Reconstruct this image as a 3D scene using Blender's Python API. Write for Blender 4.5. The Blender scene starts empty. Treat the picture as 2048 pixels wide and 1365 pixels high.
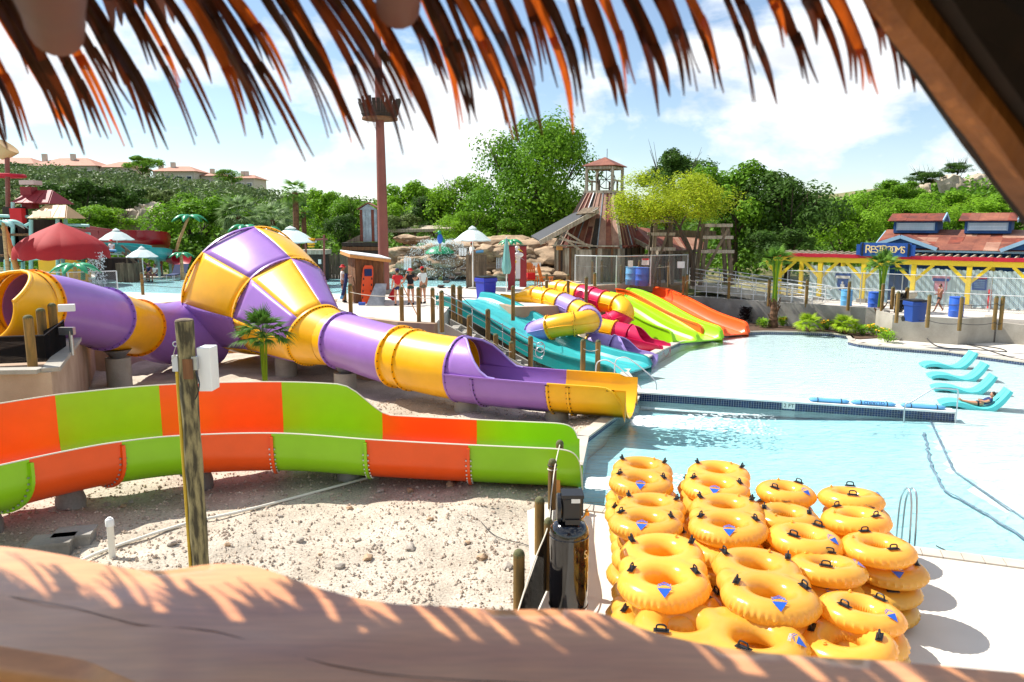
import bpy, bmesh, math, random
from mathutils import Vector, Matrix, Quaternion
from mathutils import noise as mnoise
R = math.radians
rnd = random.Random(7)
scene = bpy.context.scene
C = scene.collection
# camera, sky, sun, exposure
CAMH = 5.6
PITCH = math.atan(232 / 1500)
cam_data = bpy.data.cameras.new('camera')
cam_data.sensor_width = 36.0
cam_data.lens = 1500 / 2048 * 36.0
cam_data.clip_start = 0.05
cam_data.clip_end = 3000
cam_data.dof.use_dof = True
cam_data.dof.focus_distance = 22.0
cam_data.dof.aperture_fstop = 5.0
cam = bpy.data.objects.new('camera', cam_data)
C.objects.link(cam)
cam.location = (0, 0, CAMH)
cam.rotation_euler = (R(90) - PITCH, 0, 0)
scene.camera = cam
SUN = Vector((-0.78, 0.37, 1.0)).normalized()      # direction towards the sun
sun_el = math.asin(SUN.z)
sun_az = math.atan2(SUN.x, SUN.y)
world = bpy.data.worlds.new('World')
scene.world = world
world.use_nodes = True
wn = world.node_tree.nodes
wl = world.node_tree.links
wn.clear()
w_out = wn.new('ShaderNodeOutputWorld')
w_bg = wn.new('ShaderNodeBackground')
w_bg.inputs['Strength'].default_value = 0.098
sky = wn.new('ShaderNodeTexSky')
sky.sky_type = 'NISHITA'
sky.sun_disc = False
sky.sun_elevation = sun_el
sky.sun_rotation = sun_az
sky.air_density = 1.0
sky.dust_density = 0.15
sky.ozone_density = 2.2
w_tc = wn.new('ShaderNodeTexCoord')
w_map = wn.new('ShaderNodeMapping')
w_map.inputs['Scale'].default_value = (1.0, 1.0, 2.1)
w_map.inputs['Location'].default_value = (0.53, 0.2, 0.0)
w_n1 = wn.new('ShaderNodeTexNoise')
w_n1.inputs['Scale'].default_value = 3.4
w_n1.inputs['Detail'].default_value = 9.0
w_n1.inputs['Roughness'].default_value = 0.56
w_n1.inputs['Distortion'].default_value = 0.15
w_r = wn.new('ShaderNodeValToRGB')
w_r.color_ramp.elements[0].color = (.05, .05, .05, 1)
w_r.color_ramp.elements[0].position = 0.48
w_r.color_ramp.elements[1].position = 0.58
w_n2 = wn.new('ShaderNodeTexNoise')
w_n2.inputs['Scale'].default_value = 9.0
w_n2.inputs['Detail'].default_value = 6.0
w_cc = wn.new('ShaderNodeValToRGB')
w_cc.color_ramp.elements[0].position = 0.3
w_cc.color_ramp.elements[0].color = (5.6, 5.9, 6.4, 1)
w_cc.color_ramp.elements[1].position = 0.62
w_cc.color_ramp.elements[1].color = (8.4, 8.5, 8.6, 1)
w_mix = wn.new('ShaderNodeMix')
w_mix.data_type = 'RGBA'
wl.new(w_tc.outputs['Generated'], w_map.inputs['Vector'])
wl.new(w_map.outputs['Vector'], w_n1.inputs['Vector'])
wl.new(w_map.outputs['Vector'], w_n2.inputs['Vector'])
wl.new(w_n1.outputs['Fac'], w_r.inputs['Fac'])
wl.new(w_n2.outputs['Fac'], w_cc.inputs['Fac'])
wl.new(w_r.outputs['Color'], w_mix.inputs['Factor'])
wl.new(sky.outputs['Color'], w_mix.inputs['A'])
wl.new(w_cc.outputs['Color'], w_mix.inputs['B'])
wl.new(w_mix.outputs['Result'], w_bg.inputs['Color'])
wl.new(w_bg.outputs['Background'], w_out.inputs['Surface'])
sun_data = bpy.data.lights.new('sun', 'SUN')
sun_data.energy = 5.0
sun_data.angle = R(0.5)
sun_data.color = (1.0, 0.955, 0.88)
sun = bpy.data.objects.new('sun', sun_data)
C.objects.link(sun)
sun.rotation_euler = (-SUN).to_track_quat('-Z', 'Y').to_euler()
scene.view_settings.view_transform = 'Standard'
scene.view_settings.look = 'None'
scene.view_settings.gamma = 1.0
scene.view_settings.exposure = 0.72
scene.view_settings.use_curve_mapping = False
scene.cycles.max_bounces = 8
scene.cycles.diffuse_bounces = 3
scene.cycles.glossy_bounces = 3
scene.cycles.transmission_bounces = 4
scene.cycles.transparent_max_bounces = 24
scene.cycles.caustics_reflective = False
scene.cycles.caustics_refractive = False
scene.cycles.use_denoising = True
# helpers
FPX, CXP, CYP = 1500.0, 1024.0, 682.5
COSP, SINP = math.cos(PITCH), math.sin(PITCH)
def ray(u, v):
    x = (u - CXP) / FPX; y = -(v - CYP) / FPX
    return Vector((x, COSP + y * SINP, -SINP + y * COSP))
def G(u, v, z=0.0):          # photograph point -> the place at height z
    d = ray(u, v); t = (z - CAMH) / d.z
    return Vector((d.x * t, d.y * t, z))
def D(u, v, Y):              # photograph point -> the place at distance Y
    d = ray(u, v); t = Y / d.y
    return Vector((d.x * t, Y, CAMH + d.z * t))
def lin(c):
    return c / 12.92 if c <= 0.04045 else ((c + 0.055) / 1.055) ** 2.4
def rgb(r, g, b):
    return (lin(r / 255), lin(g / 255), lin(b / 255), 1.0)
def V(*a):
    return Vector(a)
WL = {}      # world translation of built objects
def thing(name, label, cat, loc=(0, 0, 0), group=None, rot=None, kind=None):
    o = bpy.data.objects.new(name, None)
    o.empty_display_size = 0.3
    C.objects.link(o)
    o.location = loc
    if rot: o.rotation_euler = rot
    WL[o.name] = Vector(loc)
    tag(o, label, cat, group, kind)
    return o
def tag(o, label=None, cat=None, group=None, kind=None):
    if label: o['label'] = label
    if cat: o['category'] = cat
    if group: o['group'] = group
    if kind: o['kind'] = kind
    return o
def link_mesh(name, me, mat, parent=None, local=False, kind=None):
    o = bpy.data.objects.new(name, me)
    if mat is not None and len(me.materials) == 0:
        me.materials.append(mat)
    C.objects.link(o)
    if parent is not None:
        o.parent = parent
        if not local:
            o.location = -WL[parent.name]
        WL[o.name] = Vector((0, 0, 0)) if not local else WL.get(parent.name, Vector((0, 0, 0)))
        if local: WL[o.name] = Vector((0, 0, 0))
    else:
        WL[o.name] = Vector((0, 0, 0))
    if kind: o['kind'] = kind
    return o
def copy_tree(o, parent=None):
    c = o.copy(); C.objects.link(c)
    if parent is not None: c.parent = parent
    for ch in o.children:
        copy_tree(ch, c)
    return c
class MB:
    def __init__(s):
        s.v = []; s.f = []
    def add(s, vs, fs):
        b = len(s.v)
        s.v.extend([tuple(p) for p in vs])
        s.f.extend([tuple(i + b for i in f) for f in fs])
        return s
    def box(s, c, size, rz=0.0, M=None):
        c = Vector(c); hx, hy, hz = size[0] / 2, size[1] / 2, size[2] / 2
        m = M if M is not None else Matrix.Rotation(rz, 3, 'Z')
        vs = [c + m @ Vector((x * hx, y * hy, z * hz)) for z in (-1, 1) for y in (-1, 1) for x in (-1, 1)]
        return s.add(vs, [(0, 2, 3, 1), (4, 5, 7, 6), (0, 1, 5, 4), (2, 6, 7, 3), (0, 4, 6, 2), (1, 3, 7, 5)])
    def bar(s, a, b, w, h=None, up=(0, 0, 1)):
        a = Vector(a); b = Vector(b); h = h or w
        d = (b - a); L = d.length
        if L < 1e-6: return s
        x = d / L; u = Vector(up)
        if abs(x.dot(u)) > 0.98: u = Vector((0, 1, 0))
        y = u.cross(x).normalized(); z = x.cross(y)
        m = Matrix((x, y, z)).transposed()
        return s.box((a + b) / 2, (L, w, h), M=m)
    def tube(s, pts, r, n=8, cap=True, closed=False):
        pts = [Vector(p) for p in pts]; m = len(pts)
        rs = r if isinstance(r, (list, tuple)) else [r] * m
        vs = []; fs = []
        prev = None
        for i in range(m):
            if closed: t = pts[(i + 1) % m] - pts[i - 1]
            else: t = pts[min(i + 1, m - 1)] - pts[max(i - 1, 0)]
            if t.length < 1e-9: t = Vector((0, 0, 1))
            t.normalize()
            if prev is None:
                u = Vector((0, 0, 1)) if abs(t.z) < 0.9 else Vector((1, 0, 0))
                a = u.cross(t).normalized()
            else:
                a = (prev - t * prev.dot(t))
                a = a.normalized() if a.length > 1e-6 else Vector((1, 0, 0))
            prev = a; b = t.cross(a)
            for k in range(n):
                th = 2 * math.pi * k / n
                vs.append(pts[i] + (a * math.cos(th) + b * math.sin(th)) * rs[i])
        for i in range(m if closed else m - 1):
            j = (i + 1) % m
            for k in range(n):
                k2 = (k + 1) % n
                fs.append((i * n + k, i * n + k2, j * n + k2, j * n + k))
        if cap and not closed:
            fs.append(tuple(range(n - 1, -1, -1)))
            fs.append(tuple((m - 1) * n + k for k in range(n)))
        return s.add(vs, fs)
    def lathe(s, prof, n=16, c=(0, 0, 0), M=None, close=False):
        c = Vector(c); vs = []; fs = []
        for (r, z) in prof:
            for k in range(n):
                th = 2 * math.pi * k / n
                p = Vector((r * math.cos(th), r * math.sin(th), z))
                vs.append(c + (M @ p if M is not None else p))
        m = len(prof)
        for i in range(m if close else m - 1):
            j = (i + 1) % m
            for k in range(n):
                k2 = (k + 1) % n
                fs.append((i * n + k, i * n + k2, j * n + k2, j * n + k))
        if not close:
            if prof[0][0] > 1e-4: fs.append(tuple(range(n - 1, -1, -1)))
            if prof[-1][0] > 1e-4: fs.append(tuple((m - 1) * n + k for k in range(n)))
        return s.add(vs, fs)
    def prism(s, poly, z0, z1):
        n = len(poly)
        area = sum(poly[i][0] * poly[(i + 1) % n][1] - poly[(i + 1) % n][0] * poly[i][1] for i in range(n))
        if area < 0: poly = list(reversed(poly))
        zf0 = z0 if callable(z0) else (lambda x, y: z0)
        zf1 = z1 if callable(z1) else (lambda x, y: z1)
        vs = [(p[0], p[1], zf0(p[0], p[1])) for p in poly] + [(p[0], p[1], zf1(p[0], p[1])) for p in poly]
        fs = [tuple(range(n - 1, -1, -1)), tuple(range(n, 2 * n))]
        for i in range(n):
            j = (i + 1) % n
            fs.append((i, j, n + j, n + i))
        return s.add(vs, fs)
    def slab(s, pts, t, nrm=None):
        """a flat polygon of 3-D points thickened by t along its normal"""
        pts = [Vector(p) for p in pts]; n = len(pts)
        if nrm is None:
            nrm = (pts[1] - pts[0]).cross(pts[2] - pts[0]).normalized()
        d = Vector(nrm) * t
        vs = pts + [p + d for p in pts]
        fs = [tuple(range(n - 1, -1, -1)), tuple(range(n, 2 * n))]
        for i in range(n):
            j = (i + 1) % n
            fs.append((i, j, n + j, n + i))
        return s.add(vs, fs)
    def ell(s, c, r, nu=12, nv=8, M=None):
        c = Vector(c); r = r if isinstance(r, (tuple, list)) else (r, r, r)
        vs = []; fs = []
        for i in range(nv + 1):
            ph = math.pi * i / nv - math.pi / 2
            for k in range(nu):
                th = 2 * math.pi * k / nu
                p = Vector((r[0] * math.cos(ph) * math.cos(th), r[1] * math.cos(ph) * math.sin(th), r[2] * math.sin(ph)))
                vs.append(c + (M @ p if M is not None else p))
        for i in range(nv):
            for k in range(nu):
                k2 = (k + 1) % nu
                fs.append((i * nu + k, i * nu + k2, (i + 1) * nu + k2, (i + 1) * nu + k))
        return s.add(vs, fs)
    def strip(s, rows, closed=False):
        """rows of points joined into a skin"""
        n = len(rows[0]); vs = [p for r in rows for p in r]; fs = []
        for i in range(len(rows) - 1):
            for k in range(n if closed else n - 1):
                k2 = (k + 1) % n
                fs.append((i * n + k, i * n + k2, (i + 1) * n + k2, (i + 1) * n + k))
        return s.add(vs, fs)
    def mesh(s, name, smooth=30):
        me = bpy.data.meshes.new(name)
        me.from_pydata(s.v, [], s.f)
        if smooth:
            me.polygons.foreach_set('use_smooth', [True] * len(me.polygons))
            me.set_sharp_from_angle(angle=R(smooth))
        me.update()
        return me
    def flat(s, *a, **k):
        return s.build(*a, smooth=0, **k)
    def build(s, name, mat, parent=None, smooth=30, local=False, kind=None):
        return link_mesh(name, s.mesh(name, smooth), mat, parent, local, kind)
def bez(pts, n=8):
    """Catmull-Rom through points"""
    P = [Vector(p) for p in pts]; out = []
    for i in range(len(P) - 1):
        p0 = P[max(i - 1, 0)]; p1 = P[i]; p2 = P[i + 1]; p3 = P[min(i + 2, len(P) - 1)]
        for k in range(n):
            t = k / n
            out.append(0.5 * ((2 * p1) + (p2 - p0) * t + (2 * p0 - 5 * p1 + 4 * p2 - p3) * t * t + (3 * p1 - p0 - 3 * p2 + p3) * t ** 3))
    out.append(P[-1].copy())
    return out
def lerp(a, b, t): return a + (b - a) * t
def fbm(x, y, z=0.0, s=1.0, o=4):
    return mnoise.fractal(Vector((x * s, y * s, z * s)), 1.0, 2.0, o)
# materials
MATS = {}
def material(name, col, col2=None, rough=0.6, scale=3.0, amount=0.5, bump=0.0, bscale=20.0, metal=0.0, coat=0.0,
             spec=0.5, stretch=None, detail=6.0, fine=0.0, fscale=60.0, trans=0.0, island=0.0, sharp=0.0, orand=0.0):
    """a principled surface whose colour wanders between col and col2 by noise; fine grain, bump, translucency optional"""
    if name in MATS: return MATS[name]
    m = bpy.data.materials.new(name); m.use_nodes = True
    nt = m.node_tree; N = nt.nodes; L = nt.links
    N.clear()
    out = N.new('ShaderNodeOutputMaterial'); b = N.new('ShaderNodeBsdfPrincipled')
    b.inputs['Roughness'].default_value = rough
    b.inputs['Metallic'].default_value = metal
    b.inputs['Coat Weight'].default_value = coat
    b.inputs['Coat Roughness'].default_value = 0.12
    b.inputs['Specular IOR Level'].default_value = spec
    tc = N.new('ShaderNodeTexCoord'); mp = N.new('ShaderNodeMapping')
    if stretch: mp.inputs['Scale'].default_value = stretch
    L.new(tc.outputs['Object'], mp.inputs['Vector'])
    vec = mp.outputs['Vector']
    col2 = col2 or tuple([min(1, c * 0.8) for c in col[:3]] + [1])
    n1 = N.new('ShaderNodeTexNoise'); n1.inputs['Scale'].default_value = scale; n1.inputs['Detail'].default_value = detail
    L.new(vec, n1.inputs['Vector'])
    rp = N.new('ShaderNodeValToRGB')
    w = 0.22 * (1 - sharp) + 0.01
    rp.color_ramp.elements[0].position = 0.5 - w; rp.color_ramp.elements[1].position = 0.5 + w
    L.new(n1.outputs['Fac'], rp.inputs['Fac'])
    mx = N.new('ShaderNodeMix'); mx.data_type = 'RGBA'
    mx.inputs['A'].default_value = col; mx.inputs['B'].default_value = col2
    ml = N.new('ShaderNodeMath'); ml.operation = 'MULTIPLY'; ml.inputs[1].default_value = amount
    L.new(rp.outputs['Color'], ml.inputs[0]); L.new(ml.outputs[0], mx.inputs['Factor'])
    cur = mx.outputs['Result']
    if fine > 0:
        n2 = N.new('ShaderNodeTexNoise'); n2.inputs['Scale'].default_value = fscale; n2.inputs['Detail'].default_value = 3
        L.new(vec, n2.inputs['Vector'])
        mr = N.new('ShaderNodeMapRange'); mr.inputs['From Min'].default_value = 0.25; mr.inputs['From Max'].default_value = 0.75
        mr.inputs['To Min'].default_value = 1 - fine; mr.inputs['To Max'].default_value = 1 + fine
        L.new(n2.outputs['Fac'], mr.inputs['Value'])
        vm = N.new('ShaderNodeVectorMath'); vm.operation = 'SCALE'
        L.new(cur, vm.inputs[0]); L.new(mr.outputs[0], vm.inputs['Scale'])
        cur = vm.outputs['Vector']
    if island > 0:
        gi = N.new('ShaderNodeNewGeometry')
        mr = N.new('ShaderNodeMapRange'); mr.inputs['To Min'].default_value = 1 - island; mr.inputs['To Max'].default_value = 1 + island
        L.new(gi.outputs['Random Per Island'], mr.inputs['Value'])
        vm = N.new('ShaderNodeVectorMath'); vm.operation = 'SCALE'
        L.new(cur, vm.inputs[0]); L.new(mr.outputs[0], vm.inputs['Scale'])
        cur = vm.outputs['Vector']
    if orand > 0:
        oi = N.new('ShaderNodeObjectInfo'); mr = N.new('ShaderNodeMapRange'); mr.inputs['To Min'].default_value = 1 - orand; mr.inputs['To Max'].default_value = 1 + orand * .5
        L.new(oi.outputs['Random'], mr.inputs['Value']); vm = N.new('ShaderNodeVectorMath'); vm.operation = 'SCALE'
        L.new(cur, vm.inputs[0]); L.new(mr.outputs[0], vm.inputs['Scale']); cur = vm.outputs['Vector']
    L.new(cur, b.inputs['Base Color'])
    if bump > 0:
        n3 = N.new('ShaderNodeTexNoise'); n3.inputs['Scale'].default_value = bscale; n3.inputs['Detail'].default_value = 5
        L.new(vec, n3.inputs['Vector'])
        bp = N.new('ShaderNodeBump'); bp.inputs['Strength'].default_value = bump; bp.inputs['Distance'].default_value = 0.02
        L.new(n3.outputs['Fac'], bp.inputs['Height']); L.new(bp.outputs['Normal'], b.inputs['Normal'])
    if trans > 0:
        t = N.new('ShaderNodeBsdfTranslucent'); L.new(cur, t.inputs['Color'])
        ms = N.new('ShaderNodeMixShader'); ms.inputs['Fac'].default_value = trans
        L.new(b.outputs[0], ms.inputs[1]); L.new(t.outputs[0], ms.inputs[2])
        L.new(ms.outputs[0], out.inputs['Surface'])
    else:
        L.new(b.outputs[0], out.inputs['Surface'])
    MATS[name] = m
    return m
def fiberglass(name, col, dark=0.86, trans=0.0):
    c2 = tuple([c * dark for c in col[:3]] + [1])
    return material(name, col, c2, rough=0.36, scale=1.3, amount=0.9, coat=0.12, bump=0.05, bscale=6, fine=0.04, fscale=3, trans=trans)
M_yellow = fiberglass('yellow_fiberglass', rgb(255, 186, 2))
M_purple = fiberglass('purple_fiberglass', rgb(154, 108, 188), 0.92)
M_lilac = fiberglass('lilac_fiberglass', rgb(164, 140, 208))
M_orange = fiberglass('orange_fiberglass', rgb(250, 88, 10), 0.95)
M_green = fiberglass('lime_fiberglass', rgb(148, 208, 10), 0.95)
M_teal = fiberglass('teal_fiberglass', rgb(52, 170, 172))
M_teal_d = fiberglass('shaded_teal_fiberglass', rgb(18, 132, 130))  # darker teal paints in the shade and mesh screen along the slide's side
M_pink = fiberglass('pink_fiberglass', rgb(222, 22, 84))
M_crimson = fiberglass('crimson_fiberglass', rgb(150, 8, 26))
M_flange = fiberglass('amber_flange', rgb(236, 140, 0))
M_rim_light = material('sunlit_rim_tint', rgb(235, 228, 205), rough=0.5)  # sunlight on the slide rims, put into a pale colour
M_concrete = material('concrete', rgb(176, 170, 158), rgb(140, 134, 122), rough=0.85, scale=1.2, amount=0.9, bump=0.25, bscale=14, fine=0.1, fscale=30)
M_concrete_w = material('weathered_concrete', rgb(168, 164, 156), rgb(112, 106, 98), rough=0.85, scale=0.8, amount=1.0, bump=0.25, bscale=10, fine=0.12, fscale=18)
M_concrete_tan = material('tan_concrete', rgb(188, 164, 140), rgb(150, 122, 98), rough=0.85, scale=0.9, amount=1.0, bump=0.2, bscale=12, fine=0.08)
M_deck = material('pool_deck_concrete', rgb(218, 211, 199), rgb(192, 184, 170), rough=0.8, scale=0.7, amount=0.8, bump=0.12, bscale=60, fine=0.07, fscale=90)
M_updeck = material('upper_deck_concrete', rgb(214, 206, 196), rgb(178, 168, 156), rough=0.85, scale=0.5, amount=0.9, bump=0.12, bscale=40, fine=0.08, fscale=20)
M_post = material('pressure_treated_post', rgb(150, 112, 52), rgb(96, 80, 44), rough=0.8, scale=4, amount=1.0, stretch=(3, 3, 0.5), bump=0.3, bscale=25, fine=0.15, fscale=40, orand=.3)
M_post_cap = material('mossy_post_cap', rgb(104, 102, 66), rgb(70, 72, 44), rough=0.9, scale=20, amount=1, bump=0.4, bscale=60)
M_pole = material('weathered_pole_wood', rgb(150, 138, 96), rgb(66, 60, 42), rough=0.85, scale=3.0, amount=1.0, stretch=(4, 4, 0.8), bump=0.4, bscale=18, fine=0.2, fscale=30, sharp=0.6)
M_rope = material('pale_rope', rgb(205, 198, 180), rough=0.8)
M_cable_dark = material('dark_cable', rgb(48, 46, 46), rough=0.6)
M_steel = material('galvanised_steel', rgb(196, 200, 204), rgb(160, 164, 168), rough=0.32, metal=0.85, scale=8)
M_steel_p = material('pale_painted_rail', rgb(205, 208, 208), rough=0.4)
M_black = material('black_paint', rgb(16, 16, 18), rough=0.3, coat=0.3)
M_blackm = material('black_plastic', rgb(22, 22, 24), rough=0.45)
M_white = material('white_paint', rgb(238, 238, 234), rough=0.45)
M_blue_bin = material('blue_plastic', rgb(38, 52, 178), rgb(30, 44, 150), rough=0.4)
M_blue_barrel = material('mid_blue_plastic', rgb(44, 96, 196), rgb(36, 84, 172), rough=0.4)
M_red = material('red_cloth', rgb(205, 28, 34), rough=0.7)
M_rust = material('rusted_sheet', rgb(136, 62, 40), rgb(86, 40, 30), rough=0.75, scale=1.6, amount=1.0, bump=0.2, bscale=10, fine=0.25, fscale=9, stretch=(1, 1, 0.7), sharp=0.3)
M_rust2 = material('pale_rusted_sheet', rgb(148, 88, 64), rgb(104, 54, 40), rough=0.7, scale=1.4, amount=1.0, bump=0.2, bscale=10, fine=0.22, fscale=8)
M_rust3 = material('grey_pink_sheet', rgb(178, 138, 116), rgb(136, 90, 70), rough=0.6, scale=1.2, amount=1.0, fine=0.15, fscale=8)
M_zinc = material('old_zinc_sheet', rgb(168, 176, 182), rgb(120, 122, 124), rough=0.5, scale=2, amount=1.0, metal=0.3, fine=0.15, fscale=9)
M_oldwood = material('grey_weathered_wood', rgb(142, 124, 100), rgb(78, 66, 54), rough=0.9, scale=2.5, amount=1.0, stretch=(3, 3, 0.4), bump=0.3, bscale=16, fine=0.2, fscale=14, orand=.35)
M_oldwood_p = material('pale_weathered_wood', rgb(196, 184, 164), rgb(130, 116, 98), rough=0.9, scale=2.5, amount=1.0, stretch=(3, 3, 0.4), bump=0.3, bscale=16, fine=0.15, fscale=14)
M_brownwood = material('brown_timber', rgb(136, 92, 56), rgb(88, 58, 36), rough=0.85, scale=2.5, amount=1.0, stretch=(3, 3, 0.4), bump=0.3, bscale=16, fine=0.18, fscale=14)
M_darkwood = material('dark_timber', rgb(66, 54, 44), rgb(40, 32, 28), rough=0.9, scale=2.5, amount=1.0, stretch=(3, 3, 0.4), bump=0.3, fine=0.2, fscale=14)
M_polebrown = material('brown_pole_paint', rgb(138, 78, 64), rgb(118, 64, 54), rough=0.5, scale=1.5, amount=0.8, fine=0.05)
M_skin = material('skin', rgb(196, 138, 106), rgb(180, 120, 92), rough=0.55)
M_skin_d = material('tanned_skin', rgb(140, 88, 62), rough=0.55)
M_navy = material('navy_cloth', rgb(28, 44, 92), rough=0.8)
M_blackcloth = material('black_cloth', rgb(24, 24, 28), rough=0.85)
M_dkgreen = material('dark_green_cloth', rgb(40, 70, 56), rough=0.85)
M_whitecloth = material('white_cloth', rgb(232, 228, 222), rough=0.85)
M_hair = material('dark_hair', rgb(44, 30, 22), rough=0.7)
M_bluefoam = material('rescue_blue_foam', rgb(92, 160, 208), rough=0.6)
M_umb = material('white_canvas', rgb(222, 232, 230), rgb(204, 216, 214), rough=0.8, scale=1.0, trans=0.25)
M_umb_r = material('maroon_canvas', rgb(176, 28, 32), rgb(150, 20, 26), rough=0.75, scale=1.0, trans=0.15)
M_tealpost = material('aqua_painted_steel', rgb(150, 198, 190), rgb(124, 172, 164), rough=0.5)
M_rock = material('sandstone_rock', rgb(192, 166, 134), rgb(118, 94, 72), rough=0.9, scale=1.2, amount=1.0, bump=0.6, bscale=5, fine=0.25, fscale=6)
M_limestone = material('pale_limestone', rgb(198, 184, 160), rgb(128, 114, 96), rough=0.9, scale=0.25, amount=1.0, bump=0.6, bscale=1.5, fine=0.25, fscale=1.6)
M_fakepalm = material('green_painted_frond', rgb(24, 150, 96), rgb(16, 120, 80), rough=0.35, coat=0.2)
M_paintblue = material('deep_blue_boards', rgb(22, 80, 138), rgb(16, 60, 108), rough=0.75, scale=1.5, amount=1, stretch=(2, 2, 0.4), fine=0.1, fscale=8, island=0.12)
M_paleblue = material('pale_blue_boards', rgb(212, 234, 240), rgb(180, 212, 222), rough=0.75, scale=1.5, amount=1, stretch=(2, 2, 0.4), fine=0.08, fscale=8, orand=.15)
M_lightblue = material('light_blue_trim', rgb(150, 190, 214), rough=0.7)
M_sunyellow = material('sunny_yellow_paint', rgb(246, 214, 46), rgb(226, 190, 30), rough=0.6, scale=2)
M_redtrim = material('cherry_red_trim', rgb(196, 20, 48), rgb(168, 14, 40), rough=0.6, scale=2)
M_signblue = material('sign_blue', rgb(20, 78, 160), rough=0.6)
M_cream = material('cream_lettering', rgb(244, 214, 150), rough=0.6)
M_tile = material('navy_glazed_tile', rgb(18, 34, 78), rgb(26, 52, 98), rough=0.12, scale=9, amount=1.0, coat=0.3, island=0.4)
M_grout = material('pale_grout', rgb(196, 200, 200), rough=0.8)
M_soil = material('planting_soil', rgb(96, 70, 50), rgb(62, 44, 32), rough=0.95, scale=5, amount=1, bump=0.8, bscale=30, fine=0.3, fscale=30)
M_amber = material('amber_lumber', rgb(214, 150, 80), rgb(180, 118, 58), rough=0.7, scale=3, stretch=(3, 3, 0.4))
def leaf_mat(name, a, b, trans=0.45, isl=0.35, scale=0.5):
    return material(name, a, b, rough=0.5, scale=scale, amount=1.0, trans=trans, island=isl, spec=0.15, detail=3)
L_mid = leaf_mat('leaf_mid_green', rgb(124, 166, 44), rgb(84, 128, 34))
L_fresh = leaf_mat('leaf_fresh_green', rgb(142, 182, 46), rgb(102, 148, 36))
L_dark = leaf_mat('leaf_dark_green', rgb(86, 120, 46), rgb(56, 84, 34), trans=0.4)
L_olive = leaf_mat('leaf_dusty_olive', rgb(130, 148, 80), rgb(92, 112, 58), trans=0.3)
L_lime = leaf_mat('leaf_lime_yellow', rgb(178, 192, 46), rgb(140, 160, 36), trans=0.5)
L_palm = leaf_mat('palm_leaf_green', rgb(120, 160, 60), rgb(80, 122, 44), trans=0.35)
L_palm_s = leaf_mat('silvery_palm_leaf', rgb(136, 160, 104), rgb(98, 130, 76), trans=0.3)
L_palm_d = leaf_mat('deep_palm_leaf', rgb(84, 124, 44), rgb(56, 92, 34), trans=0.35)
L_lemon = leaf_mat('lemon_palm_leaf', rgb(176, 200, 52), rgb(132, 168, 36), trans=0.45)
L_purple = leaf_mat('dark_purple_leaf', rgb(58, 40, 44), rgb(38, 34, 30), trans=0.2)
L_bark = material('tree_bark', rgb(92, 78, 62), rgb(58, 48, 40), rough=0.9, scale=4, amount=1, stretch=(3, 3, 0.6), bump=0.5, bscale=18)
L_palmtrunk = material('palm_trunk_bark', rgb(128, 92, 62), rgb(74, 52, 38), rough=0.95, scale=5, amount=1, bump=0.9, bscale=22, fine=0.3, fscale=20)
# ground, hills
def sheet(name, poly, z, mat, kind='structure', parent=None):
    mb = MB(); n = len(poly)
    area = sum(poly[i][0] * poly[(i + 1) % n][1] - poly[(i + 1) % n][0] * poly[i][1] for i in range(n))
    if area < 0: poly = list(reversed(poly))
    mb.add([(p[0], p[1], z) for p in poly], [tuple(range(n))])
    return mb.build(name, mat, parent, smooth=0, kind=kind if parent is None else None)
M_earth = material('dry_earth_and_grass', rgb(96, 104, 52), rgb(132, 118, 84), rough=0.95, scale=0.15, amount=1.0, bump=0.3, bscale=4, fine=0.2, fscale=3)
sheet('ground', [(-1500, -60), (1500, -60), (1500, 2600), (-1500, 2600)], -0.9, M_earth)
def sstep(a, b, x):
    t = max(0.0, min(1.0, (x - a) / (b - a))); return t * t * (3 - 2 * t)
CREST = [(-330, 12.5), (-146, 16.2), (-125, 15.6), (-100, 14.2), (-80, 11.8), (-62, 8.8), (-50, 7.6), (-38, 6.8), (-20, 7.0), (30, 6.0), (60, 6.5), (80, 9.0), (105, 13), (140, 18), (330, 22)]
def crest(x):
    for (a, za), (b, zb) in zip(CREST, CREST[1:]):
        if a <= x <= b: return lerp(za, zb, (x - a) / (b - a))
    return CREST[0][1] if x < 0 else CREST[-1][1]
def hillz(x, y):
    if x < 40:
        h = crest(x * 210 / max(y, 60)) * sstep(70, 205, y)
    else:
        w = sstep(40, 70, x)
        h = lerp(crest(x * 210 / max(y, 60)) * sstep(70, 205, y), crest(x) * sstep(62, 118, y), w)
    return 1.55 + h + fbm(x, y, 0, 0.03) * 0.8 * sstep(60, 110, y)
mb = MB(); rows = []
ys = [47.5 + i * 4 for i in range(14)] + [104 + i * 9 for i in range(24)] + [320, 420]
for y in ys:
    rows.append([(x, y, hillz(x, y) if y > 50 else 1.2) for x in [-330 + i * 10 for i in range(67)]])
mb.strip(rows)
mb.build('hillside', M_earth, kind='structure', smooth=60)
# pool
PL = [(1.30, 14.55), (1.42, 15.4), (2.05, 19.4), (2.95, 21.3), (4.1, 23.75), (4.45, 25), (4.5, 28.4), (4.9, 29.6), (5.9, 31.7), (6.9, 33.6), (8.15, 35.8), (9.9, 37.5), (11.9, 39.2)]
PF = [(13.5, 39.5), (15.2, 39.35), (16.6, 38.9), (17.1, 38.0), (16.75, 36.9), (16.35, 36.1), (16.5, 35.3), (17.1, 34.6), (18.2, 33.85), (19.5, 33.0), (21.2, 30.5), (24, 26), (27, 15), (27, 4.6)]
PN = [(27, 4.6), (8.6, 11.9), (1.30, 14.55)]
POOL = PL + PF + [(8.6, 11.9)]
WATER_Z = -0.12
L1 = [G(1862, 842, -.16), G(1908, 942, -.16), G(2120, 1085, -.16)]
L2 = [G(1848, 850, -.16), G(1868, 930, -.16), G(1890, 966, -.16), G(2120, 1105, -.16)]
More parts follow.
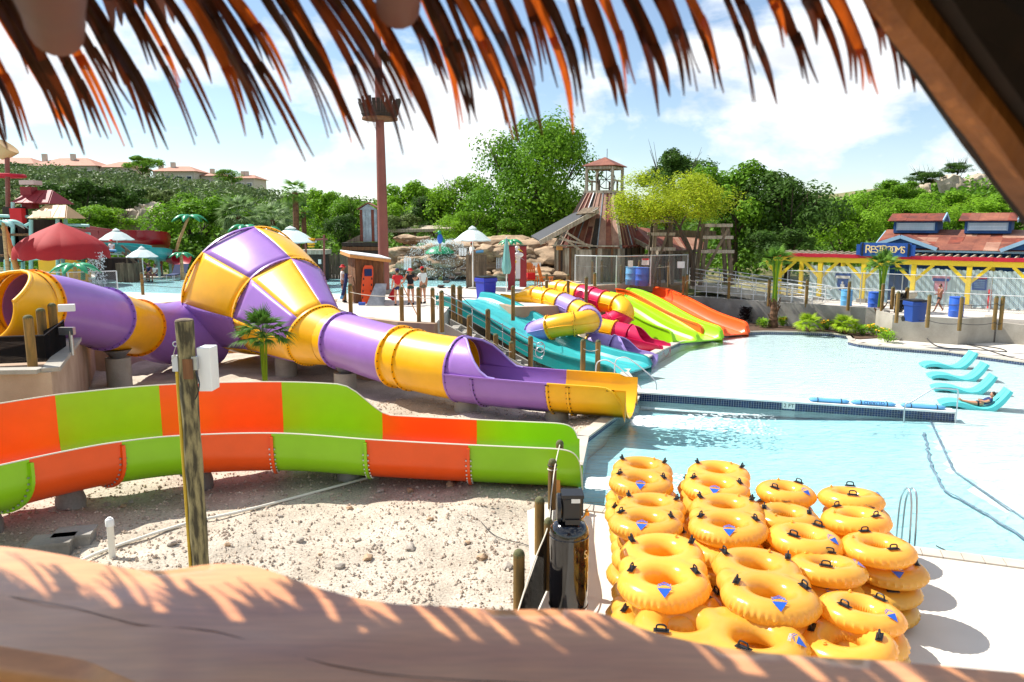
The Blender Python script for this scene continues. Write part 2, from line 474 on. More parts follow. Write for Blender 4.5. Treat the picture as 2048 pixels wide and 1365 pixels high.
def line_x(Ls, y):
    P = sorted([(p.y, p.x) for p in Ls])
    if y <= P[0][0]: return P[0][1]
    for (a, xa), (b, xb) in zip(P, P[1:]):
        if a <= y <= b: return lerp(xa, xb, (y - a) / (b - a))
    return P[-1][1] + (y - P[-1][0]) * 0.25
def floor_z(x, y):
    if y > 21.0:                                   # far pool: shallow, shelving to the right
        return lerp(-0.5, -0.17, sstep(6.5, 13.5, x))
    a = line_x(L2, y); b = line_x(L1, y)
    if x < a: return lerp(-0.62, -0.42, sstep(3, a, x))
    if x < b: return -0.30
    return -0.155
M_floor = material('pool_plaster', rgb(188, 229, 233), rgb(176, 220, 226), rough=0.7, scale=0.6, amount=0.8, fine=0.05, fscale=7)
M_beach = material('white_beach_plaster', rgb(240, 244, 244), rgb(226, 234, 236), rough=0.7, scale=0.5, amount=0.8, fine=0.03, fscale=20)
def in_poly(x, y, poly):
    c = False; n = len(poly)
    for i in range(n):
        x1, y1 = poly[i]; x2, y2 = poly[i - 1]
        if (y1 > y) != (y2 > y) and x < (x2 - x1) * (y - y1) / (y2 - y1) + x1: c = not c
    return c
fl = MB(); be = MB()
NX, NY = 100, 130
for i in range(NX):
    for j in range(NY):
        x0 = 0.8 + i * 0.27; x1 = x0 + 0.27; y0 = 4.5 + j * 0.272; y1 = y0 + 0.272
        q = [(x0, y0), (x1, y0), (x1, y1), (x0, y1)]
        t = be if ((x0 + x1) / 2 > (line_x(L1, (y0 + y1) / 2) if y0 < lerp(24.2, 21.4, min(1, max(0, (x0 - 4) / 9))) else 0)) else fl
        t.add([(x, y, floor_z(x, y)) for x, y in q], [(0, 1, 2, 3)])
def weld(o, d=0.001):
    bm = bmesh.new(); bm.from_mesh(o.data); bmesh.ops.remove_doubles(bm, verts=bm.verts, dist=d); bm.to_mesh(o.data); bm.free(); return o
weld(fl.build('pool_floor', M_floor, kind='structure', smooth=40))
weld(be.build('pool_beach', M_beach, kind='structure', smooth=40))
def ribbon(name, pts, w, z, mat, parent=None, jit=0.0, kind='structure'):
    mb = MB(); rows = []
    P = [Vector((p[0], p[1], 0)) for p in pts]
    for i, p in enumerate(P):
        t = (P[min(i + 1, len(P) - 1)] - P[max(i - 1, 0)]).normalized(); n = Vector((-t.y, t.x, 0))
        j = fbm(p.x, p.y, 3, 2.5) * jit
        zz = z(p.x, p.y) if callable(z) else z
        rows.append([(p.x + n.x * (w / 2 + j), p.y + n.y * (w / 2 + j), zz), (p.x - n.x * (w / 2 - j), p.y - n.y * (w / 2 - j), zz)])
    mb.strip(rows)
    return mb.build(name, mat, parent, smooth=0, kind=kind if parent is None else None)
def dense(pts, step=0.25):
    out = []
    for a, b in zip(pts, pts[1:]):
        a = Vector(a); b = Vector(b); n = max(1, int((b - a).length / step))
        out += [a.lerp(b, k / n) for k in range(n)]
    out.append(Vector(pts[-1])); return out
M_stepline = material('slate_blue_step_tile', rgb(96, 110, 134), rgb(150, 164, 180), rough=0.4, scale=9, amount=1.0, sharp=0.4)
ribbon('step_line', dense([(p.x - .02, p.y) for p in L1]), 0.055, -0.148, M_stepline)
ribbon('step_line', dense([(p.x - .02, p.y) for p in L2]), 0.07, -0.285, M_stepline, jit=0.07)
wm = bpy.data.materials.new('pool_water'); wm.use_nodes = True
N = wm.node_tree.nodes; Lk = wm.node_tree.links; N.clear()
o_ = N.new('ShaderNodeOutputMaterial'); tr = N.new('ShaderNodeBsdfTransparent'); tr.inputs['Color'].default_value = (0.86, 0.972, 0.98, 1)
gl = N.new('ShaderNodeBsdfGlossy'); gl.inputs['Roughness'].default_value = 0.16; gl.inputs['Color'].default_value = (1, 1, 1, 1)
fr = N.new('ShaderNodeFresnel'); fr.inputs['IOR'].default_value = 1.33
mxs = N.new('ShaderNodeMixShader'); tcw = N.new('ShaderNodeTexCoord'); mpw = N.new('ShaderNodeMapping')
mpw.inputs['Scale'].default_value = (0.55, 1.5, 1.0); mpw.inputs['Rotation'].default_value = (0, 0, R(-8))
nw = N.new('ShaderNodeTexNoise'); nw.inputs['Scale'].default_value = 3.2; nw.inputs['Detail'].default_value = 5; nw.inputs['Roughness'].default_value = 0.6; nw.inputs['Distortion'].default_value = 0.4
bw = N.new('ShaderNodeBump'); bw.inputs['Strength'].default_value = 0.55; bw.inputs['Distance'].default_value = 0.08
Lk.new(tcw.outputs['Object'], mpw.inputs['Vector']); Lk.new(mpw.outputs['Vector'], nw.inputs['Vector']); Lk.new(nw.outputs['Fac'], bw.inputs['Height'])
Lk.new(bw.outputs['Normal'], gl.inputs['Normal']); Lk.new(bw.outputs['Normal'], fr.inputs['Normal'])
Lk.new(fr.outputs[0], mxs.inputs[0]); Lk.new(tr.outputs[0], mxs.inputs[1]); Lk.new(gl.outputs[0], mxs.inputs[2]); Lk.new(mxs.outputs[0], o_.inputs['Surface'])
M_water = wm
def poly_fill(name, poly, z, mat, kind='structure'):
    bm = bmesh.new(); vs = [bm.verts.new((p[0], p[1], z)) for p in poly]
    es = [bm.edges.new((vs[i], vs[(i + 1) % len(vs)])) for i in range(len(vs))]
    bmesh.ops.triangle_fill(bm, edges=es, use_beauty=True)
    for f in bm.faces:
        if f.normal.z < 0: f.normal_flip()
    me = bpy.data.meshes.new(name); bm.to_mesh(me); bm.free()
    return link_mesh(name, me, mat, None, kind=kind)
POOL_OUT = POOL
water = poly_fill('pool_water', POOL_OUT, WATER_Z, M_water)
M_foam = material('white_foam', rgb(246, 250, 250), rgb(232, 244, 246), rough=0.6, scale=5, trans=0.3)
def foam(name, cx, cy, dx, dy, n, spread, seed):
    r = random.Random(seed); mb = MB()
    for i in range(n):
        t = r.random() ** 1.3; s = (r.random() - .5) * (0.5 + t * spread)
        x = cx + dx * t - dy * s; y = cy + dy * t + dx * s * 0.5
        k = r.uniform(0.015, 0.07) * (1.25 - t)
        a = r.random() * 6.28
        z = WATER_Z + 0.004 + r.random() * 0.03 * (1 - t)
        mb.add([(x + math.cos(a + q * 1.257) * k * 1.8, y + math.sin(a + q * 1.257) * k, z) for q in range(5)], [(0, 1, 2, 3, 4)])
    return mb.build(name, M_foam, smooth=0, kind='stuff')
tag(foam('foam', 1.75, 16.1, 2.6, -0.2, 900, 1.0, 3), 'white churned foam below the lime green flume mouth', 'foam')
tag(foam('foam', 3.6, 21.5, 4.2, -0.3, 900, 0.8, 4), 'white streaks of foam spreading from the yellow flume mouth', 'foam')
# decks, walls
near_deck = sheet('pool_deck', [(0.30, 3), (0.30, 14.2), (1.1, 14.9)] + [(1.30, 14.55), (8.6, 11.9), (27, 4.6), (40, -1), (40, -6), (0.3, -6)], 0.0, M_deck)
sheet('far_deck', [p for p in PF[5:13]] + [(60, 15), (60, 33), (27, 32), (24.4, 34.9), (23.2, 35.75), (21.1, 35.0), (18.75, 36.6), (18.6, 37.4), (17.0, 36.9)][0:9], 0.0, M_deck)
UP = [(-70, 31.8), (-17.2, 31.8), (-17.0, 36.5), (-15.6, 38.4), (-9.0, 38.2), (-8.2, 33.2), (-6.7, 31.0), (-4.35, 29.2), (-2.95, 28.6), (-2.9, 36.0), (-1.4, 37.9), (0.05, 34.6), (2.1, 35.2), (3.3, 38.6), (4.6, 46.6), (8.2, 49.2), (11.2, 49.2), (11.5, 58), (-70, 58)]
mb = MB(); mb.prism(UP, -0.7, 1.85)
updeck = mb.build('upper_deck', M_updeck, smooth=0, kind='structure')
mb = MB(); mb.prism([(11.3, 46.4), (19.6, 39.7), (18.85, 36.75), (21.1, 35.2), (23.25, 36.0), (24.6, 35.0), (27.5, 32.6), (70, 32), (70, 60), (11.3, 60)], -0.7, 1.15)
mb.build('terrace', M_updeck, smooth=0, kind='structure')
SOIL = [(11.9, 39.35), (13.5, 39.65), (15.2, 39.5), (16.7, 39.05), (17.3, 38.0), (16.95, 36.9), (17.2, 36.7), (18.7, 37.2), (18.9, 38.6), (10.6, 45.6), (9.4, 45)]
sheet('planting_bed', SOIL, 0.03, M_soil)
def wall_run(name, pts, h0, h1, t, mat, label, cap=True):
    mb = MB()
    P = [Vector((p[0], p[1], 0)) for p in pts]; n = len(P)
    fr_, bk = [], []
    for i in range(n):
        d = (P[min(i + 1, n - 1)] - P[max(i - 1, 0)]).normalized(); nn = Vector((-d.y, d.x, 0))
        fr_.append(P[i] - nn * 0); bk.append(P[i] + nn * t)
    for i in range(n - 1):
        hh = lambda q: h1[q] if isinstance(h1, (list, tuple)) else h1
        vs = [(fr_[i].x, fr_[i].y, h0), (fr_[i + 1].x, fr_[i + 1].y, h0), (bk[i + 1].x, bk[i + 1].y, h0), (bk[i].x, bk[i].y, h0),
              (fr_[i].x, fr_[i].y, hh(i)), (fr_[i + 1].x, fr_[i + 1].y, hh(i + 1)), (bk[i + 1].x, bk[i + 1].y, hh(i + 1)), (bk[i].x, bk[i].y, hh(i))]
        fs = [(0, 1, 5, 4), (4, 5, 6, 7), (2, 3, 7, 6)]
        if i == 0: fs.append((0, 4, 7, 3))
        if i == n - 2: fs.append((1, 2, 6, 5))
        mb.add(vs, fs)
    o = mb.build(name, mat, smooth=20)
    tag(o, label, 'wall')
    return o
wall_run('retaining_wall', [(10.55, 46.8), (11.0, 45.3), (14.5, 42.55), (19.05, 38.95), (18.95, 38.0)], -0.3, 1.3, 0.3, M_concrete_w, 'long grey stained concrete retaining wall behind the planting bed and palms')
wall_run('terrace_wall', [(18.85, 38.6), (18.72, 36.62), (21.08, 35.05), (23.25, 35.8), (23.5, 36.6)], -0.3, 1.24, 0.25, M_concrete, 'angular pale concrete terrace wall with posts on its rim')
wall_run('ramp_wall', [(23.3, 35.75), (24.6, 34.7), (27.3, 32.35), (34, 30.5)], -0.3, [1.0, 0.9, 0.55, 0.5], 0.25, M_concrete, 'low sloping concrete wall running out right of the terrace')
wall_run('deck_wall', [(-22, 31.6), (-17.1, 31.55), (-16.8, 36.4), (-15.4, 38.2), (-9.1, 38.0), (-8.35, 33.1), (-6.85, 30.85), (-4.45, 29.0), (-2.98, 28.4)], -0.7, 1.87, 0.3, M_concrete_tan, 'tan concrete wall below the upper deck, behind the purple tube')
wall_run('slide_block_wall', [(-1.35, 37.6), (0.0, 34.3), (2.2, 34.9), (3.45, 38.5), (4.75, 46.4), (8.25, 48.9), (11.0, 48.9)], -0.7, 1.87, 0.3, M_concrete_tan, 'tan block wall under the starts of the small tube slides')
M_gravel = material('crushed_limestone', rgb(194, 183, 166), rgb(158, 145, 128), rough=0.95, scale=1.1, amount=0.9, bump=1.0, bscale=26, fine=0.32, fscale=24)
def left_x(y):
    if y < PL[0][1]: return 0.32 if y < 14.2 else 0.9
    for (xa, a), (xb, b) in zip(PL, PL[1:]):
        if a <= y <= b: return lerp(xa, xb, (y - a) / (b - a)) - 0.38
    return 11.5
def gravel_z(x, y):
    d = sstep(0.0, 1.6, left_x(y) - x)
    m = fbm(x, y, 1, 0.35) * 0.16 + fbm(x, y, 2, 1.7) * 0.04
    hollow = -0.30 * sstep(17.0, 20.0, y) * d
    berm = 0.16 * math.exp(-((y - 13.6) / 1.1) ** 2) * sstep(2.5, 4.0, x + 6) * d
    return -0.06 + m * d + hollow + berm - 0.25 * sstep(24, 31, y) * d
mb = MB(); rows = []
for j in range(150):
    y = 2.0 + 46 * (j / 149) ** 1.25
    xr = left_x(y); row = []
    for i in range(150):
        t = i / 149
        x = lerp(-26, xr, t ** 0.8)
        row.append((x, y, gravel_z(x, y) + fbm(x, y, 5, 6) * 0.018))
    rows.append(row)
mb.strip(rows)
gravel = mb.build('gravel_ground', M_gravel, kind='structure', smooth=60)
def rock_mesh(name, seed, sx=1, sy=1, sz=0.7, sub=2, amp=0.28):
    bm = bmesh.new(); bmesh.ops.create_icosphere(bm, subdivisions=sub, radius=1)
    for v in bm.verts:
        k = 1 + mnoise.noise(v.co * 1.3 + Vector((seed * 7.1, 0, 0))) * amp * 1.6 + mnoise.noise(v.co * 3 + Vector((0, seed * 3.3, 0))) * amp * 0.5
        v.co = Vector((v.co.x * sx, v.co.y * sy, v.co.z * sz)) * k
    me = bpy.data.meshes.new(name); bm.to_mesh(me); bm.free()
    me.polygons.foreach_set('use_smooth', [True] * len(me.polygons)); me.set_sharp_from_angle(angle=R(28))
    return me
M_stoneA = material('tan_stone', rgb(196, 168, 138), rgb(166, 134, 102), rough=0.9, scale=3, amount=1, bump=0.4, bscale=14)
M_stoneB = material('grey_stone', rgb(188, 176, 162), rgb(156, 144, 130), rough=0.9, scale=3, amount=1, bump=0.4, bscale=14)
pebs = MB(); r = random.Random(11)
oct_f = [(0, 2, 4), (2, 1, 4), (1, 3, 4), (3, 0, 4), (2, 0, 5), (1, 2, 5), (3, 1, 5), (0, 3, 5)]
for i in range(26000):
    y = 9.5 + 16 * r.random() ** 1.5; x = lerp(-11.5, left_x(y) - .1, r.random())
    s = 0.011 + 0.04 * r.random() ** 4
    z = gravel_z(x, y) + s * 0.25; a = r.random() * 3.14; ca, sa = math.cos(a), math.sin(a)
    e = [(1, 0, 0), (-1, 0, 0), (0, .75, 0), (0, -.75, 0), (0, 0, .7), (0, 0, -.6)]
    pebs.add([(x + (p[0] * ca - p[1] * sa) * s * r.uniform(.7, 1.2), y + (p[0] * sa + p[1] * ca) * s * r.uniform(.7, 1.2), z + p[2] * s) for p in e], oct_f)
M_pebble = material('mixed_pebbles', rgb(204, 188, 170), rgb(164, 142, 122), rough=0.95, scale=2, amount=1, island=0.35)
pb = pebs.build('loose_gravel', M_pebble, smooth=0, kind='stuff')
tag(pb, 'loose crushed stones scattered over the pale gravel pit', 'gravel')
shapes = [rock_mesh('stone', k, 1, r.uniform(.7, 1), r.uniform(.5, .8), 2) for k in range(5)]
for k, me in enumerate(shapes): me.materials.append(M_stoneA if k % 2 else M_stoneB)
stone_px = [(760, 1085), (965, 1110), (950, 1115), (935, 1085), (820, 1090), (345, 1100), (860, 1045), (680, 1130), (735, 1110), (1015, 1130), (990, 1080), (455, 1100), (600, 1075), (640, 1100), (560, 1030), (880, 1020), (700, 1010), (150, 1000), (60, 1030), (105, 1025), (215, 1000), (245, 1003), (260, 992), (820, 975), (860, 985), (760, 975), (900, 968), (800, 815), (845, 825), (880, 822), (760, 800), (980, 838), (930, 830), (1010, 845)]
for i, (u, v) in enumerate(stone_px):
    p = G(u, v, 0.0)
    o = bpy.data.objects.new('stone', shapes[i % 5]); C.objects.link(o)
    s = r.uniform(0.04, 0.1)
    o.scale = (s, s, s); o.rotation_euler = (r.uniform(-.4, .4), r.uniform(-.4, .4), r.random() * 6)
    o.location = (p.x, p.y, gravel_z(p.x, p.y) + s * 0.3)
    o.parent = gravel
M_coping = material('cast_coping', rgb(196, 186, 172), rgb(170, 160, 146), rough=0.8, scale=2, amount=0.8, bump=0.15, bscale=40)
def coping(name, pts, label, w=0.36, z=0.0, side=1, tiles=True, rows_=2, th=0.06, slab=0.9, tile_h=0.05):
    t = thing(name, label, 'pool coping', (pts[0][0], pts[0][1], z))
    P = dense([(p[0], p[1], 0) for p in pts], slab)
    for a, b in zip(P, P[1:]):
        d = (b - a); L = d.length
        if L < 0.05: continue
        d = d / L; n = Vector((-d.y, d.x, 0)) * side
        m = Matrix((d, n, Vector((0, 0, 1)))).transposed()
        MB().box((a + b) / 2 + n * w / 2 + Vector((0, 0, z - th / 2 + .03)), (L - 0.012, w, th), M=m).flat('coping_slab', M_coping, t)
    if tiles:
        tb = MB(); gb = MB()
        for a, b in zip(P, P[1:]):
            d = (b - a); L = d.length
            if L < 0.05: continue
            d = d / L; n = Vector((-d.y, d.x, 0)) * side
            m = Matrix((d, n, Vector((0, 0, 1)))).transposed()
            gb.box((a + b) / 2 + n * 0.05 + Vector((0, 0, z - 0.33)), (L, 0.06, 0.58), M=m)
            k = max(1, int(L / 0.095)); st = L / k
            for q in range(k):
                for rr in range(rows_):
                    tb.box(a + d * (st * (q + .5)) + n * 0.02 + Vector((0, 0, z - 0.055 - rr * (tile_h + .012))), (st - 0.012, 0.012, tile_h), M=m)
        gb.flat('tile_backing', M_grout, t)
        tb.build('tiles', M_tile, t, smooth=0, kind='stuff')
    return t
coping('pool_coping', PL[:3], 'pale coping with blue tiles beside the lime green flume mouth', side=1)
coping('pool_coping', PL[2:5], 'short coping with blue tiles between lime green and yellow flume mouths', side=1)
coping('pool_coping', PL[4:8], 'coping beside the mouths of the yellow and teal slides', side=1)
coping('pool_coping', PL[7:], 'coping with navy tiles along the small slides, far left rim of the pool', side=1)
coping('pool_coping', [PL[-1]] + PF[:6], 'curved coping with navy tiles in front of the planting bed', side=1, w=0.3)
coping('pool_coping', PF[5:11] + [(22.6, 28.2)], 'curved coping with navy tiles below the terrace wall', side=1, w=0.5)
coping('pool_coping', [(1.30, 14.55), (8.6, 11.9), (14.5, 9.55)], 'pale near coping between the pool and the stacked tubes', side=-1, w=0.32, tiles=False, slab=0.3)
a = G(1270, 800, WATER_Z); b = G(1908, 842, WATER_Z)
dv = thing('pool_divider_wall', 'low white topped wall with navy tiles dividing the pool, marked 2 FT', 'pool wall', (a.x, a.y, WATER_Z))
d = (b - a).normalized(); n = Vector((-d.y, d.x, 0)); Ld = (b - a).length
mdir = Matrix((d, n, Vector((0, 0, 1)))).transposed()
HT = 0.25
MB().box(a + d * Ld / 2 + n * 0.22 + V(0, 0, 0.0), (Ld, 0.40, 2 * HT - 0.05), M=mdir).flat('core', M_grout, dv)
MB().box(a + d * Ld / 2 + n * 0.20 + V(0, 0, HT + 0.002), (Ld + .02, 0.46, 0.055), M=mdir).flat('top_slab', M_white, dv)
tb = MB(); k = int(Ld / 0.076); st = Ld / k
lab0 = (1568 - 1270) / (1908 - 1270); sx0 = None
p2 = G(1578, 822, WATER_Z); q2 = (p2 - a).dot(d)
for q in range(k):
    xx = st * (q + .5)
    for rr in range(4):
        if abs(xx - q2) < 0.19 and rr in (0, 1, 2): continue
        tb.box(a + d * xx + n * 0.012 + V(0, 0, HT - 0.05 - rr * 0.066), (st - 0.011, 0.016, 0.056), M=mdir)
for rr in range(4):
    for q in range(4):
        tb.box(a + d * (Ld + 0.008) + n * (0.07 + q * .1) + V(0, 0, HT - 0.05 - rr * 0.066), (0.016, 0.086, 0.056), M=mdir)
tb.build('tiles', M_tile, dv, smooth=0, kind='stuff')
pl = MB().box(a + d * q2 + n * 0.012 + V(0, 0, HT - 0.12), (0.36, 0.02, 0.2), M=mdir).flat('depth_plate', M_white, dv)
def text(s, name, mat, parent, loc, M3, size, extrude=0.004, align='CENTER', local=False):
    cu = bpy.data.curves.new(name, 'FONT'); cu.body = s; cu.size = size; cu.extrude = extrude
    cu.align_x = align; cu.align_y = 'CENTER'; cu.resolution_u = 3
    f = bpy.data.objects.new(name, cu)
    me = bpy.data.meshes.new_from_object(f)
    bpy.data.objects.remove(f); bpy.data.curves.remove(cu)
    me.materials.clear(); me.materials.append(mat)
    o = bpy.data.objects.new(name, me); C.objects.link(o)
    m4 = M3.to_4x4(); m4.translation = Vector(loc)
    if parent is not None:
        o.parent = parent
        if not local: m4.translation = Vector(loc) - WL[parent.name]
    o.matrix_local = m4
    return o
def facing(dirx, up=(0, 0, 1)):
    """rotation whose local x runs along dirx and local y along up (text faces the viewer)"""
    x = Vector(dirx).normalized(); y = Vector(up); y = (y - x * y.dot(x)).normalized(); z = x.cross(y)
    return Matrix((x, y, z)).transposed()
text('2 FT', 'lettering', M_black, pl, a + d * q2 - n * 0.004 + V(0, 0, HT - 0.12), facing(d), 0.17, 0.003)
def rescue_tube(u0, u1, label, guard=False, flip=1):
    s0 = (G(u0, 812, .2) - a).dot(d); s1 = (G(u1, 830, .2) - a).dot(d)
    c0 = a + d * s0 + n * 0.2; c1 = a + d * s1 + n * 0.2; zt = WATER_Z + HT + 0.035
    t = thing('rescue_tube', label, 'rescue tube', ((c0.x + c1.x) / 2, (c0.y + c1.y) / 2, zt + WATER_Z * 0), 'blue rescue tubes on the divider wall')
    mb = MB(); rows = []
    Lr = s1 - s0
    for i in range(13):
        q = i / 12; w = 0.085 * min(1, (min(q, 1 - q) * 9 + 0.25)); h = 0.062 * min(1, (min(q, 1 - q) * 9 + 0.35))
        c = a + d * (s0 + Lr * q) + n * 0.2 + V(0, 0, zt - a.z + 0.05)
        rows.append([tuple(c + n * (math.cos(th) * w * (1.5)) + V(0, 0, math.sin(th) * h)) for th in [k * 2 * math.pi / 12 for k in range(12)]])
    mb.strip(rows, closed=True)
    mb.build('foam_body', M_bluefoam, t, smooth=50)
    for q in (0.22, 0.8):
        c = a + d * (s0 + Lr * q) + n * 0.2 + V(0, 0, zt - a.z + 0.05)
        pts = [c + n * (math.cos(th) * 0.135) + V(0, 0, math.sin(th) * 0.07) for th in [k * 2 * math.pi / 14 for k in range(14)]]
        MB().tube(pts, 0.012, 6, closed=True).build('strap', M_blackm, t)
    if guard:
        text('GUARD', 'lettering', M_navy, t, a + d * (s0 + Lr * .5) - n * 0.0 + V(0, 0, zt - a.z + 0.105), facing(-d, (n * -0.75 + V(0, 0, -0.66))), 0.17, 0.004)
    return t
rescue_tube(1622, 1714, 'pale blue rescue tube lying left end of the three on the divider wall')
rescue_tube(1706, 1808, 'blue rescue tube printed GUARD, the middle one on the divider wall', True)
rescue_tube(1802, 1906, 'blue rescue tube at the right end of the divider wall, behind the rail')
def rail_loop(name, pts, r, label, mat=M_steel, cat='handrail'):
    o = MB().tube(bez(pts, 7), r, 8).build(name, mat, smooth=60)
    return tag(o, label, cat)
p0 = G(1806, 838, WATER_Z); p1 = G(1907, 842, WATER_Z)
hr = rail_loop('grab_rail', [p0 + V(0, -.06, -.1), p0 + V(0, -.06, .42), p0.lerp(p1, .1) + V(0, -.06, .52), p0.lerp(p1, .5) + V(0, -.06, .93), p0.lerp(p1, .62) + V(0, -.06, .98), p0.lerp(p1, .92) + V(0, -.06, .96), p1 + V(0.02, -.06, .86), p1 + V(0.02, -.06, -.1)], 0.022, 'bent steel grab rail standing at the right end of the divider wall')
lb = G(1818, 1078, 0)
lad = thing('pool_ladder_rail', 'pair of curved steel ladder rails at the near pool edge right of the tubes', 'handrail', lb)
for dx in (0.0, 0.1):
    e = lb + V(dx, 0.02, 0)
    MB().tube(bez([e + V(0, -.04, -.15), e + V(0, -.02, .5), e + V(0.0, .03, .78), e + V(0.0, .14, .88), e + V(0.02, .3, .8), e + V(0.02, .42, .5), e + V(0.02, .45, -.4)], 7), 0.02, 8).build('rail', M_steel, lad, smooth=60)
# water slides
def frames(pts):
    """position, lateral (to the left of travel), along"""
    out = []; n = len(pts)
    for i in range(n):
        t = (pts[min(i + 1, n - 1)] - pts[max(i - 1, 0)]).normalized()
        l = Vector((-t.y, t.x, 0)).normalized()
        out.append((pts[i], l, t))
    return out
def u_flange(p, l, t, w, h, rb, off=.1, wid=.03, n=18):
    """collar that follows the outside of an open flume"""
    sec = [(w, h - .06)] + [((w - rb) * (1 if 2 * k < n else -1 if 2 * k > n else 0) + rb * math.cos(math.pi * k / n), rb - rb * math.sin(math.pi * k / n)) for k in range(n + 1)] + [(-w, h - .06)]
    f = lambda o: [(x * (w + o) / w, z - o * max(0, 1 - z / rb)) for x, z in sec]
    rows = [[p + t * q + l * x + V(0, 0, z) for x, z in f(off) + list(reversed(f(.02)))] for q in (-wid, wid)]
    mb = MB(); mb.strip(rows, closed=True); m = len(rows[0])
    for rr, s in ((rows[0], 1), (rows[1], -1)):
        b = len(mb.v); mb.v.extend([tuple(x) for x in rr])
        for j in range(m // 2 - 1):
            q = (b + j, b + j + 1, b + m - 2 - j, b + m - 1 - j); mb.f.append(q if s > 0 else tuple(reversed(q)))
    return mb, [p + l * x + V(0, 0, z) for x, z in f(off * .6)]
def u_section(w, hl, hr, th=0.035, rim=0.07, nb=14, flat=0.0, rbm=0.62):
    """open flume cross-section as a closed loop of (lateral, up); lateral>0 is left"""
    inner = []
    rb = min(w - flat, rbm)
    inner.append((w, hl))
    for k in range(nb + 1):
        a = math.pi * k / nb
        cx = (w - rb) * math.cos(a) if False else (w - rb) * (1 if a < math.pi / 2 else -1)
        x = cx + rb * math.cos(a); z = rb - rb * math.sin(a)
        if abs(a - math.pi / 2) < 1e-6: x = 0.0
        inner.append((x, z))
    inner.append((-w, hr))
    outer = []
    rim_l = [(w + rim, hl), (w + rim, hl - 0.05), (w + th, hl - 0.05)]
    rim_r = [(-w - th, hr - 0.05), (-w - rim, hr - 0.05), (-w - rim, hr)]
    for (x, z) in inner[1:-1]:
        k = (w + th) / w
        outer.append((x * k, z - th))
    loop = inner + list(reversed(rim_r)) + list(reversed(outer)) + list(reversed(rim_l))
    return loop
def sweep_flume(mb, fr, sec_fn):
    rows = []
    for i, (p, l, t) in enumerate(fr):
        s = sec_fn(i)
        rows.append([p + l * x + V(0, 0, z) for (x, z) in s])
    rows = [list(reversed(r_)) for r_ in rows]
    mb.strip(rows, closed=True)
    n = len(rows[0])
    b = len(mb.v)
    for rr, rev in ((rows[0], False), (rows[-1], True)):
        b = len(mb.v); mb.v.extend([tuple(p) for p in rr])
        m = n // 2
        for k in range(m - 1):
            q = (b + k, b + k + 1, b + n - 2 - k, b + n - 1 - k)
            mb.f.append(q if rev else tuple(reversed(q)))
    return mb
def arclen(pts):
    s = [0.0]
    for a, b in zip(pts, pts[1:]): s.append(s[-1] + (b - a).length)
    return s
# lime and orange open flume in front
near = [(-420, 1020, 9.4), (-200, 975, 10.9), (0, 931, 12.5), (120, 905, 13.45), (240, 884, 14.25), (374, 871, 14.9), (562, 867, 15.25), (750, 880, 15.3), (937, 890, 15.25), (1114, 898, 15.15), (1166, 901, 15.12)]
rim = bez([D(u, v, Y) for u, v, Y in near], 10)
us = []
for i in range(len(near) - 1):
    us += [lerp(near[i][0], near[i + 1][0], k / 10) for k in range(10)]
us.append(near[-1][0])
HN = 0.95
fr0 = frames(rim)
cen = [p + l * 1.0 + V(0, 0, -HN) for p, l, t in fr0]
fr = [(p - t * .36 * (1 - sstep(330, 620, u)), l - t * .36 * (1 - sstep(330, 620, u)), t) for (p, l, t), u in zip(frames(cen), us)]
def far_extra(u):
    return 0.66 * (1 - sstep(640, 750, u)) if u < 750 else 0.0
def lip(u):
    if u < 1105: return 1.0
    q = min(1.0, (u - 1105) / 61); return max(0.10, math.sqrt(max(0.0, 1 - q ** 2.6)))
slide_a = thing('water_slide', 'open flume slide of lime green and orange segments crossing the gravel to the pool', 'water slide', (cen[-1].x, cen[-1].y, 0))
cuts = [-999, 50, 240, 390, 557, 746, 937, 2000]
bolt_a = MB()
for k in range(7):
    idx = [i for i, u in enumerate(us) if cuts[k] - 0.01 <= u <= cuts[k + 1] + 0.01]
    if k > 0 and us[idx[0]] > cuts[k] + .02: idx = [idx[0] - 1] + idx
    sub = [fr[i] for i in idx]; su = [us[i] for i in idx]
    if k == 6:
        pass
    mat = M_green if k % 2 == 0 else M_orange
    mb = MB()
    sweep_flume(mb, sub, lambda i: u_section(1.0, (HN + far_extra(su[i])) * (lip(su[i]) if su[i] > 1105 else 1), HN * lip(su[i]), rim=0.05))
    seg = mb.build('flume_segment', mat, slide_a, smooth=35)
    if k < 6:
        p, l, t = sub[-1]
        fb, bp_ = u_flange(p, l, t, 1.0, HN, .62)
        fb.build('flange', mat, slide_a, smooth=30)
        for pp in bp_[1:-1]:
            for q in (-0.05, 0.05): bolt_a.box(pp + t * q, (0.03, 0.03, 0.03))
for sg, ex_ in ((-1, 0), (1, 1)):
    MB().tube([p + l * sg * 1.03 + V(0, 0, (HN + ex_ * far_extra(u)) * lip(u) + .004) for (p, l, t), u in zip(fr, us) if u > -300], .02, 6).build('rim_highlight', M_rim_light, slide_a, smooth=50)  # pale tubes painted as sun catching the rims
bolt_a.build('bolts', M_steel, slide_a, smooth=0, kind='stuff')
for i in (25, 37, 52, 66, 80, 90):
    if i >= len(fr): continue
    p, l, t = fr[i]
    zt = gravel_z(p.x, p.y)
    mb = MB(); h = p.z - 0.05 - zt + 0.25
    mb.lathe([(0.28, 0), (0.28, h * .6), (0.2, h)], 14, (p.x, p.y, zt - 0.25))
    mb.build('pedestal', M_concrete_w, slide_a, smooth=40)
sp = MB(); p = G(1140, 1000, 0)
MB().box((1.15, 16.2, -0.12), (0.5, 1.9, 0.28)).flat('footing', M_concrete_w, slide_a)
wt = MB()      # sheet of water running out of the flume
fe = frames(cen)[-9:]
wt.strip([[p + l * x + V(0, 0, 0.035 + 0.12 * abs(x / .75) ** 4) for x in [-.75 + k * .15 for k in range(11)]] for p, l, t in fe])
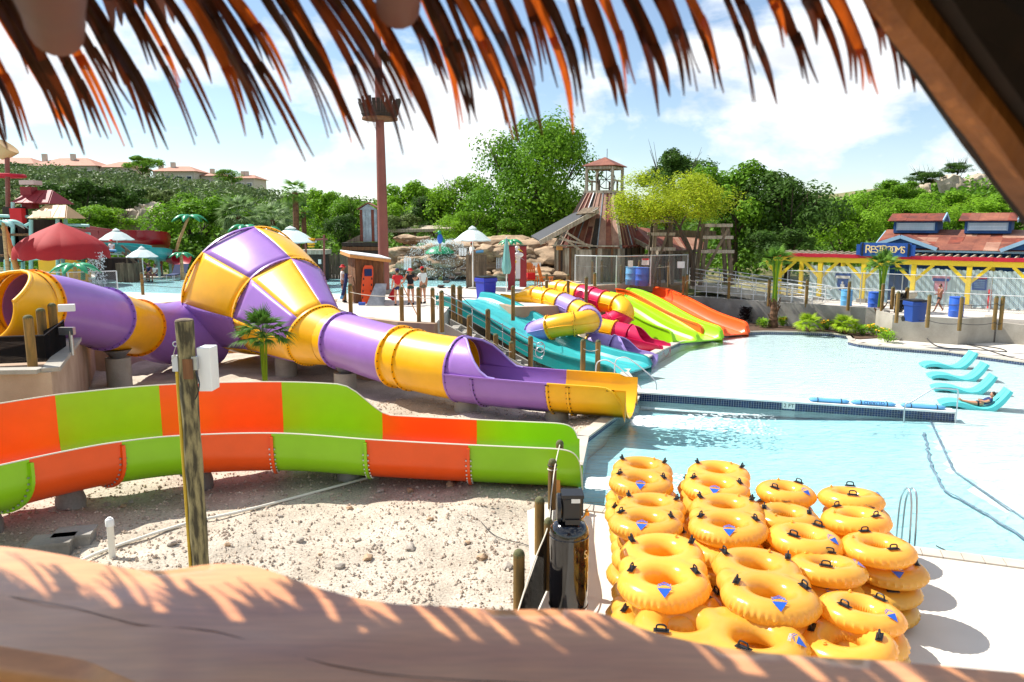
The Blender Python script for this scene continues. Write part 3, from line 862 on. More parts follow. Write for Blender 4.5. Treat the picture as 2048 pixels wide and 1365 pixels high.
wt.build('running_water', M_water, slide_a, smooth=60)
# tube building
def ring_pts(c, t, r, n, tilt_up=V(0, 0, 1)):
    t = t.normalized(); l = Vector((-t.y, t.x, 0)).normalized(); up = t.cross(l) * -1
    if up.z < 0: up = -up
    return [c + l * (r * math.cos(2 * math.pi * k / n)) + up * (r * math.sin(2 * math.pi * k / n)) for k in range(n)]
def tube_seg(cs, ts, rs, n=28, th=0.0):
    mb = MB(); rows = [ring_pts(c, t, r_, n) for c, t, r_ in zip(cs, ts, rs)]
    mb.strip([list(reversed(x)) for x in rows], closed=True)
    if th > 0:
        rows2 = [ring_pts(c, t, r_ - th, n) for c, t, r_ in zip(cs, ts, rs)]
        mb.strip(rows2, closed=True)
        for a_, b_ in ((rows[0], rows2[0]), (rows2[-1], rows[-1])):
            mb.strip([list(reversed(a_)), list(reversed(b_))], closed=True)
    return mb
def flange_ring(c, t, r0, r1, w, n=28):
    t = t.normalized()
    prof = [(r0, -w), (r1, -w), (r1, w), (r0, w)]
    rows = [ring_pts(c + t * q, t, rr, n) for rr, q in prof]
    mb = MB(); mb.strip([list(reversed(x)) for x in rows] + [list(reversed(rows[0]))], closed=True)
    return mb
def ring_bolts(mb, c, t, r, w, n=26, s=0.03):
    for p in ring_pts(c, t, r, n):
        for q in (-w - .012, w + .012): mb.box(p + t.normalized() * q, (s, s, s))
def tangents(P):
    return [(P[min(i + 1, len(P) - 1)] - P[max(i - 1, 0)]).normalized() for i in range(len(P))]
# big purple and yellow tube with the cone
B = thing('tube_slide', 'big purple and yellow chequered cone slide with tubes ending in the pool', 'water slide', (-7, 27, 0))
bolts = MB()
tubeY = [(3.55, 21.72, 1.0), (0.6, 22.75, 1.0), (-2.0, 24.1, 1.0), (-4.2, 25.75, 1.14), (-6.0, 27.45, 1.30), (-7.5, 28.8, 1.36)]
TP = bez([V(*p) for p in tubeY], 12)          # from the lip back up to the cone
TT = tangents(TP)
def at_u(target):                              # index of the path point whose photo column is nearest
    best = min(range(len(TP)), key=lambda i: abs(CXP + FPX * TP[i].x / (TP[i].y * COSP - (TP[i].z - CAMH) * SINP) - target))
    return best
i_mouth, i_y, i_p = at_u(925), at_u(800), at_u(685)
RT = 1.02
def seg(i0, i1, mat, name='tube_segment', th=0.03):
    o = tube_seg(TP[i0:i1 + 1], TT[i0:i1 + 1], [RT] * (i1 - i0 + 1), th=th).build(name, mat, B, smooth=40); return o
s1 = seg(i_mouth, i_y, M_yellow); s2 = seg(i_y, i_p, M_purple); s3 = seg(i_p, len(TP) - 8, M_yellow)
for i_, m_, w_ in ((i_y, M_yellow, .035), (i_p, M_purple, .035), (i_mouth, M_purple, .03)):
    flange_ring(TP[i_], TT[i_], RT - .01, RT + .085, w_).build('flange', m_, B, smooth=30); ring_bolts(bolts, TP[i_], TT[i_], RT + .045, w_)
iq = at_u(828)
flange_ring(TP[iq], TT[iq], RT - .01, RT + .06, .03).build('flange', M_yellow, B, smooth=30); ring_bolts(bolts, TP[iq], TT[iq], RT + .03, .03)
ex = list(reversed(TP[:i_mouth + 1])); exb = [p + V(0, 0, -RT) for p in ex]
frx = frames(exb); sx = arclen(exb); Lx = sx[-1]
def hood(s):      # the mouth's hood slopes from the tube crown to the flume rim
    q = min(1.0, s / 1.7); return 0.86 * (1 - sstep(0.02, 1, q)) ** 1.3
def exit_sec(i):
    s = sx[i]; e = Lx - s
    k = 1.0 if e > 0.75 else max(0.12, math.sqrt(max(0, 1 - ((0.75 - e) / 0.75) ** 2.4)))
    h = (1.06) * k
    return h
split = next(i for i, s in enumerate(sx) if s > 3.1)
def exit_part(i0, i1, mat):
    mb = MB(); sub = frx[i0:i1 + 1]
    sweep_flume(mb, sub, lambda j: u_section(RT, exit_sec(i0 + j), exit_sec(i0 + j), rim=0.09, th=0.04, nb=16, rbm=0.98))
    return mb.build('flume_segment', mat, B, smooth=35)
exit_part(0, split, M_purple); exit_part(split, len(frx) - 1, M_yellow)
for s_t, m_ in ((0.95, M_purple), (3.1, M_yellow), (3.75, M_yellow)):
    j = next(i for i, s in enumerate(sx) if s >= s_t); p, l, t = frx[j]
    fb, bp_ = u_flange(p, l, t, RT, 1.0, .98)
    fb.build('flange', m_, B, smooth=30)
    for pp in bp_[1:-1]:
        for q in (-.045, .045): bolts.box(pp + t * q, (.03, .03, .03))
mb = MB(); rows = []
jm = next(i for i, s in enumerate(sx) if s > 1.6)
for j in range(0, jm + 1):
    p, l, t = frx[j]; c = p + V(0, 0, RT)
    ang = math.pi / 2 * (1 - sstep(0.0, 1.6, sx[j]) ** 0.8) + 0.02
    rows.append(([c + l * (RT + .01) * math.cos(ang * k / 12) + V(0, 0, (RT + .01) * math.sin(ang * k / 12)) for k in range(13)],
                 [c - l * (RT + .01) * math.cos(ang * k / 12) + V(0, 0, (RT + .01) * math.sin(ang * k / 12)) for k in range(13)]))
def thick(rows, d, flip):
    mb = MB()
    inner = [[p for p in r_] for r_ in rows]
    mb.strip(rows); return mb
hb = MB()
hb.strip([r_[0] for r_ in rows]); hb.strip([list(reversed(r_[1])) for r_ in rows])
ho = hb.build('hood', M_purple, B, smooth=50)
sm = ho.modifiers.new('thickness', 'SOLIDIFY'); sm.thickness = 0.04; sm.offset = 0
edge = [[r_[0][-1] for r_ in rows], [r_[1][-1] for r_ in rows]]
MB().tube([p for p in reversed(edge[0])] + edge[1], 0.04, 8).build('hood_rim', M_lilac, B, smooth=50)
R2 = (TP[-1], 1.30, R(24)); R1 = (V(-9.6, 31.8, 2.10), 2.34, R(24)); R0 = (V(-11.8, 34.0, 2.62), 3.1, R(22)); RB = (V(-12.15, 34.4, 2.7), 2.2, R(20))
ah = V(0.70, -0.71, 0).normalized()
def cring(c, r_, dl, n=64, ax=ah):
    l = V(-ax.y, ax.x, 0); up = V(ax.x * math.sin(dl), ax.y * math.sin(dl), math.cos(dl))
    return [c + l * (r_ * math.cos(2 * math.pi * k / n) * (.8 if ax is ah and math.cos(2 * math.pi * k / n) > 0 else 1)) + up * (r_ * math.sin(2 * math.pi * k / n)) for k in range(n + 1)]
def band(Ra, Rb, b_index, bulge, nrow=8):
    rings = []
    for i in range(nrow + 1):
        q = i / nrow
        c = Ra[0].lerp(Rb[0], q); r_ = lerp(Ra[1], Rb[1], q) + bulge * math.sin(math.pi * q); dl = lerp(Ra[2], Rb[2], q)
        rings.append(cring(c, r_, dl))
    for s in range(8):
        k0 = s * 8 + 17; ks = [(k0 + j) % 64 for j in range(9)]
        rows = []
        for rg, c in zip(rings, range(nrow + 1)):
            cc = Ra[0].lerp(Rb[0], c / nrow)
            row = []
            for j, k in enumerate(ks):
                bow = 1 + 0.022 * math.sin(math.pi * j / 8) * math.sin(math.pi * c / nrow)
                row.append(cc + (rg[k].lerp(rg[ks[0]].lerp(rg[ks[-1]], j / 8), .55) - cc) * bow)
            rows.append(row)
        mb = MB(); mb.strip([list(reversed(x)) for x in rows])
        mt = M_purple if (s + b_index) % 2 == 0 else M_yellow
        pn = mb.build('panel', mt, B, smooth=60)
        sd = pn.modifiers.new('thickness', 'SOLIDIFY'); sd.thickness = 0.05; sd.offset = -1
        e = [r_[0] for r_ in rows]
        cc = [Ra[0].lerp(Rb[0], c / nrow) for c in range(nrow + 1)]
        fb = MB(); q_rows = []
        for i in range(nrow + 1):
            o = (e[i] - cc[i]).normalized(); tq = (e[min(i + 1, nrow)] - e[max(i - 1, 0)]).normalized(); sd_ = o.cross(tq)
            q_rows.append([e[i] - sd_ * .05 - o * .02, e[i] - sd_ * .04 + o * .04, e[i] + sd_ * .04 + o * .04, e[i] + sd_ * .05 - o * .02])
            bolts.box(e[i] + sd_ * .07 + o * .02, (.03, .03, .03)); bolts.box(e[i] - sd_ * .07 + o * .02, (.03, .03, .03))
            if i < nrow:
                m_ = e[i].lerp(e[i + 1], .5); bolts.box(m_ + sd_ * .07 + o * .02, (.03, .03, .03)); bolts.box(m_ - sd_ * .07 + o * .02, (.03, .03, .03))
        fb.strip(q_rows, closed=True); fb.build('panel_flange', mt, pn, smooth=30)
band(R1, R2, 1, 0.0); band(R0, R1, 0, 0.06); band(RB, R0, 1, 0.0)
for Rr, mt in ((R2, M_yellow), (R1, M_yellow), (R0, M_yellow)):
    ax = V(ah.x * math.cos(Rr[2]), ah.y * math.cos(Rr[2]), -math.sin(Rr[2]))
    rg0 = cring(Rr[0] - ax * .045, Rr[1] - .02, Rr[2]); rg1 = cring(Rr[0] - ax * .045, Rr[1] + .06, Rr[2]); rg2 = cring(Rr[0] + ax * .045, Rr[1] + .06, Rr[2]); rg3 = cring(Rr[0] + ax * .045, Rr[1] - .02, Rr[2])
    for s in range(8):
        ks = [(s * 8 + 17 + j) % 64 for j in range(9)]; fb = MB(); fb.strip([[x[k] for k in reversed(ks)] for x in (rg0, rg1, rg2, rg3)]); fb.build('flange', mt if Rr is R2 else (M_yellow if s % 2 else M_purple), B, smooth=30)
    for k in range(64):
        for q in (-.06, .06): bolts.box(rg1[k].lerp(rg0[k], .45) + ax * (q + .045), (.03, .03, .03))
cap = MB(); cr = cring(*RB); cap.add(cr[:-1], [tuple(range(64))]); cap.flat('end_cap', M_purple, B)
mb = MB(); rws = []
for q in range(7):
    qq = q / 6
    rws.append([a_.lerp(b_, sstep(0, 1, qq)) for a_, b_ in zip(cring(*R2), cring(TP[-8], RT, R(4), 64, V(-TT[-8].x, -TT[-8].y, 0).normalized()))])
mb.strip([list(reversed(x)) for x in reversed(rws)]); mb.build('tube_reducer', M_yellow, B, smooth=60)
EP = bez([D(-12, 612, 22.2), D(45, 612, 23.2), D(120, 618, 24.8), D(208, 638, 27.0), D(275, 656, 29.8), D(340, 668, 31.8), D(420, 660, 33.4)], 10)
ET = tangents(EP); RE = 1.08
def at_e(i): return i
def eseg(i0, i1, mat, r0=RE, r1=RE):
    n_ = i1 - i0 + 1
    return tube_seg(EP[i0:i1 + 1], ET[i0:i1 + 1], [lerp(r0, r1, k / max(1, n_ - 1)) for k in range(n_)], th=0.03).build('tube_segment', mat, B, smooth=40)
eseg(11, 13, M_yellow, RE + .03, RE + .03); eseg(13, 30, M_purple); eseg(30, 40, M_yellow); eseg(40, 60, M_purple, RE, RE + .5)
for i_, m_ in ((13, M_flange), (30, M_purple), (40, M_flange)):
    flange_ring(EP[i_], ET[i_], RE - .01, RE + .09, .035).build('flange', m_, B, smooth=30); ring_bolts(bolts, EP[i_], ET[i_], RE + .05, .035)
rows_l, rows_r = [], []
for j in range(12):
    q = j / 11; c = EP[11].lerp(EP[11] - ET[11] * 1.7, q); l = Vector((-ET[11].y, ET[11].x, 0)).normalized()
    ang = math.pi / 2 * (1 - q ** .65 * 0.95); a0 = -math.pi / 2
    rows_l.append([c + l * RE * math.cos(lerp(a0, ang, k / 14)) + V(0, 0, RE * math.sin(lerp(a0, ang, k / 14))) for k in range(15)])
    rows_r.append([c - l * RE * math.cos(lerp(a0, ang, k / 14)) + V(0, 0, RE * math.sin(lerp(a0, ang, k / 14))) for k in range(15)])
hb = MB(); hb.strip(rows_l); hb.strip([list(reversed(x)) for x in rows_r])
eh = hb.build('entrance_hood', M_yellow, B, smooth=50)
sm = eh.modifiers.new('thickness', 'SOLIDIFY'); sm.thickness = 0.07; sm.offset = 0
MB().tube([r_[-1] for r_ in reversed(rows_l)] + [r_[-1] for r_ in rows_r], 0.06, 8).build('hood_rim', M_yellow, B, smooth=50)
bolts.build('bolts', M_darkwood, B, smooth=0, kind='stuff')
for (x, y, zt, r_) in ((EP[33].x, EP[33].y, EP[33].z - RE - .28, 0.44), (-9.5, 31.0, 0.2, .45), (TP[i_p].x, TP[i_p].y, 0.12, .42), (TP[i_mouth].x + .1, TP[i_mouth].y, 0.02, .4), (frx[split][0].x, frx[split][0].y, 0.0, .36)):
    zb = gravel_z(x, y) - 0.3
    MB().lathe([(r_, 0), (r_, max(.2, zt - zb))], 20, (x, y, zb)).build('pedestal', M_concrete, B, smooth=40)
    sb = MB(); sb.lathe([(r_ * .5, 0), (r_ * 1.15, .3)], 12, (x, y, max(zb + .2, zt)))
    sb.build('saddle', M_steel, B, smooth=30)
wt = MB(); fe = frx[-14:]
wt.strip([[p + l * x + V(0, 0, 0.03 + 0.12 * abs(x / .8) ** 4) for x in [-.8 + k * .16 for k in range(11)]] for p, l, t in fe])
wt.build('running_water', M_water, B, smooth=60)
# small tube slides
def small_tube(name, label, pts, cols, r_, exit_len, open_start=0.9, per=8, sub=6):
    t = thing(name, label, 'water slide', (pts[-1].x, pts[-1].y, 0))
    P = bez(pts, sub * 2); S = arclen(P); T = tangents(P); Ltot = S[-1]
    bl = MB()
    s_end = Ltot - exit_len
    ncol = len(cols); cutsS = [open_start + (s_end - open_start) * k / ncol for k in range(ncol + 1)]
    for k in range(ncol):
        idx = [i for i, s in enumerate(S) if cutsS[k] - 1e-6 <= s <= cutsS[k + 1] + 1e-6]
        if not idx: continue
        i0 = max(0, idx[0] - 1); i1 = idx[-1]
        tube_seg(P[i0:i1 + 1], T[i0:i1 + 1], [r_] * (i1 - i0 + 1), n=22, th=0.02).build('tube_segment', cols[k], t, smooth=40)
        flange_ring(P[i1], T[i1], r_ - .01, r_ + .07, .03, n=22).build('flange', cols[k], t, smooth=30)
        ring_bolts(bl, P[i1], T[i1], r_ + .04, .03, n=18, s=.025)
        rib = []
        for i in range(i0, i1 + 1):
            l = Vector((-T[i].y, T[i].x, 0)).normalized()
            if l.y > 0: l = -l
            rib.append(P[i] + l * (r_ + .01))
        if len(rib) > 1: MB().tube(rib, 0.018, 5).build('seam_rib', cols[k], t, smooth=40)
    idx = [i for i, s in enumerate(S) if s >= s_end]
    E_ = [P[i] + V(0, 0, -r_) for i in idx]; frE = frames(E_); sE = arclen(E_); LE = sE[-1]
    mb = MB()
    def hh(i):
        e = LE - sE[i]; return r_ * 1.05 * (1 if e > .35 else max(.12, math.sqrt(max(0, 1 - ((.35 - e) / .35) ** 2.4))))
    sweep_flume(mb, frE, lambda i: u_section(r_, hh(i), hh(i), rim=.07, th=.03, nb=12))
    mb.build('flume_segment', cols[-1], t, smooth=35)
    rws = []
    for j, (p, l, tt) in enumerate(frE):
        if sE[j] > exit_len * .55: break
        ang = math.pi / 2 * (1 - sstep(0, exit_len * .5, sE[j])) + .02; c = p + V(0, 0, r_)
        rws.append([c + l * (r_ + .01) * math.cos(ang * k / 8) + V(0, 0, (r_ + .01) * math.sin(ang * k / 8)) for k in range(9)] )
    rws2 = []
    for j, (p, l, tt) in enumerate(frE):
        if sE[j] > exit_len * .55: break
        ang = math.pi / 2 * (1 - sstep(0, exit_len * .5, sE[j])) + .02; c = p + V(0, 0, r_)
        rws2.append([c - l * (r_ + .01) * math.cos(ang * k / 8) + V(0, 0, (r_ + .01) * math.sin(ang * k / 8)) for k in range(8, -1, -1)])
    hb = MB(); hb.strip(rws); hb.strip(rws2); h = hb.build('hood', cols[-1], t, smooth=50)
    sm = h.modifiers.new('thickness', 'SOLIDIFY'); sm.thickness = .035; sm.offset = 0
    MB().tube([x[-1] for x in reversed(rws)] + [x[0] for x in rws2], 0.03, 6).build('hood_rim', cols[-1], t, smooth=50)
    l0 = Vector((-T[0].y, T[0].x, 0)).normalized(); st = cols[0] if cols[0] not in (M_yellow,) else cols[1]
    Sx = [P[0] + T[0] * (-0.9 + q * .35) + V(0, 0, -r_) for q in range(6)] + [P[0] + T[0] * (open_start + .1) + V(0, 0, -r_)]
    for q in Sx: q.z = max(q.z, P[0].z - r_)
    frS = frames(Sx)
    mb = MB(); hs = [.12, .25, .45, .8, .95, 1.0, 1.0]
    sweep_flume(mb, frS, lambda i: u_section(r_, r_ * 1.0 * hs[i] + .05, r_ * 1.0 * hs[i] + .05, rim=.05, th=.03, nb=12)); mb.build('start_trough', st, t, smooth=35)
    hb = MB(); rwsA, rwsB = [], []
    for j in range(8):
        q = j / 7; c = P[0].lerp(P[0] + T[0] * open_start, q); ang = math.pi / 2 * sstep(0, 1, q) + .03
        rwsA.append([c + l0 * (r_ + .01) * math.cos(ang * k / 8) + V(0, 0, (r_ + .01) * math.sin(ang * k / 8)) for k in range(9)])
        rwsB.append([c - l0 * (r_ + .01) * math.cos(ang * k / 8) + V(0, 0, (r_ + .01) * math.sin(ang * k / 8)) for k in range(8, -1, -1)])
    hb.strip(rwsA); hb.strip(rwsB); h = hb.build('start_hood', st, t, smooth=50)
    sm = h.modifiers.new('thickness', 'SOLIDIFY'); sm.thickness = .04; sm.offset = 0
    bl.build('bolts', M_darkwood, t, smooth=0, kind='stuff')
    return t, P, T
YL = [M_yellow, M_lilac]
kt, KP, KT = small_tube('tube_slide', 'small lilac and yellow tube slide curling beside the teal slide', [D(1042, 590, 37.4), D(1085, 596, 36.6), D(1125, 607, 35.4), D(1160, 624, 34.2), D(1182, 640, 33.0), D(1160, 646, 32.2), D(1115, 652, 32.3), D(1075, 664, 32.9), D(1072, 676, 34.0), D(1110, 682, 34.4), D(1160, 685, 33.8), D(1200, 689, 33.0), D(1262, 703, 32.2), D(1306, 712, 31.6)],
           [M_yellow, M_yellow, M_lilac, M_yellow, M_lilac, M_yellow, M_yellow, M_lilac, M_yellow, M_yellow, M_lilac, M_yellow, M_lilac], 0.5, 1.9)
kt2, KP2, KT2 = small_tube('tube_slide', 'small pink and yellow tube slide behind the lilac one', [D(1098, 577, 41.0), D(1130, 582, 40.2), D(1165, 590, 39.0), D(1205, 602, 38.0), D(1238, 612, 37.2), D(1247, 630, 36.7), D(1222, 646, 37.0), D(1195, 655, 36.6), D(1200, 658, 35.8), D(1240, 667, 35.2), D(1285, 679, 34.6), D(1334, 690, 34.0)],
           [M_yellow, M_yellow, M_pink, M_pink, M_yellow, M_yellow, M_pink, M_pink, M_pink, M_yellow, M_pink], 0.52, 1.8)
for t_, P_, T_, ids in ((kt, KP, KT, (20, 44, 78, 110)), (kt2, KP2, KT2, (30, 60, 96))):
    for i_ in ids:
        p = P_[min(i_, len(P_) - 1)]; h = p.z - .5 + .55
        if h > .2: MB().box((p.x, p.y, -0.55 + h / 2), (0.7, 0.5, h), rz=.5).flat('pedestal', M_concrete, t_)
# open body slides (teal, lime, orange)
def open_slide(name, label, prof, lanes, lane_w, mats, skirt=None, wall=0.42, ridge=0.1, end_drop=True):
    """prof: centre points (floor); lanes side by side; each lane its own part"""
    P = bez([V(*p) for p in prof], 10); fr_ = frames(P); S = arclen(P); Lt = S[-1]
    t = thing(name, label, 'water slide', (P[-1].x, P[-1].y, 0))
    W = lanes * lane_w
    for k in range(lanes):
        off = (k - (lanes - 1) / 2) * lane_w
        mb = MB(); rows = []
        for i, (p, l, tt) in enumerate(fr_):
            e = Lt - S[i]; kk = 1 if e > .5 else max(.15, math.sqrt(max(0, 1 - ((.5 - e) / .5) ** 2.4)))
            hl = (wall if k == lanes - 1 else ridge) * kk; hr = (wall if k == 0 else ridge) * kk
            w = lane_w / 2
            sec = [(w - .0, hl), (w - .10, hl * .9), (w - .16, hl * .35), (w - .28, .02), (0, 0), (-w + .28, .02), (-w + .16, hr * .35), (-w + .10, hr * .9), (-w + .0, hr), (-w + .0, -.06), (w - .0, -.06)]
            rows.append([p + l * (off + x) + V(0, 0, z) for x, z in reversed(sec)])
        mb.strip(rows, closed=True)
        for rr, rev in ((rows[0], False), (rows[-1], True)):
            b_ = len(mb.v); mb.v.extend([tuple(x) for x in rr]); ids = list(range(b_, b_ + len(rr)))
            mb.f.append(tuple(ids) if rev is False else tuple(reversed(ids)))
        mb.build('lane', mats[k % len(mats)], t, smooth=28)
    for sgn in (1, -1):
        mb = MB(); rows = []
        for i, (p, l, tt) in enumerate(fr_):
            e = Lt - S[i]; kk = 1 if e > .5 else max(.15, math.sqrt(max(0, 1 - ((.5 - e) / .5) ** 2.4)))
            x0 = sgn * (W / 2 + .002); x1 = sgn * (W / 2 + .11); h = wall * kk; low = -0.28
            rows.append([p + l * x + V(0, 0, z) for x, z in ((x0, h + .012), (x1, h + .012), (x1, h - .05), (x0 + sgn * .035, h - .05), (x0 + sgn * .035, low), (x0, low))])
        if sgn > 0: rows = [list(reversed(x)) for x in rows]
        mb.strip([list(reversed(x)) for x in rows], closed=True)
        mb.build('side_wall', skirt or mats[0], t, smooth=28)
    nrib = int(Lt / 2.2)
    for q in range(1, nrib + 1):
        j = next((i for i, s in enumerate(S) if s >= q * Lt / (nrib + 1)), None); p, l, tt = fr_[j]
        if q % 2 == 0 and p.z > .5:
            h = p.z + .5 - .1
            MB().box((p.x, p.y, -.5 + h / 2), (.3, .3, h)).flat('support', M_concrete_w, t)
    return t
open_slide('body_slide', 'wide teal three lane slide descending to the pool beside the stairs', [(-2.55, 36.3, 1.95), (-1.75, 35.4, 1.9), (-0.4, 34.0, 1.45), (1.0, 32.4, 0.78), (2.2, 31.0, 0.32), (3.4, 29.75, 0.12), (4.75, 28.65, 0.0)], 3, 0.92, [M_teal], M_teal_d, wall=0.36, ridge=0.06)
open_slide('body_slide', 'lime green twin lane slide with high sides between pink tube and orange slide', [(5.6, 44.6, 1.3), (6.2, 43.3, 1.26), (7.0, 41.2, .9), (7.7, 39.4, 0.48), (8.3, 38.0, 0.2), (9.15, 36.3, 0.0)], 2, 1.5, [M_green], None, wall=0.55, ridge=0.42)
open_slide('body_slide', 'orange twin lane slide, rightmost of the small slides', [(7.7, 46.6, 1.2), (8.3, 45.3, 1.17), (9.0, 43.4, .85), (9.7, 41.6, 0.46), (10.3, 40.2, 0.2), (11.05, 38.3, 0.0)], 2, 1.4, [M_orange], None, wall=0.55, ridge=0.4)
# palapa hut around the camera
M_thatch = material('dry_palm_thatch', rgb(98, 38, 10), rgb(26, 11, 5), rough=0.4, scale=9, amount=1.0, stretch=(1, 1, 0.25), trans=0.36, island=0.6, fine=0.25, fscale=70, spec=0.5)
M_thatch_g = material('backlit_glow_thatch', rgb(206, 96, 24), rgb(120, 48, 12), rough=.4, scale=9, amount=1, stretch=(1, 1, .25), trans=.6, island=.4, fine=.25, fscale=70)  # brighter orange puts the backlit glow into these strips
M_thatch_d = material('shade_dark_thatch', rgb(44, 27, 16), rgb(22, 14, 9), rough=0.9, scale=6, amount=1.0, fine=0.3, fscale=30)  # near-black brown, the shade of the hut interior mixed into the colour
M_log = material('peeled_log', rgb(176, 108, 46), rgb(96, 52, 20), rough=0.6, scale=2.2, amount=1.0, stretch=(5, 1.2, 1.2), bump=0.25, bscale=14, fine=0.12, fscale=40)
hut = thing('palapa_hut', 'thatched palm roof eave with wooden beam hanging over the view', 'hut', (0, 0.6, 4.0))
r = random.Random(21)
def frond(root, tip, w, sway, nsplit, seed):
    """a dry leaflet: folded tapering strip whose end is torn into strands"""
    rr = random.Random(seed); mb = MB(); n = 11
    d = tip - root; L = d.length; t0 = d.normalized()
    side = Vector((rr.uniform(.6, 1), rr.uniform(-.5, .5), rr.uniform(-.2, .2))).normalized()
    nor = t0.cross(side).normalized(); side = nor.cross(t0)
    tw = rr.uniform(-0.9, 0.9)
    def cpt(q): return root + d * q + side * (sway * math.sin(q * 2.6) * L) + nor * (0.10 * L * (q - q * q) * rr_b)
    rr_b = rr.uniform(-1, 1)
    cut = rr.uniform(.5, .72)
    rows = []
    for i in range(n):
        q = cut * i / (n - 1)
        a = tw * q * 1.6; s_ = side * math.cos(a) + nor * math.sin(a); n_ = nor * math.cos(a) - side * math.sin(a)
        ww = w * (0.8 + 0.3 * math.sin(math.pi * min(1, q * 1.1)) - 0.15 * q) * (1 + 0.05 * math.sin(q * 23 + seed))
        c = cpt(q)
        rows.append([c - s_ * ww / 2 + n_ * ww * .28, c - s_ * ww * .2 + n_ * ww * .05, c, c + s_ * ww * .22 + n_ * ww * .06, c + s_ * ww / 2 + n_ * ww * .30])
    mb.strip(rows)
    end = rows[-1]
    for k in range(nsplit):
        e0 = end[0].lerp(end[4], k / nsplit + .02); e1 = end[0].lerp(end[4], (k + 1) / nsplit - .02)
        sp_a = (k - (nsplit - 1) / 2) * rr.uniform(.02, .08) * L * .5
        ln = rr.uniform(.6, 1.0) if nsplit > 1 else 1.0
        rws = []
        for i in range(7):
            q = i / 6; qq = cut - .05 + (1.05 - cut) * q * ln
            c = cpt(qq) + side * (sp_a * q + 0.0015 * math.sin(q * 4 + k)) + (e0.lerp(e1, .5) - cpt(cut)) * (1 - .35 * q)
            wv = (e1 - e0) * (1 - q ** 2.2) * .5 + side * .001
            rws.append([c - wv, c + nor * .002, c + wv])
        mb.strip(rws)
    return mb
def eave_pt(u):       # eave line in plan
    q = (u + 200) / 2250
    return lerp(-1.02, 0.70, q), lerp(1.30, 1.02, q)
def tipv(u):
    pts = [(-150, 300), (60, 318), (210, 322), (420, 300), (600, 318), (820, 318), (930, 300), (1040, 290), (1150, 270), (1240, 255), (1390, 232), (1460, 222), (1590, 228), (1690, 196), (1800, 192), (1900, 190)]
    for (a_, va), (b_, vb) in zip(pts, pts[1:]):
        if a_ <= u <= b_: return lerp(va, vb, (u - a_) / (b_ - a_))
    return 300 if u < 0 else 200
kf = 0
mains = []
u = -1500
while u < 1850:
    mains.append(u); u += (r.uniform(33, 52) if u < 1150 else r.uniform(46, 76))
for u in mains:
    for rep in range(2):
        ut = u + r.uniform(-9, 9) + rep * 21
        Yt = 1.40 - 0.34 * (ut + 200) / 2250 + r.uniform(-.05, .05)
        vt = tipv(ut) - r.random() ** 1.3 * 150 * (rep > 0) - r.uniform(0, 30) + 8
        tip = D(ut, vt, Yt)
        sl = r.uniform(185, 240) if ut < 900 else r.uniform(110, 175)
        root = D(ut - sl * (vt + 110) / 400, -110, Yt - 0.10 + r.uniform(-.02, .02))
        wd = r.uniform(.014, .022) * (1.0 if rep == 0 else .8)
        kf += 1
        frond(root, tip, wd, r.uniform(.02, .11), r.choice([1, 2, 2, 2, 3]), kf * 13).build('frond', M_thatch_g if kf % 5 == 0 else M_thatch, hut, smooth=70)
for i in range(96):
    u = -1500 + i * 36 + r.uniform(-12, 12); Yt = 1.37 - 0.34 * (u + 200) / 2250
    v = r.uniform(10, 90)
    if u > 360: continue
    frond(D(u - 80, -190, Yt - .10), D(u, v, Yt + r.uniform(-.03, .05)), r.uniform(.035, .05), r.uniform(-.03, .05), 2, 9000 + i).build('frond', M_thatch, hut, smooth=70)
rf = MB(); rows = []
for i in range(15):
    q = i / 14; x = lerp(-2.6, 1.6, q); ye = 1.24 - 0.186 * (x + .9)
    rows.append([(x, ye + .03, CAMH + .47 - .05 * q), (x, ye - .5, CAMH + .74), (x, -1.6, CAMH + 1.6), (x, -3.0, CAMH - .3)])  # back slope out of view, brought low to block light from behind
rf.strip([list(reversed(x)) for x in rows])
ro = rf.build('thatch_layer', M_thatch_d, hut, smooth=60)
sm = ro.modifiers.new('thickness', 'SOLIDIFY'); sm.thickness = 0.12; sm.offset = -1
def log(a_, b_, r0, r1, name='rafter', seed=0):
    n = 10; pts = [Vector(a_).lerp(Vector(b_), k / (n - 1)) for k in range(n)]
    rad = [lerp(r0, r1, k / (n - 1)) * (1 + .03 * math.sin(k * 2.1 + seed)) for k in range(n)]
    rad = [rad[0]] + rad[1:-1] + [rad[-1] * .96]
    return MB().tube(pts, rad, 18).build(name, M_log2, hut, smooth=50)
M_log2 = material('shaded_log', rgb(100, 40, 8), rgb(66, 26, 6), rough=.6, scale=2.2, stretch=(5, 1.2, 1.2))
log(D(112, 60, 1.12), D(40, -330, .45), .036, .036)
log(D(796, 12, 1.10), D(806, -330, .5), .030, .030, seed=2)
bp = bez([D(1722, -130, 1.02), D(1832, 20, 1.0), D(1958, 185, .98), D(2096, 370, .95), D(2290, 620, .92)], 8)
sec = [(-.030, -.052), (.024, -.056), (.038, -.03), (.038, .04), (-.02, .046), (-.036, .02)]
rows = []
for i, p in enumerate(bp):
    t = (bp[min(i + 1, len(bp) - 1)] - bp[max(i - 1, 0)]).normalized(); nrm = Vector((0, 1, 0)).cross(t).normalized(); dep = t.cross(nrm).normalized()
    k = 1 + .03 * math.sin(i * .9)
    rows.append([p + nrm * (a_ * k * .80) + dep * (b_ * .7) for a_, b_ in sec])
mb = MB(); mb.strip(rows, closed=True); mb.build('beam', M_log, hut, smooth=25)
bp2 = [p + V(0.045, -.03, .036) for p in bp]
rows = []
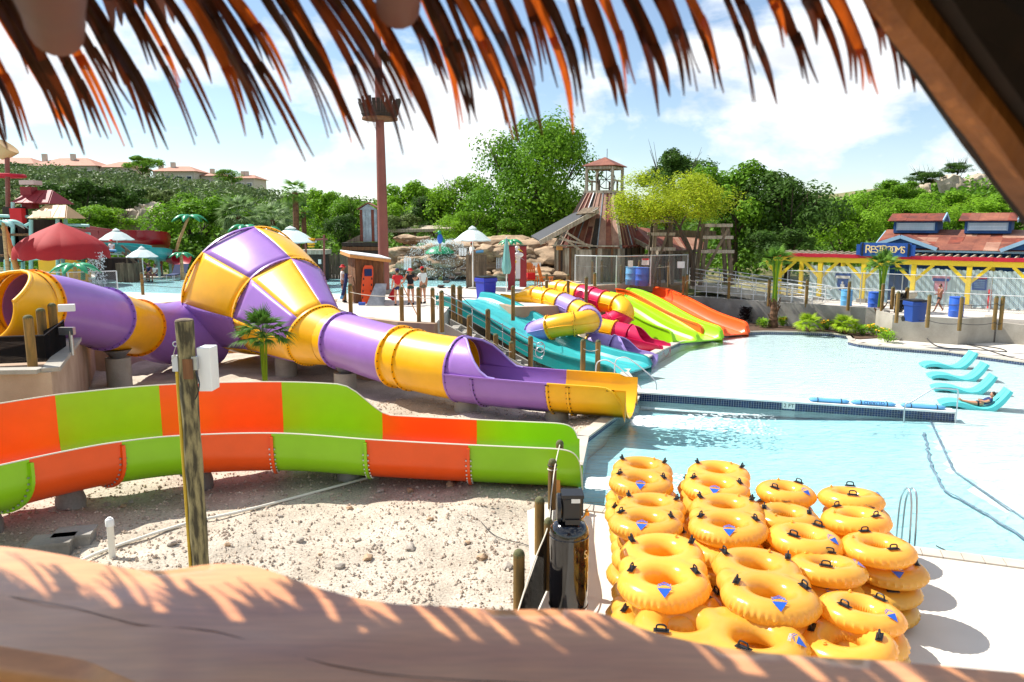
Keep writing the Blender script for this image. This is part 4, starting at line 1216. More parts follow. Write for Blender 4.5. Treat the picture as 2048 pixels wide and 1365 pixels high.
for i, p in enumerate(bp2):
    t = (bp2[min(i + 1, len(bp2) - 1)] - bp2[max(i - 1, 0)]).normalized(); nrm = Vector((0, 1, 0)).cross(t).normalized(); dep = t.cross(nrm).normalized()
    rows.append([p + nrm * (a_ * 1.0 + .004 * math.sin(i)) + dep * (b_ * .6) for a_, b_ in sec])
mb = MB(); mb.strip(rows, closed=True); mb.build('beam', M_log, hut, smooth=25)
q0 = [D(1800, -160, .93), D(1945, 60, .92), D(2085, 260, .90), D(2330, 580, .88), D(2700, 560, .8), D(2600, -400, .9)]
MB().slab(q0, 0.16, (0, 1, 0)).flat('thatch_gable', M_thatch_d, hut)  # slab coloured dark for the roof underside in shade
# live-edge counter
M_slab = material('varnished_cedar_slab', rgb(234, 166, 112), rgb(190, 118, 84), rough=0.26, scale=2.6, amount=.7, stretch=(0.7, 5.5, 3), bump=0.03, bscale=30, fine=0.12, fscale=18, coat=0.25, detail=8)
ZC = CAMH - 0.55
far_px = [(-420, 1040), (-150, 1072), (0, 1090), (120, 1108), (210, 1126), (320, 1136), (430, 1124), (520, 1134), (640, 1172), (780, 1202), (960, 1212), (1120, 1214), (1200, 1222), (1290, 1256), (1420, 1284), (1560, 1300), (1720, 1312), (1880, 1328), (2048, 1345), (2300, 1372), (2700, 1400)]
near_px = [(-420, 1255), (-150, 1282), (0, 1300), (90, 1312), (170, 1326), (230, 1352), (300, 1385), (420, 1440), (560, 1500), (760, 1560), (1000, 1620), (1400, 1700), (2000, 1800), (2700, 1900)]
def resample(P, n):
    S = arclen(P); out = []
    for k in range(n):
        s = S[-1] * k / (n - 1); j = 0
        while j < len(S) - 2 and S[j + 1] < s: j += 1
        out.append(P[j].lerp(P[j + 1], (s - S[j]) / max(1e-9, S[j + 1] - S[j])))
    return out
fe_ = resample(bez([G(u, v, ZC) for u, v in far_px], 6), 90); ne_ = resample(bez([G(u, v, ZC) for u, v in near_px], 6), 90)
mb = MB(); rows = []
for a_, b_ in zip(fe_, ne_):
    d_ = (b_ - a_).normalized(); row = []
    for off, z in ((.012, -.075), (-.012, -.055), (-.016, -.03), (-.008, -.012), (.006, -.003)):
        row.append(a_ + d_ * off + V(0, 0, z))
    for k in range(13):
        q = k / 12; row.append(a_.lerp(b_, .02 + .96 * q) + V(0, 0, fbm(a_.x * 4, lerp(a_.y, b_.y, q) * 7, 2, 1.0) * .004))
    for off, z in ((-.006, -.003), (.010, -.014), (.018, -.034), (.010, -.06), (-.02, -.078)):
        row.append(b_ + d_ * off + V(0, 0, z))
    rows.append(row)
mb.strip(rows)
counter = mb.build('bar_counter', M_slab, smooth=60)
tag(counter, 'wavy edged varnished wood counter slab across the bottom, striped by thatch shadows', 'counter')
bot = MB(); bot.strip([[r_[0], r_[-1]] for r_ in rows]); bot.flat('underside', M_slab, counter)
ck = MB(); pts = []
for k in range(40):
    q = k / 39; a_ = fe_[int(8 + q * 60)]; b_ = ne_[int(8 + q * 60)]
    pts.append(a_.lerp(b_, .52 + .05 * math.sin(q * 5)) + V(0, 0, .001))
ck.tube(pts, .0005, 5); ck.build('crack', M_blackm, counter)
for (u, v) in ((20, 1420), (340, 1480)):
    p = G(u, v, ZC - .1); MB().box((p.x, p.y + .28, ZC - .62), (.09, .09, 1.08)).flat('leg', M_log, counter)
hfl = MB().box((0, -0.9, CAMH - 1.66), (5, 2.6, .1)).flat('hut_floor', M_brownwood, hut)
for x in (-2.3, 2.3): MB().box((x, .2, (CAMH - 1.7) / 2), (.2, .2, CAMH - 1.7)).flat('stilt', M_pole, hut)
# utility pole
pp = D(386, 900, 11.0); px, py = pp.x, 11.0
up = thing('utility_pole', 'tall weathered wooden pole with yellow conduit and white box standing in the gravel', 'pole', (px, py, 0))
n = 16; pts = [(px, py, -.3 + 4.5 * k / n) for k in range(n + 1)]
MB().tube(pts, [.128 + .006 * math.sin(k * 1.7) for k in range(n + 1)], 18).build('post', M_pole, up, smooth=50)
MB().lathe([(.128, 0), (.122, .02), (.07, .035), (0, .04)], 18, (px, py, 4.2)).build('post_top', M_oldwood, up, smooth=20)
M_conduit = material('yellow_conduit', rgb(206, 172, 46), rgb(176, 140, 34), rough=0.55, scale=6)
MB().tube([(px - .145, py - .03, -.2), (px - .145, py - .03, 3.5)], .026, 10).build('conduit', M_conduit, up, smooth=50)
MB().box((px - .155, py - .03, 3.57), (.085, .07, .24)).flat('conduit_box', M_steel_p, up)
wb = MB().box((px + .26, py + .12, 3.47), (.2, .3, .66)).flat('equipment_box', M_white, up)
bv = wb.modifiers.new('b', 'BEVEL'); bv.width = .012; bv.segments = 2
MB().box((px + .15, py - .08, 3.58), (.08, .06, .2)).flat('junction_box', M_steel, up)
MB().box((px + .06, py - .125, 3.5), (.14, .03, .3)).flat('patch_board', M_brownwood, up)
MB().tube(bez([(px + .16, py - .1, 3.46), (px + .22, py - .14, 3.3), (px + .2, py - .16, 3.15), (px + .15, py - .16, 3.05)], 6), .012, 6).build('cable', M_black, up)
MB().tube(bez([(px - .12, py - .05, 3.85), (px - .17, py - .06, 3.7), (px - .13, py - .07, 3.7), (px - .2, py - .06, 3.62), (px - .17, py - .06, 3.55)], 6), .006, 5).build('cord', M_rope, up)
MB().tube([V(px - .135 + .035 * math.cos(k * .5236), py - .05, 3.86 + .035 * math.sin(k * .5236)) for k in range(12)], .009, 6, closed=True).build('eye_ring', M_steel, up)
# pipes and covers in the gravel
M_pvc = material('white_pvc', rgb(232, 228, 214), rgb(214, 208, 192), rough=0.4, scale=4)
p = G(225, 1112, 0.02)
sp = thing('standpipe', 'short white capped plastic standpipe upright in the gravel', 'pipe', p)
MB().lathe([(.055, -.2), (.055, .56)], 16, p).build('pipe', M_pvc, sp, smooth=50)
MB().lathe([(.07, .54), (.07, .64), (.055, .665), (.03, .668), (.03, .69), (0, .69)], 16, p).build('cap', M_white, sp, smooth=40)
pts = [G(u, v, 0) for u, v in ((130, 1140), (185, 1112), (280, 1080), (380, 1052), (470, 1030), (560, 1004), (650, 978), (745, 952))]
tag(MB().tube(bez([V(q.x, q.y, gravel_z(q.x, q.y) + .05) for q in pts], 6), .03, 8).build('drain_pipe', M_pvc, smooth=60), 'long thin white plastic pipe lying across the gravel', 'pipe')
pts = [G(u, v, 0) for u, v in ((962, 1048), (985, 1068), (1010, 1078), (1040, 1083), (1066, 1092))]
tag(MB().tube(bez([V(q.x, q.y, gravel_z(q.x, q.y) + .03) for q in pts], 6), .008, 5).build('cord', M_cable_dark), 'thin dark cord lying on the gravel near the posts', 'cord')
for (u, v, w, lab) in ((105, 1088, .62, 'grey concrete box lid in the gravel, the nearer of two'), (150, 1072, .58, 'grey concrete box lid in the gravel, the farther of two')):
    p = G(u, v, .1); t = thing('cover_box', lab, 'concrete cover', (p.x, p.y, 0), 'concrete covers by the standpipe')
    MB().box((p.x, p.y, .0), (w, .42, .3), rz=.25).flat('body', M_concrete_w, t); MB().box((p.x, p.y, .17), (w + .06, .48, .05), rz=.25).flat('lid', M_concrete_w, t)
# near rope fence, net and compressor
def post(mbp, x, y, z0, h, r_=.075, t=None, lean=0.0):
    pts = [(x + lean * k / 4, y, z0 - .2 + (h + .2 - .06) * k / 4) for k in range(5)]
    MB().tube(pts, r_, 14).build('post', M_post, t, smooth=50)
    MB().lathe([(r_ * 1.005, -.03), (r_ * .99, .0), (r_ * .8, .045), (r_ * .45, .07), (0, .078)], 14, (x + lean, y, z0 + h - .06)).build('post_cap', M_post_cap, t, smooth=60)
netm = bpy.data.materials.new('black_net'); netm.use_nodes = True
N = netm.node_tree.nodes; Lk = netm.node_tree.links
bs = N['Principled BSDF']; bs.inputs['Base Color'].default_value = (.012, .012, .013, 1); bs.inputs['Roughness'].default_value = 1; bs.inputs['Specular IOR Level'].default_value = 0
def mesh_alpha(mat, sc, thr, rot=0.0):
    N = mat.node_tree.nodes; Lk = mat.node_tree.links; bs = N['Principled BSDF']
    tc_ = N.new('ShaderNodeTexCoord'); sx_ = N.new('ShaderNodeSeparateXYZ'); Lk.new(tc_.outputs['UV'], sx_.inputs[0])
    outs = []
    for ax in ('X', 'Y'):
        m1 = N.new('ShaderNodeMath'); m1.operation = 'MULTIPLY'; m1.inputs[1].default_value = sc
        Lk.new(sx_.outputs[ax], m1.inputs[0])
        m2 = N.new('ShaderNodeMath'); m2.operation = 'FRACT'; Lk.new(m1.outputs[0], m2.inputs[0])
        m3 = N.new('ShaderNodeMath'); m3.operation = 'LESS_THAN'; m3.inputs[1].default_value = thr; Lk.new(m2.outputs[0], m3.inputs[0]); outs.append(m3)
    mm = N.new('ShaderNodeMath'); mm.operation = 'MAXIMUM'; Lk.new(outs[0].outputs[0], mm.inputs[0]); Lk.new(outs[1].outputs[0], mm.inputs[1])
    Lk.new(mm.outputs[0], bs.inputs['Alpha'])
mesh_alpha(netm, 40.0, 0.84)
chain = bpy.data.materials.new('chain_link_wire'); chain.use_nodes = True
bs = chain.node_tree.nodes['Principled BSDF']; bs.inputs['Base Color'].default_value = rgb(150, 154, 156); bs.inputs['Roughness'].default_value = .5; bs.inputs['Metallic'].default_value = .4
mesh_alpha(chain, 14.0, 0.10)
def net_panel(name, a_, b_, z0, z1, mat, parent, diag=False):
    """upright sheet of mesh from a to b with metre-true UVs"""
    a_ = Vector(a_); b_ = Vector(b_); L = (V(b_.x, b_.y, 0) - V(a_.x, a_.y, 0)).length
    za0, zb0 = (z0 if isinstance(z0, tuple) else (z0, z0)); za1, zb1 = (z1 if isinstance(z1, tuple) else (z1, z1))
    me = bpy.data.meshes.new(name)
    me.from_pydata([(a_.x, a_.y, za0), (b_.x, b_.y, zb0), (b_.x, b_.y, zb1), (a_.x, a_.y, za1)], [], [(0, 1, 2, 3)])
    uv = me.uv_layers.new(name='UVMap'); co = [(0, za0), (L, zb0), (L, zb1), (0, za1)]
    if diag: co = [((x + y) * .707, (x - y) * .707) for x, y in co]
    for i in range(4): uv.data[i].uv = co[i]
    return link_mesh(name, me, mat, parent)
pf = thing('rope_fence', 'round wooden posts with rope and black net left of the compressor', 'fence', (.4, 11, 0))
posts_near = [(0.10, 10.15, 1.0), (0.47, 12.2, 1.02), (0.80, 14.3, 1.02), (1.02, 15.5, 1.05)]
for (x, y, h) in posts_near: post(None, x, y, 0, h, .085, pf)
post(None, .56, 10.95, 0, 1.15, .07, pf)
na, nb_, nc = V(.02, 8.9, 0), V(.55, 10.95, 0), V(.80, 14.2, 0)
net_panel('net', na, nb_, 0.02, (.55, 1.02), netm, pf); net_panel('net', nb_, nc, 0.02, (1.02, .95), netm, pf)
MB().tube(bez([V(.02, 8.9, .55), V(.3, 10.0, .86), V(.55, 10.95, 1.02), V(.68, 12.5, .93), V(.86, 14.25, .95), V(1.02, 15.45, .98)], 8), .012, 6).build('rope', M_rope, pf)
for i_, zz in enumerate((.9, .82)): MB().tube([V(.8 + .09 * math.cos(k * .5236), 14.3 + .09 * math.sin(k * .5236), zz) for k in range(12)], .012, 5, closed=True).build('rope_loop', M_rope if i_ else M_cable_dark, pf)
lw = G(1128, 1000, 0)
tag(MB().bar((.98, 15.2, .0), (.95, 15.33, .92), .09, .035).flat('loose_board', M_amber), 'pale lumber board leaning against the tallest near post', 'board')
cx_, cy_ = D(1138, 1100, 9.9).x, 9.9
ac = thing('air_compressor', 'glossy black upright tank compressor with motor on top beside the net', 'compressor', (cx_, cy_, 0))
M_tank = material('gloss_black_tank', rgb(14, 14, 18), rgb(20, 18, 20), rough=0.08, coat=0.6)
MB().lathe([(.18, .12), (.262, .24), (.272, .32), (.272, 1.36), (.262, 1.45), (.21, 1.53), (.1, 1.57), (0, 1.58)], 32, (cx_, cy_, 0)).build('tank', M_tank, ac, smooth=50)
for zz in (.33, 1.35): MB().tube([V(cx_ + .274 * math.cos(k * .2618), cy_ + .274 * math.sin(k * .2618), zz) for k in range(24)], .008, 6, closed=True).build('tank_seam', M_tank, ac)
for k in range(3):
    a_ = k * 2.094 + .3; MB().bar((cx_ + .2 * math.cos(a_), cy_ + .2 * math.sin(a_), .3), (cx_ + .26 * math.cos(a_), cy_ + .26 * math.sin(a_), 0), .06, .03).flat('foot', M_black, ac)
bx_ = MB().box((cx_ + .02, cy_, 1.76), (.26, .34, .34)).flat('motor_housing', M_blackm, ac); bv = bx_.modifiers.new('b', 'BEVEL'); bv.width = .02; bv.segments = 2
MB().lathe([(.19, -.03), (.2, -.02), (.2, .02), (.19, .03)], 24, (cx_ - .15, cy_ - .02, 1.75), M=Matrix.Rotation(R(90), 3, 'Y')).build('flywheel_guard', M_black, ac, smooth=30)
MB().box((cx_ + .03, cy_ - .05, 1.955), (.3, .28, .05)).flat('top_plate', M_blackm, ac)
MB().box((cx_ + .07, cy_ - .175, 1.9), (.12, .02, .06)).flat('label_plate', M_steel, ac)
MB().box((cx_ + .03, cy_ - .18, 1.6), (.2, .03, .07)).flat('bracket', M_blackm, ac)
for k in range(5): MB().box((cx_ + .165, cy_ - .1 + k * .05, 1.78), (.03, .012, .24)).flat('cooling_fin', M_blackm, ac)
M_brass = material('brass', rgb(200, 140, 60), rough=.3, metal=.9)
MB().tube(bez([(cx_ + .16, cy_ - .12, 1.62), (cx_ + .2, cy_ - .14, 1.68), (cx_ + .22, cy_ - .12, 1.76)], 5), .012, 6).build('brass_pipe', M_brass, ac)
MB().lathe([(.03, 0), (.03, .05), (.012, .06), (.012, .09)], 10, (cx_ + .23, cy_ - .13, 1.68)).build('pressure_valve', M_brass, ac)
for i_, s_ in enumerate(('S', 'A')):
    a_ = R(-52 + i_ * 30); text(s_, 'lettering', M_cream, ac, (cx_ + .275 * math.sin(R(52) + i_ * .5), cy_ - .275 * math.cos(R(52) + i_ * .5), 1.12), facing((math.cos(R(52) + i_ * .5), math.sin(R(52) + i_ * .5), 0)), .17, .003)
# inflatable tubes
M_vinyl = material('amber_vinyl', rgb(255, 206, 92), rgb(253, 190, 64), rough=0.22, scale=2.5, amount=0.8, coat=0.35, trans=0.4, bump=0.05, bscale=9, orand=.14)
M_logo = material('blue_print', rgb(40, 96, 200), rough=0.3)
M_logo2 = material('pale_blue_print', rgb(150, 186, 214), rough=0.3)
def torus_mb(Rm, rm, c=(0, 0, 0), nu=64, nv=16, flat=.84):
    mb = MB(); rows = []
    for i in range(nu + 1):
        a_ = 2 * math.pi * i / nu; row = []
        for k in range(nv):
            b_ = 2 * math.pi * k / nv
            pl = .018 * math.exp(-((b_ if b_ < math.pi else b_ - 2 * math.pi) / .45) ** 2) * (math.sin(i * math.pi) if False else (1 if i % 2 else -.6))
            pin = .006 * math.exp(-((b_ - math.pi) / .5) ** 2) * (1 if i % 2 else -1)
            q = Rm + (rm + pl + pin) * math.cos(b_)
            row.append((c[0] + q * math.cos(a_), c[1] + q * math.sin(a_), c[2] + rm * flat * math.sin(b_)))
        rows.append(row)
    mb.strip([list(reversed(x)) for x in rows], closed=True); return mb
single_me = torus_mb(.335, .178).mesh('ring', 40)
tmp = MB()
t1 = torus_mb(.385, .192, (0, -.40, 0), 48, 16); t2 = torus_mb(.375, .188, (0, .40, 0), 48, 16)
tmp.add(t1.v, t1.f); tmp.add(t2.v, t2.f); tmp.box((0, 0, 0), (.36, .14, .30)); [tmp.ell((x, 0, 0), (.15, .2, .16)) for x in (-.43, .43)]
to = tmp.flat('tmp', None)
rm_ = to.modifiers.new('r', 'REMESH'); rm_.mode = 'VOXEL'; rm_.voxel_size = .028
s_ = to.modifiers.new('s', 'SMOOTH'); s_.iterations = 16; s_.factor = .6
dg = bpy.context.evaluated_depsgraph_get(); dg.update()
double_me = bpy.data.meshes.new_from_object(to.evaluated_get(dg)); double_me.name = 'ring'
bpy.data.objects.remove(to)
double_me.polygons.foreach_set('use_smooth', [True] * len(double_me.polygons))
for v in double_me.vertices:
    dx, dy = v.co.x, v.co.y - (.4 if v.co.y > 0 else -.4); q = math.hypot(dx, dy)
    if q > .47 and abs(v.co.y) > .12: k = 1 + .016 * math.sin(44 * math.atan2(dy, dx)) * math.exp(-(v.co.z / .06) ** 2); v.co.x *= k; v.co.y *= k
for me in (single_me, double_me):
    me.materials.clear(); me.materials.append(M_vinyl)
hb = MB(); hb.box((0, 0, .006), (.2, .085, .012)); hb.box((0, 0, .016), (.15, .05, .014))
hb.tube(bez([(-.062, 0, .01), (-.06, 0, .06), (-.035, 0, .082), (.035, 0, .082), (.06, 0, .06), (.062, 0, .01)], 4), .012, 6)
handle_me = hb.mesh('handle', 30); handle_me.materials.append(M_blackm)
lg = MB(); lg.add([(-.085, .05, 0), (.085, .05, 0), (0, -.07, 0)], [(0, 2, 1)]); lg.add([(-.085, .062, 0), (0, .095, 0), (.085, .062, 0), (.085, .072, 0), (0, .108, 0), (-.085, .072, 0)], [(0, 1, 4, 5), (1, 2, 3, 4)])
lg.add([(-.07, .088, 0), (0, .118, 0), (.07, .088, 0), (.07, .096, 0), (0, .128, 0), (-.07, .096, 0)], [(0, 1, 4, 5), (1, 2, 3, 4)])
logo_me = lg.mesh('logo', 0); logo_me.materials.append(M_logo)
fcu = text('FRONT', 'lettering', M_logo2, None, (0, 0, 0), Matrix.Identity(3), .05, .001); front_me = fcu.data; bpy.data.objects.remove(fcu)
def ltag(me, name, parent, loc, rot):
    o = bpy.data.objects.new(name, me); C.objects.link(o); o.parent = parent; o.location = loc; o.rotation_euler = rot; o.scale = (.86,) * 3 if name == 'handle' else (1, 1, 1); return o
vb = MB(); vb.lathe([(.022, 0), (.022, .012), (.012, .016), (.012, .03), (0, .032)], 8); valve_me = vb.mesh('valve', 30); valve_me.materials.append(M_vinyl)
def inflatable(kind, label, loc, rot, group, deco=True):
    dbl = kind == 'double'
    t = thing('double_tube' if dbl else 'single_tube', label, 'inflatable tube', loc, group, rot)
    k = rnd.uniform(.96, 1.03); t.scale = (k, k * rnd.uniform(.97, 1.02), k * rnd.uniform(.88, 1.03))
    ltag(double_me if dbl else single_me, 'ring', t, (0, 0, 0), (0, 0, 0))
    ltag(valve_me, 'valve', t, (.2, .68, .165) if dbl else (.1, .33, .155), (0, 0, 0))
    if dbl:
        for (x, y, a_) in ((-.40, .52, .25), (.40, .52, -.25), (-.39, -.36, -.35), (.39, -.36, .35)):
            ltag(handle_me, 'handle', t, (x, y, .172), (0, 0, math.pi / 2 + a_))
        if deco:
            ltag(logo_me, 'logo', t, (0, -.885, .150), (R(38), 0, 0)); ltag(front_me, 'lettering', t, (0, -.765, .187), (0, 0, math.pi))
    else:
        for a_ in (0.2, math.pi + .2):
            ltag(handle_me, 'handle', t, (.345 * math.cos(a_), .345 * math.sin(a_), .162), (0, 0, a_ + math.pi / 2))
        if deco: ltag(logo_me, 'logo', t, (.42 * math.cos(-1.35), .42 * math.sin(-1.35), .146), (R(32), 0, .22))
    return t
DZ = .285
ordn = ['top', 'second from top', 'third from top', 'bottom']
dstacks = [((1285, 943), (1282, 968), 1.07, 'back left double stack by the pool edge', 4),
           ((1438, 946), (1431, 982), 1.10, 'back double stack, second from the left', 4),
           ((1303, 1016), (1291, 1050), 1.10, 'middle left stack of double tubes', 4),
           ((1452, 1018), (1456, 1060), 1.12, 'middle double stack beside the singles', 4),
           ((1324, 1117), (1327, 1166), 1.12, 'left front stack of double tubes', 4),
           ((1514, 1140), (1540, 1200), 1.12, 'centre front stack of double tubes', 4),
           ((1400, 1262), (1470, 1290), 0.92, 'front double stack half hidden by the counter', 3)]
r = random.Random(5)
for (ua, va), (ub, vb), z, ph, nl in dstacks:
    A = G(ua, va, z); Bq = G(ub, vb, z); c = (A + Bq) / 2; dd = A - Bq; ang = math.atan2(-dd.x, dd.y)
    if 'hidden' in ph: ang = math.radians(62)
    for k in range(nl):
        zz = z - k * DZ if k < nl - 1 else max(.19, z - k * DZ)
        jit = (0, 0) if k == 0 else (r.uniform(-.11, .09), r.uniform(-.10, .10))
        inflatable('double', f'{ordn[k] if k < nl - 1 else "bottom"} amber tube of the {ph}', (c.x + jit[0], c.y + jit[1], max(.18, zz)), (r.uniform(-.05, .05) if k == 0 else r.uniform(-.03, .03), r.uniform(-.05, .05) if k == 0 else 0, ang + (0 if k == 0 else r.uniform(-.25, .25))), 'stacked amber double tubes', k == 0)
sstacks = [((1572, 988), 1.0, 'back left single stack', .4, 3, (0, .06)),
           ((1702, 1000), 1.0, 'back right single stack by the water', 1.0, 3, (.04, .1)),
           ((1572, 1037), 1.02, 'second row single stack beside the doubles', 2.6, 3, (0, 0)),
           ((1712, 1043), 1.02, 'second row right single stack', 1.9, 3, (.0, .1)),
           ((1610, 1083), 1.05, 'third row single stack', .5, 3, (0, .06)),
           ((1756, 1100), 1.05, 'right single stack with long shadow on the deck', 1.5, 4, (0, .04)),
           ((1655, 1140), 1.0, 'tilted single stack in the middle right', .9, 3, (.06, .12)),
           ((1722, 1228), .98, 'front right single stack near the counter', .3, 4, (.05, .12)),
           ((1692, 1292), .85, 'nearest single stack, cut off by the counter', 2.4, 3, (.04, .12))]
for (u, v), z, ph, a_, nl, tl in sstacks:
    c = G(u, v, z)
    for k in range(nl):
        j = (0, 0) if k == 0 else (r.uniform(-.06, .12), r.uniform(-.06, .08))
        if 'long shadow' in ph and k: j = (.22 - .06 * k, -.05)
        inflatable('single', f'{ordn[k] if k < nl - 1 else "bottom"} amber tube of the {ph}', (c.x + j[0], c.y + j[1], max(.17, z - k * DZ)), (-tl[0] * (k == 0), tl[1] * (k == 0), a_ if k == 0 else r.random() * 6), 'stacked amber single tubes', True)
# fences on the decks
def rope_fence(label, pts, z, h=1.05, r_=.085, rope=True, sag=.08, levels=(.75,), rmat=None, name='rope_fence'):
    """round posts at the points, slack ropes between neighbours"""
    t = thing(name, label, 'fence', (pts[0][0], pts[0][1], z))
    Z = lambda p: p[2] if len(p) > 2 else z
    for p in pts: post(None, p[0], p[1], Z(p), h, r_, t)
    if rope:
        for a_, b_ in zip(pts, pts[1:]):
            for lv in levels:
                A = V(a_[0], a_[1] - r_, Z(a_) + h * lv); Bq = V(b_[0], b_[1] - r_, Z(b_) + h * lv)
                MB().tube([A.lerp(Bq, k / 8) - V(0, 0, sag * 4 * (k / 8) * (1 - k / 8)) for k in range(9)], .014, 5).build('rope', rmat or M_rope, t)
    return t
ZD = 1.85
def gp(u, v, z=ZD):
    p = G(u, v, z); return (p.x, p.y)
rope_fence('post and rope fence along the upper deck edge before the wooden shed', [gp(702, 633), gp(804, 643), gp(838, 644), gp(866, 646), gp(884, 654)], ZD, 1.35)
rope_fence('posts with dark ropes along the splash pool edge behind the lifeguards', [gp(286, 590), gp(648, 603), gp(690, 600), gp(851, 575)], ZD, 1.2, levels=(.75, .45), rmat=M_cable_dark, sag=.12)
rope_fence('tall posts in two rows down the stairs beside the teal slide', [gp(907, 634) + (ZD,), gp(920, 638) + (ZD,), (-.95, 29.35, 1.0), (.04, 29.05, .3), (.72, 28.8, .0)], ZD, 1.33, r_=.1, rmat=M_cable_dark)
rope_fence('shorter posts on the gravel side of the stairs', [(-1.62, 28.3, .92), (-.62, 28.3, .2), (-.02, 28.35, -.1)], 0, 1.3, r_=.1, levels=(.7,))
rope_fence('two posts at the pool end of the teal slide', [(2.68, 27.9), (3.22, 27.7)], 0, 1.35, r_=.1)
rope_fence('post row behind the starts of the lilac and pink tube slides', [gp(1026, 632), gp(1093, 597), gp(1136, 597), gp(1172, 605)], ZD, 1.25)
rope_fence('post row with slack ropes in front of the mine building fence', [gp(1103, 558), gp(1150, 562), gp(1184, 568), gp(1203, 566), gp(1230, 562), gp(1278, 568), gp(1337, 568)], ZD, 1.5)
rope_fence('post pairs above the lime and orange slide starts', [gp(1189, 590), gp(1242, 568), gp(1263, 568), gp(1311, 567), gp(1319, 567)], ZD, 1.2, rope=False)
rope_fence('posts along the top of the grey retaining wall', [gp(1366, 597, 1.3), gp(1373, 594, 1.3), gp(1457, 598, 1.3), gp(1537, 606, 1.3), gp(1612, 608, 1.3), gp(1696, 614, 1.3), gp(1763, 620, 1.3)], 1.3, 1.35, rmat=M_rope)
rope_fence('stout posts on the rim of the angular terrace wall', [gp(1793, 637, 1.22), gp(1855, 646, 1.22), gp(1919, 652, 1.22), gp(1988, 650, 1.22), gp(2000, 658, 1.05)], 1.2, 1.3, levels=(.75, .1), rmat=M_cable_dark)
rope_fence('three mossy posts at the deck corner by the yellow slide start', [gp(66, 738, 1.84), gp(90, 716, 1.84), gp(112, 700, 1.84)], 1.84, 1.42, r_=.12, rope=False)
PLAT = [(-11.9, 19.0), (-14.35, 24.4), (-17.5, 31.0), (-40, 31.0), (-40, 17.5)]
pt_ = MB(); pt_.prism(PLAT, -.4, 1.84); pt_.build('start_platform', M_concrete_tan, smooth=0, kind='structure')
cb = thing('platform_kerb', 'pale raised concrete kerb round the start platform corner', 'kerb', (-12, 19, 1.84))
for a_, b_ in (((-11.95, 19.08), (-14.35, 24.3)), ((-12.15, 19.0), (-26, 17.9))):
    MB().bar((a_[0], a_[1], 1.895), (b_[0], b_[1], 1.895), .42, .11).flat('kerb_block', M_concrete, cb)
q = gp(100, 612, 1.84)
tag(MB().box((-12.95, 21.7, 3.22), (.42, .2, .2), rz=.4).flat('white_fixture', M_white), 'small white box on top of the posts by the yellow slide start', 'fixture')
nt = thing('guard_net', 'dark guard net hung between posts across the yellow slide start', 'net', (-13, 20, 1.84))
net_panel('net', V(-17.5, 18.9, 0), V(-12.75, 20.2, 0), 1.9, 2.62, netm, nt); net_panel('net', V(-12.75, 20.2, 0), V(-13.6, 22.6, 0), 1.9, 2.75, netm, nt)
MB().tube([V(-17.5, 18.9, 2.63), V(-12.75, 20.2, 2.63), V(-13.6, 22.6, 2.76)], .02, 6).build('top_rope', M_cable_dark, nt)
mtb = thing('pipe_bracket', 'steel pipe bracket strapped to a post near the slide start', 'bracket', (-13.1, 21.9, 1.84))
MB().tube([(-12.85, 21.6, 1.84), (-12.85, 21.6, 2.55)], .06, 10).build('pipe', M_steel, mtb); MB().box((-12.95, 21.62, 2.55), (.42, .14, .22)).flat('clamp', M_steel, mtb)
st = thing('stairs', 'concrete steps with steel handrails descending beside the teal slide', 'stairs', (-1.5, 27, 0))
sd = V(1, -.06, 0).normalized(); sl = V(-sd.y, sd.x, 0)
s0 = V(-2.5, 28.95, 0)
for k in range(11):
    z1 = ZD - .17 * (k + 1)
    if z1 < .02: break
    c = s0 + sd * (.15 + .3 * k + .15)
    m = Matrix((sd, sl, V(0, 0, 1))).transposed()
    MB().box(c + V(0, 0, (z1 - .5) / 2), (.3, 1.0, z1 + .5), M=m).flat('step', M_concrete, st)
for sg in (-1, 1):
    o = sl * sg * .6
    mb = MB(); mb.slab([s0 + o + V(0, 0, ZD + .05), s0 + o + sd * 3.3 + V(0, 0, .15), s0 + o + sd * 3.3 + V(0, 0, -.5), s0 + o + V(0, 0, -.5)], .2, sl * sg); mb.flat('cheek_wall', M_concrete, st)
o = sl * .5
for hgt in (1.0, .72, .45):
    A = s0 + o + V(0, 0, ZD + hgt); Bq = s0 + o + sd * 3.3 + V(0, 0, .05 + hgt)
    pts = [A - sd * .5, A, Bq, Bq + sd * .35]
    MB().tube(bez(pts, 6), .022 if hgt > .9 else .014, 7).build('handrail' if hgt > .9 else 'mid_rail', M_steel, st, smooth=60)
for q in (-.4, .9, 2.1, 3.3):
    zz = ZD if q < 0 else ZD - (ZD - .05) * q / 3.5
    c = s0 + o + sd * q; MB().tube([c + V(0, 0, zz - .3), c + V(0, 0, zz + 1.0)], .02, 7).build('rail_post', M_steel, st, smooth=60)
c = s0 + o + sd * 3.6 + V(0, 0, .83)
MB().tube([c + sd * (.17 * math.cos(k * .5236)) + V(0, 0, .2 * math.sin(k * .5236)) for k in range(12)], .02, 7, closed=True).build('rail_loop', M_steel, st, smooth=60)
c2 = c - sl * 1.2
MB().tube([c2 + sd * (.17 * math.cos(k * .5236)) + V(0, 0, .2 * math.sin(k * .5236)) for k in range(12)], .02, 7, closed=True).build('rail_loop', M_steel, st, smooth=60)
tg = thing('pool_step_rail', 'pair of arched steel rails at the pool corner by the teal slide', 'handrail', (3.6, 26.4, 0))
for dx, dy in ((0, 0), (.75, .55)):
    b_ = V(3.0 + dx, 26.3 + dy, 0)
    MB().tube(bez([b_ + V(0, 0, -.1), b_ + V(0, 0, .6), b_ + V(.12, -.05, .82), b_ + V(.45, -.2, .84), b_ + V(1.0, -.5, .45), b_ + V(1.35, -.7, .1), b_ + V(1.4, -.7, -.3)], 6), .022, 8).build('rail', M_steel_p, tg, smooth=60)
